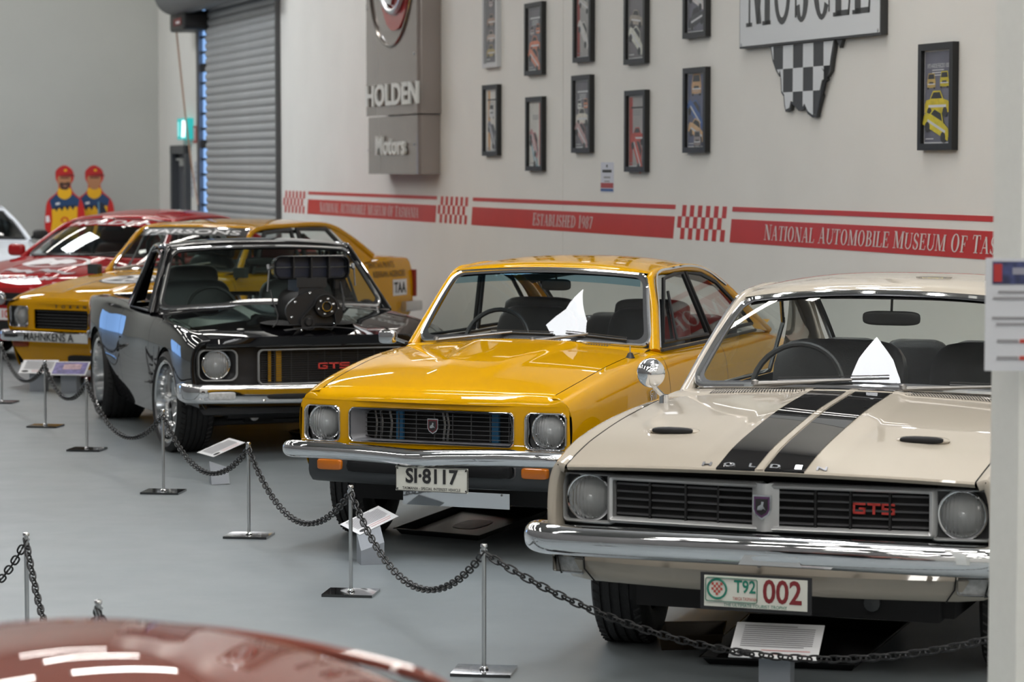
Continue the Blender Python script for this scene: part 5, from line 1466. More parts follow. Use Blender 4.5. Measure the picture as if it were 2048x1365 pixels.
# dark valance with an intake slot
xs = [-.66 + 1.32 * k / 30 for k in range(31)]
MB().grid([[(x, FYt(x) + dy, z) for x in xs] for z, dy in ((.47, .03), (.455, .0), (.40, -.005), (.375, .005), (.345, .04), (.335, .09))]).build('valance', M_GRY, tor)
pillow(MB(), (0, .03, .435), (.86, .06, .062), 8, 30, 8).build('intake', MATT, tor)
frame_ring(tor, 'intake_lip', 0, .435, .88, .066, .02, .005, .01, -.012, mat('lip_grey', (0.16, 0.16, 0.17, 1), .35), FYt)
# plate
pl = num_plate(tor, 'number_plate', .075, -.11, .402, .372, .118, M_PLW, INK)
facing(text_mb('SI·8117', .094, sx=.96, bold=.0028), .0, -.005, .012).build('plate_number', INK, pl, smooth=False)
facing(text_mb('TASMANIA - SPECIAL INTEREST VEHICLE', .0185, sx=.90, bold=.0002), .0, -.005, -.045).build('plate_caption', INK, pl, smooth=False)
for sx in (-1, 1):
    for sz in (-1, 1):
        MB().lathe([(.001, -.003), (.004, -.002), (.004, 0)], 8, (sx * .176, -.003, sz * .048)).build('plate_screw', INK, pl)
MB().box((.06, .22, .27), (.56, .012, .075)).build('skid_plate', CHROME, tor, smooth=False)
for x in (-.1, .3):
    MB().lathe([(.001, -.004), (.006, -.002), (.006, 0)], 8, (x, .213, .30)).build('skid_bolt', STEEL, tor)
MB().box((0, .62, .27), (.9, .4, .09)).build('crossmember', MATT, tor, smooth=False)
# cowl vents, wipers, badge, aerial, mirror
for x0, x1, n in ((-.45, -.10, 24), (-.10, .10, 12), (.10, .45, 24)):
    louvres(tor, S, x0, x1, n, -.010 if n == 24 else -.005, .15 if n == 24 else .45, .75)
wiper(tor, (-.50, 1.26, .965), (-.10, 1.335, 1.012), (-.22, 1.335, 1.01), (.13, 1.335, 1.006))
wiper(tor, (.04, 1.27, .972), (.32, 1.345, 1.012), (.20, 1.34, 1.012), (.53, 1.35, .985))
for k, (tx, zz) in enumerate((('GTR', .745), ('XU1', .715))):
    t = text_mb(tx, .045, extrude=.002, sx=1.2)
    xf(t, lambda a, b, c: (.790 + c, 1.02 + a, zz + b)).build('side_badge', CHROME, tor, smooth=False)
ae = MB().lathe([(.001, .03), (.012, .026), (.024, .0)], 14, (.66, 1.04, .915), 'z').build('aerial', BLACK, tor)
MB().tube([(.66, 1.04, .94), (.655, 1.05, .975)], .003, 6).build('mast', STEEL, ae)
mr = MB().tube([(-.73, 1.42, .93), (-.80, 1.40, .955)], .010, 8).build('door_mirror', CHROME, tor)
pillow(MB(), (-.845, 1.40, .965), (.10, .05, .075), 4).build('mirror_head', CHROME, mr)
MB().grid([[(x, y, z) for x in (-.5, 0, .5)] for y, z in ((3.80, .935), (4.0, .925), (4.06, .945))]).build('boot_spoiler', P_YEL, tor)
vent = MB().tube([(.70, 1.66, .97), (.622, 1.74, 1.22)], .009, 6).build('quarter_light_post', SEAL, tor)
# ------------------------------------------------------------------ black blown utility
S = dict(name='black_utility', label='glossy black utility with a supercharger and scoop through its bonnet', pose=(-1.185, 16.83, 18.3), paint=P_BLK)
S['st'] = [(0.0, [(.80, .33), (.86, .43), (.885, .53), (.888, .63), (.872, .71), (.83, .765), (.765, .778)]),
           (0.30, [(.865, .345), (.895, .43), (.91, .53), (.91, .64), (.895, .74), (.85, .805), (.78, .815)]),
           (0.75, [(.86, .22), (.905, .38), (.92, .52), (.92, .65), (.905, .76), (.862, .832), (.79, .845)]),
           (1.40, [(.86, .20), (.905, .36), (.92, .52), (.92, .66), (.905, .77), (.87, .845), (.805, .868)]),
           (2.00, [(.86, .19), (.90, .36), (.915, .52), (.912, .66), (.897, .77), (.868, .842), (.80, .862)]),
           (2.50, [(.86, .19), (.905, .36), (.925, .52), (.93, .66), (.915, .78), (.885, .855), (.80, .87)]),
           (3.10, [(.88, .22), (.935, .38), (.968, .52), (.975, .66), (.96, .79), (.92, .875), (.80, .888)]),
           (3.65, [(.86, .28), (.92, .40), (.95, .52), (.957, .66), (.945, .79), (.91, .88), (.80, .892)]),
           (4.08, [(.80, .36), (.86, .44), (.89, .53), (.897, .66), (.887, .78), (.86, .865), (.78, .88)])]
FYb = lambda x: .05 * x * x
M_BTRIM = mat('bright_trim', (.55, .55, .54, 1), .35, .25)
S['warp'] = lambda x, y, z: (x, y + (.05 * x * x - .02) * max(0, 1 - max(y, 0) / .8) ** 2, z)
S['panels'] = [('front_guard', 0.0, 1.32), ('door', 1.32, 2.44), ('tray_side', 2.44, 4.08)]
S['arch'] = [(.72, .325, .365), (3.18, .325, .36)]
S['uy'] = (.35, 3.9); S['uw'] = .58
S['hood'] = dict(f=(-.03, .03), r=(1.36, 1.42), z=knots([(-.03, .796), (.12, .815), (.35, .838), (.8, .878), (1.4, .915)]), p=2.4, b=lambda u, v: .012 * smooth01((.42 - abs(u)) / .10) * smooth01(v * 3))
S['ws'] = [((1.44, .918), (1.57, .888), .805), ((1.86, 1.314), (1.94, 1.286), .635)]
S['roof'] = [(1.86, 1.324, 1.94, 1.297, .635), (1.95, 1.35, 2.0, 1.312, .648), (2.2, 1.364, 2.2, 1.318, .655), (2.5, 1.345, 2.46, 1.297, .64)]
S['rail'] = [(.835, 1.55, .855, .03), (.745, 1.74, 1.065, .026), (.648, 1.94, 1.28, .024), (.662, 2.15, 1.306, .022), (.655, 2.42, 1.285, .026), (.70, 2.62, 1.1, .03), (.76, 2.80, .88, .03)]
S['drip'] = [(.855, 1.56, .875), (.77, 1.75, 1.07), (.672, 1.95, 1.29), (.686, 2.15, 1.314), (.68, 2.42, 1.29), (.725, 2.62, 1.1)]
S['cp'] = [[(.668, 2.36, 1.285), (.735, 2.42, 1.1), (.845, 2.45, .862)], [(.66, 2.44, 1.28), (.71, 2.6, 1.09), (.80, 2.75, .87)], [(.62, 2.5, 1.275), (.64, 2.62, 1.1), (.68, 2.72, .90)]]
S['wins'] = [[(1.72, .878), (1.98, 1.25), (2.2, 1.278), (2.36, 1.262), (2.42, .872)]]
S['winx'] = [(.86, .845), (1.29, .678)]; S['open'] = True
S['rw'] = ((2.72, .93), (2.68, .92), .60); S['glass'] = glass('screen_glass', (0.66, 0.76, 0.73, 1), 1.1)
S['deck'] = dict(f=(2.78, 2.78), r=(4.06, 4.05), z=knots([(2.7, .885), (4.1, .885)]), p=6)
S['wheels'] = [(.80, .72, .335, .25, .262, 5), (.80, 3.18, .335, .32, .262, 0)]
S['rim'] = 'dish'; S['rimmat'] = mat('polished_alloy', (0.80, 0.81, 0.82, 1), .09, 1.0); S['grooves'] = 5
S['inx'] = .76; S['seatz'] = .46; S['cabin'] = (1.5, 2.75); S['shelf'] = .86
S['seatx'] = .38; S['seaty'] = 2.1; S['hr'] = .30; S['seatw'] = .55; S['hrw'] = .7; S['hrh'] = .2
S['steer'] = (-.38, 1.75, .86, .18); S['rvm'] = (0, 1.92, 1.2, .22); S['ret'] = (.33, .03, .09); S['wtr'] = .013
blk, sh = car(S)
SB = S
hd = S['hood']
xs = [-.79 + 1.58 * k / 40 for k in range(41)]
MB().grid([[(x, FYb(x) - .012, .722 + .004 * (1 - (x / .8) ** 2)) for x in xs], [(x, FYb(x) - .03, .735) for x in xs], [(x, FYb(x) - .034, .752) for x in xs], [(x, sh.hoodpt(max(-1, min(1, x / .76)), 0, hd)[1] - .010, sh.hoodpt(max(-1, min(1, x / .76)), 0, hd)[2] - .006 - max(0, abs(x) - .76) * .3) for x in xs], [(x, sh.hoodpt(max(-1, min(1, x / .76)), 0, hd)[1] + .0, sh.hoodpt(max(-1, min(1, x / .76)), 0, hd)[2] - .022) for x in xs]]).build('nose_top', P_BLK, blk, ang=50)
MB().grid([[(x, FYb(x) + .09, z) for x in [-.85 + .17 * k for k in range(11)]] for z in (.46, .6, .735)]).build('front_panel', mat('satin_black', (.014, .014, .016, 1), .35), blk)
for sg in (-1, 1):
    frame_ring(blk, 'headlight_bezel', sg * .708, .612, .255, .205, .05, .009, .06, .01, M_BTRIM, FYb)
    ringwall(MB(), rrect(sg * .708, .612, .243, .193, .045), rrect(sg * .714, .615, .18, .175, .085), lambda x, z: FYb(x) + .035, lambda x, z: FYb(x) + .075).build('bezel_bowl', BLACK, blk, ang=60)
    headlamp(blk, sg * .714, .05 + FYb(.71), .615, .086, bowl=mat('warm_reflector', (0.88, 0.84, 0.72, 1), .3, .9, bump=.5, bscale=50))
    pillow(MB(), (sg * .705, -.062, .425), (.175, .03, .05), 6).build('bumper_lamp', CLEARL, blk)
frame_ring(blk, 'grille_surround', .03, .597, .97, .228, .035, .009, .03, -.012, M_BTRIM, FYb)
MB().grid([[(x, .16, z) for x in (-.48, 0, .53)] for z in (.47, .72)]).build('radiator_face', MATT, blk)
M_GOLD = mat('gold_bracket', (0.62, 0.36, 0.03, 1), .35, .5)
for x in (-.37, -.31, .46):
    MB().box((x, .055, .597), (.035 if x == -.31 else .02, .01, .20)).build('cooler_bracket', M_GOLD, blk, smooth=False)
for k in range(14):
    z = .50 + .0145 * k
    MB().grid([[(x, FYb(x) + .03 + dy, z + dz) for x in [-.43 + .092 * q for q in range(11)]] for dy, dz in ((0, 0), (-.01, .001), (0, .003))]).build('grille_bar', M_GRY if k != 7 else M_BARG, blk)
for k in range(8):
    MB().box((-.34 + .11 * k, .036, .597), (.004, .008, .21)).build('grille_upright', M_GRY, blk, smooth=False)
gts(blk, -.062, .15, .577, .617, .012)
bp = [(-.895, .34, .44), (-.905, .16, .44), (-.875, .02, .438), (-.70, -.02, .434), (-.35, -.05, .43), (0, -.065, .428)]
bp = bp + [(-x, y, z) for x, y, z in bp[:-1]][::-1]
bumper(blk, bp, oval(.04, .062, 24, 4), [.7, .95, 1, 1, 1, 1, 1, 1, 1, .95, .7])
pillow(MB(), (0, -.088, .415), (.84, .03, .036), 6, 28, 8).build('bumper_slot', MATT, blk)
for sg in (-1, 1):
    MB().lathe([(.001, -.006), (.010, -.003), (.010, .004)], 10, (sg * .44, -.092, .39)).build('bumper_bolt', CHROME, blk)
xs = [-.84 + 1.68 * k / 24 for k in range(25)]
MB().grid([[(x * k, dy + FYb(x), z) for x in xs] for z, dy, k in ((.385, .0, 1), (.34, -.01, .99), (.30, .0, .96), (.285, .05, .93))]).build('valance', P_BLK, blk)
MB().tube([(-.70, .6, .2), (-.25, .45, .22), (.25, .45, .22), (.70, .6, .2)], .03, 8).build('lower_arm', BLACK, blk)
MB().box((0, .6, .24), (.9, .35, .07)).build('crossmember', MATT, blk, smooth=False)
MB().lathe([(.001, -.02), (.03, -.016), (.03, .02)], 14, (-.40, .38, .25)).build('ball_joint', STEEL, blk)
MB().lathe([(.001, -.02), (.022, -.016), (.022, .02)], 14, (.0, .35, .255)).build('tow_eye', M_GOLD, blk)
louvres(blk, S, -.55, .35, 60, 0, .3, .7).data.materials[0] = M_BARG
pillow(MB(), (-.52, .22, .829), (.05, .035, .012), 2.2).build('bonnet_pin', ALU, blk)
for k in range(4):
    for sg in (-1, 1):
        MB().grid([[(sg * (.923 + dx), 1.14 + .02 * k + y, .60 - .06 * k + z) for dx, z in ((-.004, .01), (.004, 0), (-.004, -.012))] for y in (0, .10)]).build('guard_vent', MATT, blk)
# supercharger
case = MB()
case.grid([[(x + .04, y, z + .0) for x, z in rrect(0, .93, .26, .22, .08)] for y in (.46, .92)], cu=True); case.poly([(x + .04, .46, z) for x, z in rrect(0, .93, .26, .22, .08)])
sc = case.build('supercharger', BLACK, blk, ang=50)
for k in range(13):
    y = .52 + .03 * k
    MB().grid([[(x + .04, y + d, z) for x, z in rrect(0, .93, .295 if d else .26, .25 if d else .22, .09)] for d in (0, .006)] + [[(x + .04, y + .012, z) for x, z in rrect(0, .93, .26, .22, .08)]], cu=True).build('cooling_rib', BLACK, sc, ang=30)
fc = [(.03 + .172 * math.cos(a) * (1 + .12 * math.cos(2 * a + .6)), .912 + .150 * math.sin(a) * (1 + .1 * math.sin(2 * a))) for a in [2 * math.pi * k / 36 for k in range(36)]]
MB().prism([(x, .43, z) for x, z in fc], (0, .035, 0)).build('front_cover', mat('satin_black', None), sc)
for k in range(8):
    a = 2 * math.pi * k / 8 + .2
    MB().lathe([(.001, -.012), (.009, -.008), (.009, .0)], 8, (.03 + .155 * math.cos(a), .43, .912 + .132 * math.sin(a))).build('cover_bolt', CHROME, sc)
MB().lathe([(.001, -.03), (.024, -.03), (.026, -.05), (.032, -.05), (.034, -.03), (.068, -.03), (.072, -.026), (.072, .01), (.066, .014)], 32, (.095, .41, .956)).build('upper_pulley', mat('dark_anodised', (.03, .03, .032, 1), .3, .6), sc)
MB().tube([(.095 + .03 * math.cos(2 * math.pi * k / 24), .36, .956 + .03 * math.sin(2 * math.pi * k / 24)) for k in range(24)], .004, 6, closed=True).build('pulley_ring', CHROME, sc)
for k in range(6):
    a = 2 * math.pi * k / 6 + .3
    MB().lathe([(.001, -.010), (.0085, -.006), (.0085, 0)], 8, (.095 + .05 * math.cos(a), .38, .956 + .05 * math.sin(a))).build('pulley_bolt', CHROME, sc)
MB().lathe([(.001, -.03), (.02, -.03), (.03, -.02), (.045, -.02), (.048, .01)], 24, (-.02, .41, .855)).build('lower_pulley', BLACK, sc)
blt = [(.095 + .078 * math.cos(a), .956 + .078 * math.sin(a)) for a in [math.radians(d) for d in range(-40, 171, 15)]] + [(-.02 + .054 * math.cos(a), .855 + .054 * math.sin(a)) for a in [math.radians(d) for d in range(150, 331, 20)]] + [(.13, .80), (.165, .84)]
mb = MB(); mb.grid([[(x, .375, z) for x, z in blt], [(x, .425, z) for x, z in blt], [(.04 + (x - .04) * .95, .425, .92 + (z - .92) * .95) for x, z in blt], [(.04 + (x - .04) * .95, .375, .92 + (z - .92) * .95) for x, z in blt]], cu=True, cv=True); mb.build('drive_belt', RUBBER, sc, ang=30)
MB().box((.03, .66, 1.055), (.17, .30, .05)).box((.03, .62, 1.105), (.20, .24, .06)).build('manifold_neck', BLACK, sc, smooth=False)
mb = MB()
o_ = rrect(.037, 1.203, .505, .158, .05); i_ = rrect(.037, 1.203, .47, .125, .04)
mb.grid([[(x, .52, z) for x, z in o_], [(x, .515, z) for x, z in rrect(.037, 1.203, .49, .144, .045)], [(x, .53, z) for x, z in i_], [(x, .62, z) for x, z in i_]], cu=True)
mb.grid([[(x, .52, z) for x, z in o_], [(x, .70, z) for x, z in rrect(.037, 1.195, .46, .14, .05)], [(x, .80, z) for x, z in rrect(.037, 1.16, .34, .09, .04)]], cu=True); mb.poly([(x, .80, z) for x, z in rrect(.037, 1.16, .34, .09, .04)])
mb.build('intake_scoop', mat('gloss_black', (.008, .008, .009, 1), .18, coat=.5), sc, ang=40)
for k in range(4):
    MB().box((.037 - .177 + .118 * k, .60, 1.203), (.112, .006, .122)).build('butterfly_plate', mat('plate_blue_black', (.012, .016, .034, 1), .35), sc, smooth=False)
for k in range(3):
    MB().box((.037 - .118 + .118 * k, .56, 1.203), (.009, .07, .13)).build('scoop_divider', BLACK, sc, smooth=False)
MB().tube([(-.195, .585, 1.203), (.27, .585, 1.203)], .004, 6).build('butterfly_shaft', ALU, sc)
for sg, x in ((-1, -.245), (1, .32)):
    MB().tube([(x, .56, 1.22), (x, .54, 1.19)], .012, 8).tube([(x, .55, 1.2), (x - sg * .03, .58, 1.2)], .008, 8).build('linkage_arm', ALU, sc)
    MB().tube([(x, .53, 1.19), (x + .02 * sg * .5, .54, 1.05 if sg < 0 else 1.08)], .006, 6).build('linkage_rod', STEEL, sc)
MB().tube([(-.235, .54, 1.06), (-.225, .52, .99), (-.20, .48, .90), (-.215, .44, .85), (-.25, .42, .825)], .0055, 6).build('throttle_cable', BLACK, sc)
MB().tube([(.235, .56, 1.12), (.24, .50, 1.0), (.225, .44, .92)], .008, 6).build('breather_hose', BLACK, sc)
MB().box((.235, .57, 1.10), (.07, .04, .08)).build('linkage_bracket', mat('satin_black', None), sc, smooth=False)
MB().grid([[(x + .04, y, .815 + .014 * math.cos(x * 8) + (y - .3) * .08) for x in (-.24, -.12, 0, .12, .24)] for y in (.28, .34)]).build('bonnet_cutout', MATT, sc)
pillow(MB(), (.04, .66, .835), (.62, .56, .03), 2.4, 24, 6).build('cutout_shade', MATT, sc)  # matt dark disc standing in for the shade in the bonnet opening
sc.location = (-.085, -.31, .02)
# ------------------------------------------------------------------ yellow racing sedan
S = dict(name='yellow_race_sedan', label='yellow racing sedan number 25 with PARSONS windscreen band', pose=(-3.786, 22.404, -31), paint=P_YEL2)
S['st'] = [(.03, [(.60, .15), (.66, .30), (.70, .45), (.728, .58), (.722, .67), (.688, .712), (.62, .725)]),
           (.20, [(.66, .17), (.72, .32), (.762, .46), (.772, .60), (.762, .70), (.72, .76), (.632, .772)]),
           (.60, [(.72, .20), (.775, .35), (.80, .48), (.805, .62), (.795, .74), (.75, .82), (.645, .848)]),
           (1.30, [(.72, .19), (.775, .35), (.80, .50), (.805, .65), (.795, .79), (.75, .875), (.665, .912)]),
           (2.20, [(.72, .19), (.775, .35), (.80, .50), (.805, .66), (.795, .80), (.76, .885), (.69, .91)]),
           (3.20, [(.72, .20), (.775, .36), (.80, .50), (.805, .67), (.80, .82), (.765, .93), (.68, .96)]),
           (3.80, [(.70, .26), (.76, .40), (.79, .52), (.795, .68), (.787, .84), (.745, .97), (.66, 1.005)]),
           (4.22, [(.66, .36), (.72, .45), (.748, .55), (.752, .68), (.742, .83), (.70, .965), (.62, .99)])]
S['panels'] = [('front_guard', .03, 1.30), ('front_door', 1.30, 2.42), ('rear_door', 2.42, 3.10), ('rear_guard', 3.10, 4.22)]
S['arch'] = [(.72, .29, .33), (3.32, .29, .33)]
S['uy'] = (.3, 4.0); S['uw'] = .52
S['hood'] = dict(f=(.045, .075), r=(1.30, 1.26), z=knots([(.04, .742), (.2, .785), (.5, .835), (.9, .885), (1.3, .935)]), p=2.4, b=lambda u, v: .012 * smooth01((.45 - abs(u)) / .08) * smooth01(v * 3))
S['ws'] = [((1.36, .952), (1.42, .935), .71), ((1.78, 1.314), (1.80, 1.304), .62)]
S['roof'] = [(1.78, 1.322, 1.80, 1.314, .62), (1.88, 1.356, 1.88, 1.33, .635), (2.3, 1.388, 2.3, 1.345, .645), (2.8, 1.38, 2.8, 1.338, .645), (3.1, 1.345, 3.08, 1.31, .62)]
S['rail'] = [(.745, 1.40, .91, .03), (.685, 1.60, 1.12, .026), (.63, 1.80, 1.298, .024), (.648, 2.3, 1.332, .024), (.645, 2.9, 1.325, .026), (.65, 3.3, 1.19, .03), (.69, 3.6, 1.02, .03)]
S['cp'] = [[(.652, 2.92, 1.31), (.68, 3.15, 1.15), (.755, 3.30, .95)], [(.645, 3.06, 1.305), (.675, 3.32, 1.14), (.74, 3.52, .985)], [(.60, 3.10, 1.315), (.62, 3.36, 1.16), (.65, 3.62, 1.01)]]
S['wins'] = [[(1.66, .93), (1.90, 1.275), (2.3, 1.30), (2.40, .93)], [(2.50, .93), (2.40, 1.30), (2.86, 1.292), (3.12, 1.10), (3.12, .95)]]
S['winx'] = [(.92, .725), (1.31, .665)]; S['wfr'] = .022; S['wframe'] = M_GRY
S['rw'] = ((3.62, 1.03), (3.58, 1.02), .60)
S['deck'] = dict(f=(3.64, 3.60), r=(4.20, 4.18), z=knots([(3.5, 1.03), (4.2, 1.02)]))
S['wheels'] = [(.67, .72, .29, .21, .17, 0), (.67, 3.32, .29, .21, .17, 0)]
S['inx'] = .64; S['seatz'] = .45; S['cabin'] = (1.45, 3.4); S['shelf'] = .98
S['seatx'] = .34; S['seaty'] = 2.1; S['hr'] = .33; S['steer'] = (-.34, 1.80, .88, .18); S['rvm'] = (0, 1.85, 1.2, .2)
rac, sh = car(S)
SR = S
FYr = lambda x: .03 + .05 * x * x
for sg in (-1, 1):
    cellring(rac, sg * .605, .578, .225, .185, .03, *((.475, .724) if sg > 0 else (-.724, -.475)), .46, .690, FYr, P_YEL2, 'nose_panel')
    frame_ring(rac, 'headlight_bezel', sg * .605, .578, .23, .19, .032, .008, .05, -.005, CHROME, FYr)
    plate_poly(rac, 'bezel_plate', rrect(sg * .605, .578, .215, .175, .03), .05, M_GRY, FYr)
    headlamp(rac, sg * .60, .04 + FYr(.6), .578, .083)
cellring(rac, 0, .558, .86, .165, .012, -.475, .475, .46, .690, FYr, P_YEL2, 'nose_panel')
MB().grid([[(x, .11, z) for x in (-.45, 0, .45)] for z in (.47, .65)]).build('grille_backing', MATT, rac)
for k in range(6):
    MB().box((0, .075, .49 + .027 * k), (.86, .012, .006)).build('grille_bar', M_GRY, rac, smooth=False)
hd = S['hood']
xs = [-.72 + 1.44 * k / 44 for k in range(45)]
def rtop(x):
    q = sh.hoodpt(max(-1, min(1, x / .622)), 0, hd)
    return Vector((x, q[1] - .006, q[2] - .003 - max(0, abs(x) - .62) * .45))
def rrow(x, t):
    a = Vector((x, FYr(x), .690)); c = rtop(x); m = Vector((x, a.y + .05 * (c.y - a.y), a.z + .8 * (c.z - a.z)))
    return tuple(a * (1 - t) ** 2 + m * (2 * t * (1 - t)) + c * t * t)
MB().grid([[rrow(x, k / 6) for x in xs] for k in range(7)] + [[tuple(rtop(x) + Vector((0, .004, -.02))) for x in xs]]).build('nose_top', P_YEL2, rac, ang=60)
for k, ch in enumerate('TORANA'):
    facing(text_mb(ch, .038, extrude=.003, sx=1.2), -.158 + .079 * k, FYr(0) - .012, .672).build('name_letter', INK, rac, smooth=False)
bp = [(-.76, .28, .415), (-.775, .12, .415), (-.73, .0, .415), (-.55, -.05, .415), (-.3, -.065, .415), (0, -.07, .415)]
bp = bp + [(-x, y, z) for x, y, z in bp[:-1]][::-1]
bumper(rac, bp, oval(.035, .045, 20, 4), [.8, 1, 1, 1, 1, 1, 1, 1, 1, 1, .8])
MB().grid([[(x, -.112 + .08 * x * x, z) for x in [-.43 + .143 * k for k in range(7)]] for z in (.378, .452)]).build('bumper_band', mat('bumper_white', (.62, .64, .64, 1), .3, coat=.3), rac)
t = text_mb('MAHNKENS A', .094, sx=.96, align='LEFT', bold=.0012)
xf(t, lambda a, b, c: (-.425 + a, -.120 + .08 * (-.425 + a) ** 2, .415 + b)).build('bumper_lettering', INK, rac, smooth=False)
MB().box((-.58, -.105, .42), (.12, .004, .03)).build('bumper_logo', INK, rac, smooth=False)
xs = [-.66 + 1.32 * k / 24 for k in range(25)]
MB().grid([[(x * k, dy + FYr(x), z) for x in xs] for z, dy, k in ((.41, .0, 1), (.34, -.02, 1), (.27, -.01, .95), (.20, .0, .86), (.14, .03, .82))]).build('front_spoiler', P_YEL2, rac)
pillow(MB(), (.18, .02, .23), (.40, .08, .07), 5).build('spoiler_duct', MATT, rac)
for sg in (-1, 1):
    pillow(MB(), (sg * .56, .022, .345), (.17, .05, .055), 5).build('indicator', mat('dark_amber', (.35, .05, .01, 1), .3), rac)
MB().box((-.50, .02, .155), (.12, .01, .04)).build('spoiler_sticker', WHITEL, rac, smooth=False)
def on_screen(Pf, s0, s1, t0, t1, off=.006):
    """map flat text (x in 0..1, y in 0..1) onto a windscreen"""
    def f(x, y):
        p = Pf(s0 + (s1 - s0) * x, t0 + (t1 - t0) * y)
        return p + Vector((0, -off, off * .6))
    return f
def fit01(mb):
    xs_ = [v[0] for v in mb.v]; ys_ = [v[1] for v in mb.v]
    a, b, c, d = min(xs_), max(xs_), min(ys_), max(ys_)
    return xf(mb, lambda x, y, z: ((x - a) / (b - a), (y - c) / (d - c), 0))
f = on_screen(S['wsP'], -.94, .94, .79, .985, .004)
MB().grid([[f(i / 20, j / 3) for i in range(21)] for j in range(4)]).build('screen_band', mat('band_black', (.012, .012, .013, 1), .35), rac)
f = on_screen(S['wsP'], -.84, .84, .825, .945, .009)
t = fit01(text_mb('PARSONS', 1, bold=.02)); xf(t, lambda x, y, z: f(x, y)).build('screen_lettering', WHITEL, rac, smooth=False)
def on_hood(u0, u1, v0, v1, lift, h_=None, s_=None):
    return lambda x, y: s_.hoodpt(u0 + (u1 - u0) * x, v0 + (v1 - v0) * y, h_, lift)
f = on_hood(-.42, .52, .42, .72, .004, hd, sh)
n = 36
def disc(r, lift, nm, m, root, u0, u1, v0, v1, h_, s_):
    g = on_hood(u0, u1, v0, v1, lift, h_, s_)
    mb = MB(); rows = [[g(.5 + .5 * r * q * math.cos(2 * math.pi * k / n), .5 + .5 * r * q * math.sin(2 * math.pi * k / n)) for k in range(n)] for q in (.02, .25, .5, .75, 1)]
    mb.grid(rows, cu=True).build(nm, m, root)
disc(1.0, .003, 'number_disc', INK, rac, -.42, .52, .40, .78, hd, sh)
disc(.9, .0045, 'number_field', WHITEL, rac, -.42, .52, .40, .78, hd, sh)
f = on_hood(-.25, .35, .48, .70, .0065, hd, sh)
t = fit01(text_mb('25', 1, bold=.02)); xf(t, lambda x, y, z: f(x, y)).build('bonnet_number', INK, rac, smooth=False)
def side_x(y, z, s_):
    for a, b in zip(*(lambda q: (q[:-1], q[1:]))(s_.sec(y, 40))):
        if a.z <= z <= b.z: return a.x
    return s_.fx[3](y)
def side_text(root, s, y0, y1, z0, z1, m, s_, nm, bold=0.0, flip=False):
    t = fit01(text_mb(s, 1, bold=bold))
    xf(t, lambda x, y, z: (side_x(y0 + (y1 - y0) * x, z0 + (z1 - z0) * y, s_) + .005, y0 + (y1 - y0) * x, z0 + (z1 - z0) * y)).build(nm, m, root, smooth=False)
MB().grid([[(side_x(3.80 + .28 * i / 4, .63 + .155 * j / 4, sh) + .003, 3.80 + .28 * i / 4, .63 + .155 * j / 4) for i in range(5)] for j in range(5)]).build('sticker', WHITEL, rac)
side_text(rac, 'TAA', 3.82, 4.06, .655, .76, INK, sh, 'sticker_text', .03)
M_ORG = mat('orange_print', (.34, .13, .004, 1), .5); M_DKP = mat('dark_print', (.12, .06, .01, 1), .5)
side_text(rac, 'SPARTAN PAINTS', 3.40, 3.86, .905, .965, M_DKP, sh, 'side_lettering')
side_text(rac, 'KERRAN AGENCIES', 3.46, 4.06, .815, .875, M_DKP, sh, 'side_lettering', .01)
MB().grid([[(side_x(1.2 + 1.9 * i / 16, zz, sh) + .003, 1.2 + 1.9 * i / 16, zz) for i in range(17)] for zz in (.62, .66, .70)]).build('side_stripe', M_GRY, rac)
MB().box((.72, 4.23, .74), (.12, .03, .26)).build('tail_lamp', mat('tail_red', (.25, .02, .015, 1), .3), rac, smooth=False)
bumper(rac, [(.80, 3.98, .52), (.79, 4.22, .52), (.70, 4.30, .52), (0, 4.34, .52), (-.70, 4.30, .52), (-.79, 4.22, .52), (-.80, 3.98, .52)], oval(.035, .05, 16, 4), [1] * 7, name='rear_bumper', m=mat('bumper_silver', (.62, .62, .62, 1), .25, .8))
wiper(rac, (-.55, 1.30, .95), (-.10, 1.37, 1.02), (-.35, 1.37, 1.0), (.15, 1.37, 1.01))
wiper(rac, (.05, 1.30, .955), (.45, 1.38, 1.02), (.2, 1.37, 1.01), (.62, 1.40, .98))
for sg in (-1, 1):
    mr = MB().tube([(sg * .76, 1.35, .88), (sg * .80, 1.33, .91)], .012, 8).build('door_mirror', BLACK, rac)
    MB().box((sg * .83, 1.33, .94), (.12, .06, .09)).build('mirror_head', mat('mirror_dark', (.04, .05, .055, 1), .3), mr, smooth=False)
mb = MB()
for y in (1.75, 2.6):
    mb.tube([(-.60, y, .45), (-.58, y + .05, 1.18), (-.50, y + .06, 1.27), (.50, y + .06, 1.27), (.58, y + .05, 1.18), (.60, y, .45)], .02, 8)
    mb.build('roll_bar', BLACK, rac); mb = MB()
MB().tube([(.55, 2.66, 1.24), (.5, 3.25, .95)], .02, 8).build('roll_stay', BLACK, rac)
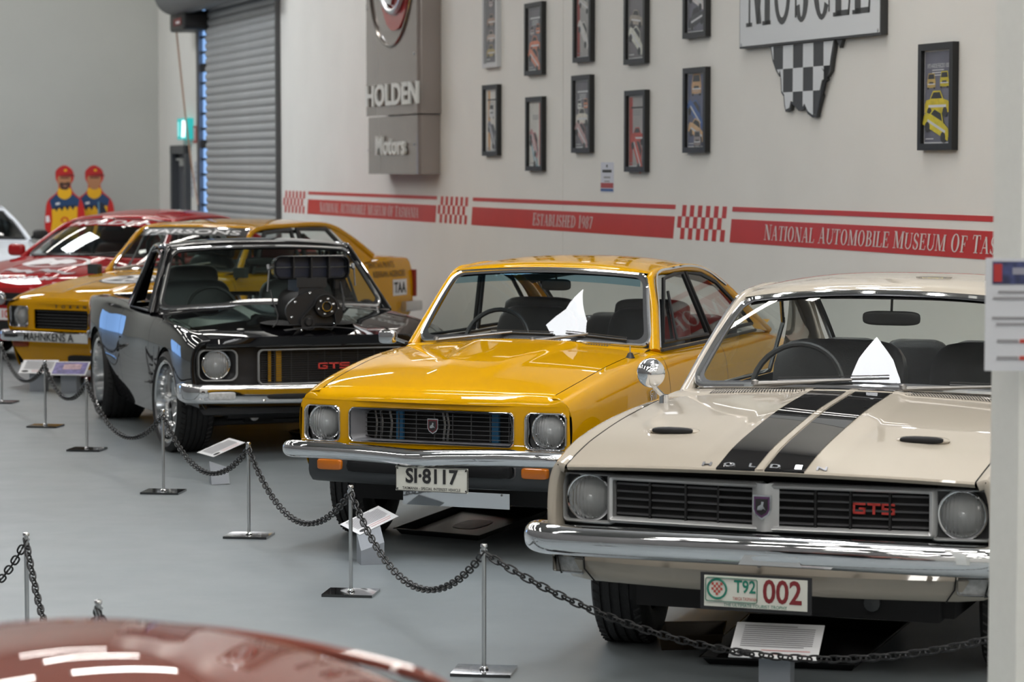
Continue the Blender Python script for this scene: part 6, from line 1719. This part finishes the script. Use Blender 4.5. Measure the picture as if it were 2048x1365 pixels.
# ------------------------------------------------------------------ red race-liveried sedan, white car
def modern(name, label, pose, P, **k):
    S = dict(name=name, label=label, pose=pose, paint=P)
    S['st'] = [(.05, [(.70, .20), (.76, .34), (.80, .48), (.80, .59), (.77, .67), (.72, .71), (.66, .722)]),
               (.35, [(.80, .20), (.86, .36), (.90, .50), (.905, .63), (.885, .74), (.83, .795), (.73, .81)]),
               (.90, [(.84, .20), (.90, .36), (.935, .50), (.94, .66), (.92, .80), (.86, .885), (.76, .90)]),
               (1.50, [(.84, .20), (.90, .36), (.93, .50), (.94, .68), (.92, .83), (.875, .925), (.80, .955)]),
               (2.50, [(.84, .20), (.90, .36), (.93, .50), (.935, .70), (.92, .85), (.88, .94), (.82, .96)]),
               (3.80, [(.84, .22), (.90, .38), (.935, .52), (.94, .72), (.92, .87), (.87, .96), (.76, .99)]),
               (4.65, [(.72, .32), (.80, .44), (.83, .55), (.83, .70), (.81, .85), (.77, .95), (.68, .97)])]
    S['panels'] = [('front_guard', .05, 1.42), ('front_door', 1.42, 2.58), ('rear_door', 2.58, 3.3), ('rear_guard', 3.3, 4.65)]
    S['arch'] = [(.90, .34, .37), (3.75, .34, .37)]
    S['uy'] = (.3, 4.4); S['uw'] = .62
    S['hood'] = dict(f=(.07, .22), r=(1.16, 1.30), z=knots([(.05, .735), (.25, .80), (.6, .87), (.9, .915), (1.2, .965)]), p=2.6, b=lambda u, v: .014 * smooth01((.5 - abs(u)) / .12) * smooth01(v * 4))
    S['ws'] = [((1.22, .985), (1.50, .972), .78), ((1.93, 1.335), (2.05, 1.302), .61)]
    S['roof'] = [(1.93, 1.342, 2.05, 1.312, .61), (2.1, 1.385, 2.15, 1.335, .622), (2.6, 1.428, 2.6, 1.362, .63), (3.1, 1.405, 3.1, 1.335, .615), (3.42, 1.34, 3.36, 1.275, .59)]
    S['rail'] = [(.84, 1.47, .945, .03), (.735, 1.77, 1.14, .03), (.62, 2.06, 1.30, .028), (.638, 2.6, 1.345, .026), (.622, 3.1, 1.31, .028), (.67, 3.6, 1.12, .03), (.73, 3.95, .98, .03)]
    S['cp'] = [[(.645, 3.0, 1.315), (.70, 3.2, 1.15), (.83, 3.4, .955)], [(.635, 3.25, 1.285), (.68, 3.5, 1.13), (.80, 3.7, .975)], [(.58, 3.38, 1.27), (.62, 3.62, 1.13), (.70, 3.92, .99)]]
    S['wins'] = [[(1.74, .965), (2.12, 1.285), (2.5, 1.32), (2.55, .965)], [(2.64, .965), (2.60, 1.32), (3.0, 1.295), (3.28, 1.1), (3.28, .97)]]
    S['winx'] = [(.96, .81), (1.33, .655)]; S['wtrim'] = SEAL; S['sglass'] = GLASSD; S['glass'] = glass('screen_glass2', (.60, .66, .64, 1), 1.1)
    S['rw'] = ((3.92, 1.005), (3.82, .995), .60)
    S['deck'] = dict(f=(3.94, 3.84), r=(4.63, 4.58), z=knots([(3.8, 1.0), (4.65, .985)]))
    S['wheels'] = [(.79, .90, .335, .24, .24, 0), (.79, 3.75, .335, .24, .24, 0)]
    S['rimmat'] = M_GRY
    S['inx'] = .74; S['seatz'] = .48; S['cabin'] = (1.4, 3.7); S['shelf'] = .97
    S['seatx'] = .38; S['seaty'] = 2.15; S['hr'] = .38; S['seatw'] = .52; S['steer'] = (-.38, 1.75, .92, .19); S['rvm'] = (0, 1.9, 1.24, .22)
    S.update(k)
    r, sh = car(S)
    # bumper skin, grille and lamps
    xs = [-.80 + 1.6 * k_ / 40 for k_ in range(41)]
    FY = lambda x: .02 + .10 * abs(x) ** 2.4
    hd = S['hood']
    top = lambda x: Vector((x, sh.hoodpt(max(-1, min(1, x / .66)), 0, hd)[1] - .006, sh.hoodpt(max(-1, min(1, x / .66)), 0, hd)[2] - .004 - max(0, abs(x) - .66) * .3))
    MB().grid([[tuple(Vector((x, FY(x) + dy, z))) for x in xs] for z, dy in ((.20, .06), (.26, .0), (.40, -.02), (.52, -.02), (.60, .0), (.66, .02))] + [[tuple(Vector((x, FY(x) + .02, .66)).lerp(top(x), .5) + Vector((0, -.02, .012))) for x in xs], [tuple(top(x)) for x in xs], [tuple(top(x) + Vector((0, .004, -.02))) for x in xs]]).build('front_bumper', P, r, ang=50)
    gr = MB().prism([(x, FY(x) - .025, z) for x, z in [(-.40, .54), (-.34, .665), (.34, .665), (.40, .54)]], (0, .03, 0)).build('grille', MATT, r, smooth=False)
    MB().box((0, FY(0) - .032, .60), (.66, .01, .012)).build('grille_bar', CHROME, gr, smooth=False)
    MB().lathe([(.001, -.02), (.03, -.02), (.036, -.014), (.058, -.016), (.064, -.008), (.064, 0)], 24, (0, FY(0) - .03, .61)).build('roundel', CHROME, gr)
    pillow(MB(), (0, FY(0) - .0, .33), (1.05, .10, .13), 5).build('lower_intake', MATT, r)
    for sg in (-1, 1):
        pillow(MB(), (sg * .62, FY(.62) + .035, .64), (.30, .16, .10), 3.2).build('headlight', mat('lamp_dark_clear', (.10, .11, .12, 1), .1, coat=1.0), r)
        mr = MB().tube([(sg * .86, 1.60, .97), (sg * .92, 1.58, 1.0)], .02, 8).build('door_mirror', S.get('mirrormat', BLACK), r)
        pillow(MB(), (sg * .985, 1.57, 1.02), (.19, .10, .125), 3.5).build('mirror_head', S.get('mirrormat', BLACK), mr)
    wiper(r, (-.55, 1.28, .97), (-.05, 1.26, 1.01), (-.4, 1.27, .995), (.15, 1.25, 1.01), BLACK)
    wiper(r, (.05, 1.2, .985), (.5, 1.33, 1.02), (.2, 1.27, 1.01), (.66, 1.42, .99), BLACK)
    S['FY'] = FY
    return r, sh, S
red, sh, S = modern('red_race_sedan', 'red race-liveried sedan with white HOLDEN lettering across its windscreen', (-4.90, 25.174, -26), P_RED, mirrormat=P_RED, seatmat=mat('seat_red_brown', (.11, .035, .028, 1), .6))
f = on_screen(S['wsP'], -.95, .95, .77, .995, .004)
MB().grid([[f(i / 20, j / 3) for i in range(21)] for j in range(4)]).build('screen_band', P_RED, red)
f = on_screen(S['wsP'], -.84, .84, .80, .94, .009)
t = fit01(text_mb('HOLDEN', 1, shear=.25, bold=.015)); xf(t, lambda x, y, z: f(x, y)).build('screen_lettering', WHITEL, red, smooth=False)
hd = S['hood']
def ringdisc(r0, r1, lift, nm, m, u0, u1, v0, v1):
    g = on_hood(u0, u1, v0, v1, lift, hd, sh)
    MB().grid([[g(.5 + .5 * q * math.cos(2 * math.pi * k / 40), .5 + .5 * q * math.sin(2 * math.pi * k / 40)) for k in range(40)] for q in (r0, (r0 + r1) / 2, r1)], cu=True).build(nm, m, red)
ringdisc(.88, 1.0, .004, 'emblem_ring', WHITEL, -.50, .50, .50, .95)
g = on_hood(-.42, .30, .55, .90, .005, hd, sh)
lion2 = [(.0, .45), (.08, .75), (.3, .95), (.5, .8), (.62, .95), (.8, .9), (1.0, .6), (.95, .3), (.8, .35), (.72, .1), (.55, .3), (.4, .2), (.2, .05), (.05, .2)]
mb = MB(); pts = crm([(a, b, 0) for a, b in lion2], 60, True)
cen = g(.5, .5)
mb.grid([[g(.5 + (p.x - .5) * q, .5 + (p.y - .5) * q) for p in pts] for q in (.05, .4, .7, 1.0)], cu=True).build('lion_mark', WHITEL, red)
f = on_hood(-.75, .62, .08, .20, .005, hd, sh)
t = fit01(text_mb('holden.com.au', 1, shear=.2, bold=.01)); xf(t, lambda x, y, z: f(x, y)).build('bonnet_lettering', WHITEL, red, smooth=False)
f = on_hood(-.45, .7, .27, .42, .005, hd, sh)
sw = MB(); 
for a, b, c, d in ((0, .2, .35, .8), (.32, .0, .5, .55), (.5, .35, .72, .9), (.7, .1, 1, .5)):
    sw.grid([[f(a + (c - a) * i / 6, b + (d - b) * j / 2 + .2 * math.sin(i)) for i in range(7)] for j in range(3)])
    sw.build('bonnet_graphic', mat('graphic_grey', (.36, .34, .36, 1), .4), red); sw = MB()
num_plate(red, 'number_plate', -.02, -.03, .46, .37, .11, WHITEL, None)
facing(text_mb('105', .10, sx=.9, bold=.002), .08, -.036, .46).build('plate_number', REDL, red, smooth=False)
wht, sh, S = modern('white_car', 'white car with black door mirror at the left edge behind the red sedan', (-6.34, 31.16, 19), P_WHT, sglass=GLASSD, glass=glass('dark_screen', (.10, .12, .13, 1), 1.0))
# ------------------------------------------------------------------ maroon car in the foreground, seen from behind over its roof
KZ = .87
S = dict(name='maroon_coupe', label='out-of-focus maroon coupe roof in the bottom left foreground', pose=(-.66, 5.75, 180), paint=P_BRN)
zs = lambda v: v * KZ
S['st'] = [(y, [(x, zs(z)) for x, z in p]) for y, p in ST['st']]
S['panels'] = ST['panels']; S['arch'] = ST['arch']; S['uy'] = ST['uy']; S['uw'] = ST['uw']
hz_ = ST['hood']['z']
S['hood'] = dict(ST['hood'], z=lambda y: hz_(y) * KZ)
S['ws'] = [((c[0], zs(c[1])), (e[0], zs(e[1])), w_) for c, e, w_ in ST['ws']]
S['ws'][1] = ((1.655, 1.155), (1.66, 1.07), .545)
S['roof'] = [(1.655, 1.165, 1.70, 1.045, .54), (1.78, 1.188, 1.82, 1.06, .56), (2.15, 1.205, 2.15, 1.07, .575), (2.6, 1.198, 2.55, 1.06, .575), (2.95, 1.15, 2.85, 1.01, .56)]
S['roofq'] = 2.0; S['wtrim'] = P_BRN; S['sealm'] = P_BRN
S['rail'] = [(min(x, .56) if 1.6 < y < 2.6 else x, y, min(zs(z), 1.04 if 1.6 < y < 2.6 else 9), r) for x, y, z, r in ST['rail']]
S['cp'] = [[(x, y, zs(z) * .985) for x, y, z in r] for r in ST['cp']]
S['wins'] = [[(y, zs(z) * .965) for y, z in w_] for w_ in ST['wins']]
S['winx'] = [(zs(.96), .69), (1.10, .60)]
S['rw'] = ((ST['rw'][0][0], zs(.985)), (ST['rw'][1][0], zs(.965)), .575)
dz_ = ST['deck']['z']
S['deck'] = dict(ST['deck'], z=lambda y: dz_(y) * KZ)
for k_ in ('wheels', 'inx', 'cabin', 'seatx', 'seaty', 'seatw', 'rearseat'):
    S[k_] = ST[k_]
S['seatz'] = .35; S['shelf'] = .80; S['hr'] = .30; S['rearseat'] = (2.65, .38)
S['steer'] = (-.33, 1.68, .80, .18); S['rvm'] = (0, 1.72, 1.06, .16)
mar, sh = car(S)
mr = MB().tube([(.52, .30, .69), (.535, .25, .86)], .014, 10).build('wing_mirror', CHROME, mar)
pillow(MB(), (.545, .24, .90), (.15, .09, .10), 2.6).build('mirror_head', CHROME, mr)
# ------------------------------------------------------------------ stanchions and chains
M_BASE = mat('polished_black_steel', (.02, .021, .023, 1), .08, .3, coat=1.0)
M_CHN = mat('black_chain_plastic', (.008, .008, .009, 1), .42)
SH_ = .474
def stanchion(P, rz, label):
    e = empty('stanchion', P, rz)
    tag(e, label, 'stanchion', 'chain stanchions')
    if 'st_base' not in bpy.data.meshes:
        b = MB().box((0, 0, .006), (.225, .19, .012)).build('base_plate', M_BASE, e, smooth=False); b.data.name = 'st_base'
        p = MB().tube([(0, 0, .012), (0, 0, SH_)], .0085, 12).build('pole', ALU, e); p.data.name = 'st_pole'
        c = MB().lathe([(.016, 0), (.018, .004), (.010, .012), (.001, .014)], 14, (0, 0, .012), 'z').build('collar', CHROME, e); c.data.name = 'st_collar'
        h = MB().lathe([(.0085, 0), (.013, .002), (.013, .010), (.011, .014), (.001, .016)], 12, (0, 0, SH_ - .006), 'z')
        h.tube([(.012 * math.cos(a), .0, SH_ - .02 + .012 * math.sin(a)) for a in [2 * math.pi * k / 10 for k in range(10)]], .003, 6, closed=True)
        h = h.build('hook_cap', CHROME, e); h.data.name = 'st_cap'
    else:
        for n, m in (('base_plate', 'st_base'), ('pole', 'st_pole'), ('collar', 'st_collar'), ('hook_cap', 'st_cap')):
            o = bpy.data.objects.new(n, bpy.data.meshes[m]); COL.objects.link(o); o.parent = e
    return e
LINK = None
def chain(A, B, sag, label, pitch=.036):
    global LINK
    A, B = Vector(A), Vector(B)
    N = 80
    pts = [A.lerp(B, k / N) - Vector((0, 0, sag * 4 * (k / N) * (1 - k / N))) for k in range(N + 1)]
    L = [0]
    for a, b in zip(pts[:-1], pts[1:]): L.append(L[-1] + (b - a).length)
    n = int(L[-1] / pitch)
    e = empty('chain', A); tag(e, label, 'chain', 'barrier chains')
    for k in range(n):
        s = (k + .5) * L[-1] / n
        i = max(j for j in range(N) if L[j] <= s); t = (s - L[i]) / (L[i + 1] - L[i])
        p = pts[i].lerp(pts[i + 1], t); d = (pts[i + 1] - pts[i]).normalized()
        if LINK is None:
            a, b = .0265, .0135
            cont = [(a * math.copysign(abs(math.cos(q)) ** .75, math.cos(q)), b * math.copysign(abs(math.sin(q)) ** .75, math.sin(q)), 0) for q in [2 * math.pi * j / 14 for j in range(14)]]
            o = MB().tube(cont, .0038, 6, closed=True).build('link', M_CHN, e); LINK = o.data
        else:
            o = bpy.data.objects.new('link', LINK); COL.objects.link(o); o.parent = e
        q = d.to_track_quat('X', 'Z') @ Matrix.Rotation(math.radians(45 if k % 2 else -45), 3, 'X').to_quaternion()
        o.rotation_mode = 'QUATERNION'; o.rotation_quaternion = q
        o.location = p - A
    return e
ord_ = ['nearest, in front of the beige coupe', 'in front of the yellow coupe wheel', 'between black utility and yellow coupe', 'before the black front wheel', 'beside the black rear wheel', 'in front of the two small placards', 'farthest left, at the frame edge']
SP = [ground(968, 1346), ground(702, 1189), ground(498, 1074), ground(327, 986), ground(174, 901), ground(91, 854), ground(4, 806)]
for p, l in zip(SP, ord_):
    stanchion(p, math.radians(-8), 'thin steel stanchion on a black base plate, ' + l)
right = ground(2190, 1480)
stanchion(right, math.radians(-8), 'thin steel stanchion beyond the white post on the right')
TOPZ = Vector((0, 0, SH_ - .025))
cl = ['between the nearest stanchion and the one before the yellow coupe', 'below the yellow coupe bumper corner', 'in front of the placard by the black utility', 'between the two black wheels', 'left of the black rear wheel', 'in front of the left-hand placard', 'beyond']
for k in range(6):
    d = (SP[k] - SP[k + 1]).length
    chain(SP[k] + TOPZ, SP[k + 1] + TOPZ, (.265, .245, .22, .235, .17, .19)[k], 'black plastic chain hanging ' + cl[k])
chain(SP[0] + TOPZ, right + TOPZ, .28, 'black plastic chain crossing in front of the beige coupe')
chain(SP[6] + TOPZ, SP[6] + TOPZ + Vector((-1.1, 1.5, 0)), .2, 'black plastic chain leaving the frame at the far left')
LP = [Vector(((48 - CX) / F * 9.98, 9.95, 0)), Vector(((192 - CX) / F * 8.42, 8.39, 0))]
stanchion(LP[0], .3, 'thin steel stanchion at the lower left behind the maroon roof')
stanchion(LP[1], .3, 'stanchion tip just showing over the maroon roof')
chain(LP[0] + TOPZ, LP[1] + TOPZ, .30, 'black plastic chain between the two stanchions behind the maroon roof')
chain(LP[0] + TOPZ, LP[0] + TOPZ + Vector((-.75, 1.0, -.0)), .30, 'black plastic chain running off to the left of the lower left stanchion')
chain(LP[1] + TOPZ, LP[1] + TOPZ + Vector((.75, -1.45, 0)), .30, 'black plastic chain hidden mostly below the maroon roof')
stanchion(SP[6] + Vector((-1.1, 1.5, 0)), .2, 'thin steel stanchion left of the frame by the red sedan')
stanchion(LP[0] + Vector((-.75, 1.0, 0)), .3, 'thin steel stanchion left of the frame, behind the lower left one')
stanchion(LP[1] + Vector((.75, -1.45, 0)), .3, 'thin steel stanchion hidden beyond the maroon coupe bonnet')
# ------------------------------------------------------------------ information placards
M_PLIN = mat('plinth_grey', (.25, .27, .30, 1), .5, noise=.03)
def placard(px, py, rz, label, pw=.29, pd=.20, h=.155, tilt=28, picture=False, w=.112, off=(0, 0), corners=None):
    P = ground(px, py)
    e = empty('placard', P, math.radians(rz)); tag(e, label, 'placard', 'information placards before the cars')
    a = math.radians(tilt)
    zt = lambda y: h + (y + w / 2) * math.tan(a)
    def Q(u, v, o):   # u,v across the sheet in metres, o proud
        return (off[0] + u, off[1] + v * math.cos(a) - o * math.sin(a), zt(0) + v * math.sin(a) + off[1] * math.tan(a) + .004 + o * math.cos(a))
    if corners:      # sheet seen with these corners (reading order) at these heights
        iv = Matrix.Rotation(-math.radians(rz), 3, 'Z')
        K4 = [iv @ (ground(a_, b_, c_) - P) for a_, b_, c_ in corners]
        K4[3] = K4[0] + K4[2] - K4[1]
        nn = (K4[1] - K4[0]).cross(K4[2] - K4[0]).normalized()
        if nn.z < 0: nn = -nn
        def Q(u, v, o):
            s_, t_ = u / pw + .5, .5 - v / pd
            return tuple((K4[0] * (1 - s_) + K4[1] * s_) * (1 - t_) + (K4[3] * (1 - s_) + K4[2] * s_) * t_ + nn * o)
    pts = [(-w / 2, -w / 2), (w / 2, -w / 2), (w / 2, w / 2), (-w / 2, w / 2)]
    if corners:
        zt2 = lambda x, y: K4[0].z - (nn.x * (x - K4[0].x) + nn.y * (y - K4[0].y)) / nn.z - .001
    else:
        zt2 = lambda x, y: zt(y)
    mb = MB(); mb.add([(x, y, 0) for x, y in pts] + [(x, y, zt2(x, y)) for x, y in pts], [(0, 3, 2, 1), (4, 5, 6, 7), (0, 1, 5, 4), (1, 2, 6, 5), (2, 3, 7, 6), (3, 0, 4, 7)])
    mb.build('plinth', M_PLIN, e, smooth=False)
    def sheet(n, u0, u1, v0, v1, o, m, th=.0):
        mb = MB(); q = [Q(u0, v0, o), Q(u1, v0, o), Q(u1, v1, o), Q(u0, v1, o)]
        if th: mb.prism(q, (Vector(Q(0, 0, o - th)) - Vector(Q(0, 0, o))))
        else: mb.poly(q)
        return mb.build(n, m, e, smooth=False)
    sheet('sheet', -pw / 2, pw / 2, -pd / 2, pd / 2, .003, PAPER, .003)
    if picture:
        sheet('picture', -pw * .46, pw * .46, -pd * .44, pd * .44, .0045, mat('violet_print', rgb(120, 112, 170), .5, noise=.5, nscale=25))
        sheet('picture_patch', -pw * .2, pw * .3, -pd * .1, pd * .3, .006, mat('violet_light', rgb(190, 160, 170), .5, noise=.4, nscale=30))
        return e
    for k in range(11):
        v = pd * (.40 - .058 * k)
        r = random.Random(k + int(px))
        sheet('text_line', -pw * .40, pw * (.41 if k else .2) - pw * .1 * r.random() * (k == 10), v - pd * .014, v + pd * .014, .0045, INKG)
    mb = MB(); c = [(-pw * .33 + pw * .10 * math.cos(q), -pd * .36 + pd * .075 * math.sin(q)) for q in [2 * math.pi * j / 18 for j in range(18)]]
    mb.poly([Q(u, v, .0046) for u, v in c]); mb.build('logo', INK, e, smooth=False)
    sheet('footer_line', -pw * .15, pw * .40, -pd * .30, -pd * .275, .0045, mat('pink_ink', rgb(200, 140, 140), .6))
    sheet('footer_line', -pw * .15, pw * .36, -pd * .40, -pd * .375, .0045, mat('pink_ink', None))
    return e
placard(1553, 1392, -14, 'white text placard on a grey plinth before the beige coupe', .315, .22, .165, 24)
placard(741, 1127, 14, 'white text placard on a grey plinth below the yellow coupe', .29, .20, .085, 12, corners=[(680, 1050, .17), (757, 1013, .25), (797, 1034, .21), (721, 1066, .13)])
placard(440, 968, 14, 'white text placard on a grey plinth under the black utility nose', .29, .20, .09, 12, corners=[(394, 906, .18), (458, 877, .25), (490, 886, .22), (426, 914, .15)])
placard(78, 782, -4, 'white placard on a grey plinth at the front of the yellow race sedan', .30, .22, .165, 26, w=.13)
placard(141, 786, -4, 'violet picture placard beside the white placard at the yellow race sedan', .30, .22, .165, 26, True, w=.13)
# ------------------------------------------------------------------ drip trays
M_TRAY = mat('black_tray', (.012, .012, .013, 1), .22, noise=.3, nscale=6)
def tray(name, label, C4, h=.035, m=M_TRAY, oil=True):
    c = sum((Vector(p) for p in C4), Vector()) / 4
    e = empty(name, (c.x, c.y, 0)); tag(e, label, 'drip tray')
    P = [Vector(p) - c for p in C4]
    row = lambda k, z: [Vector((p.x * k, p.y * k, z)) for p in P]
    mb = MB(); mb.grid([row(.93, .003), row(1.0, h), row(1.025, h), row(1.025, h - .004), row(.985, h - .006), row(.92, 0)], cu=True); mb.poly(row(.93, .003)); mb.poly(row(.92, 0)[::-1])
    mb.build('pan', m, e, smooth=False)
    if oil:
        q = [Vector((.26 * p.x, .26 * p.y, .005)) for p in P]
        MB().poly([Vector((v.x, v.y, .005)) for v in crm(q, 24, True)]).build('stain', mat('tray_stain', (.16, .12, .10, 1), .3, noise=.5, nscale=20), e, smooth=False)
    return e
tray('drip_tray', 'large black drip tray on the floor under the yellow coupe engine', [ground(790, 1070), ground(957, 1085), ground(1100, 1032), ground(925, 1020)])
tray('drip_tray', 'wide black drip tray on the floor under the beige coupe nose', [ground(1402, 1332), ground(1712, 1347), ground(1815, 1262), ground(1500, 1245)], oil=False)
tray('drip_tray', 'black drip tray in the shadow below the black utility', [ground(575, 872), ground(660, 885), ground(800, 860), ground(700, 850)], oil=False)
bx_ = [ground(1318, 1303), ground(1446, 1300), ground(1452, 1272), ground(1330, 1274)]
tray('oil_pan', 'small brown-lined open pan next to the beige coupe wheel', bx_, .06, mat('bronze_pan', (.05, .035, .022, 1), .2, .3), oil=False)
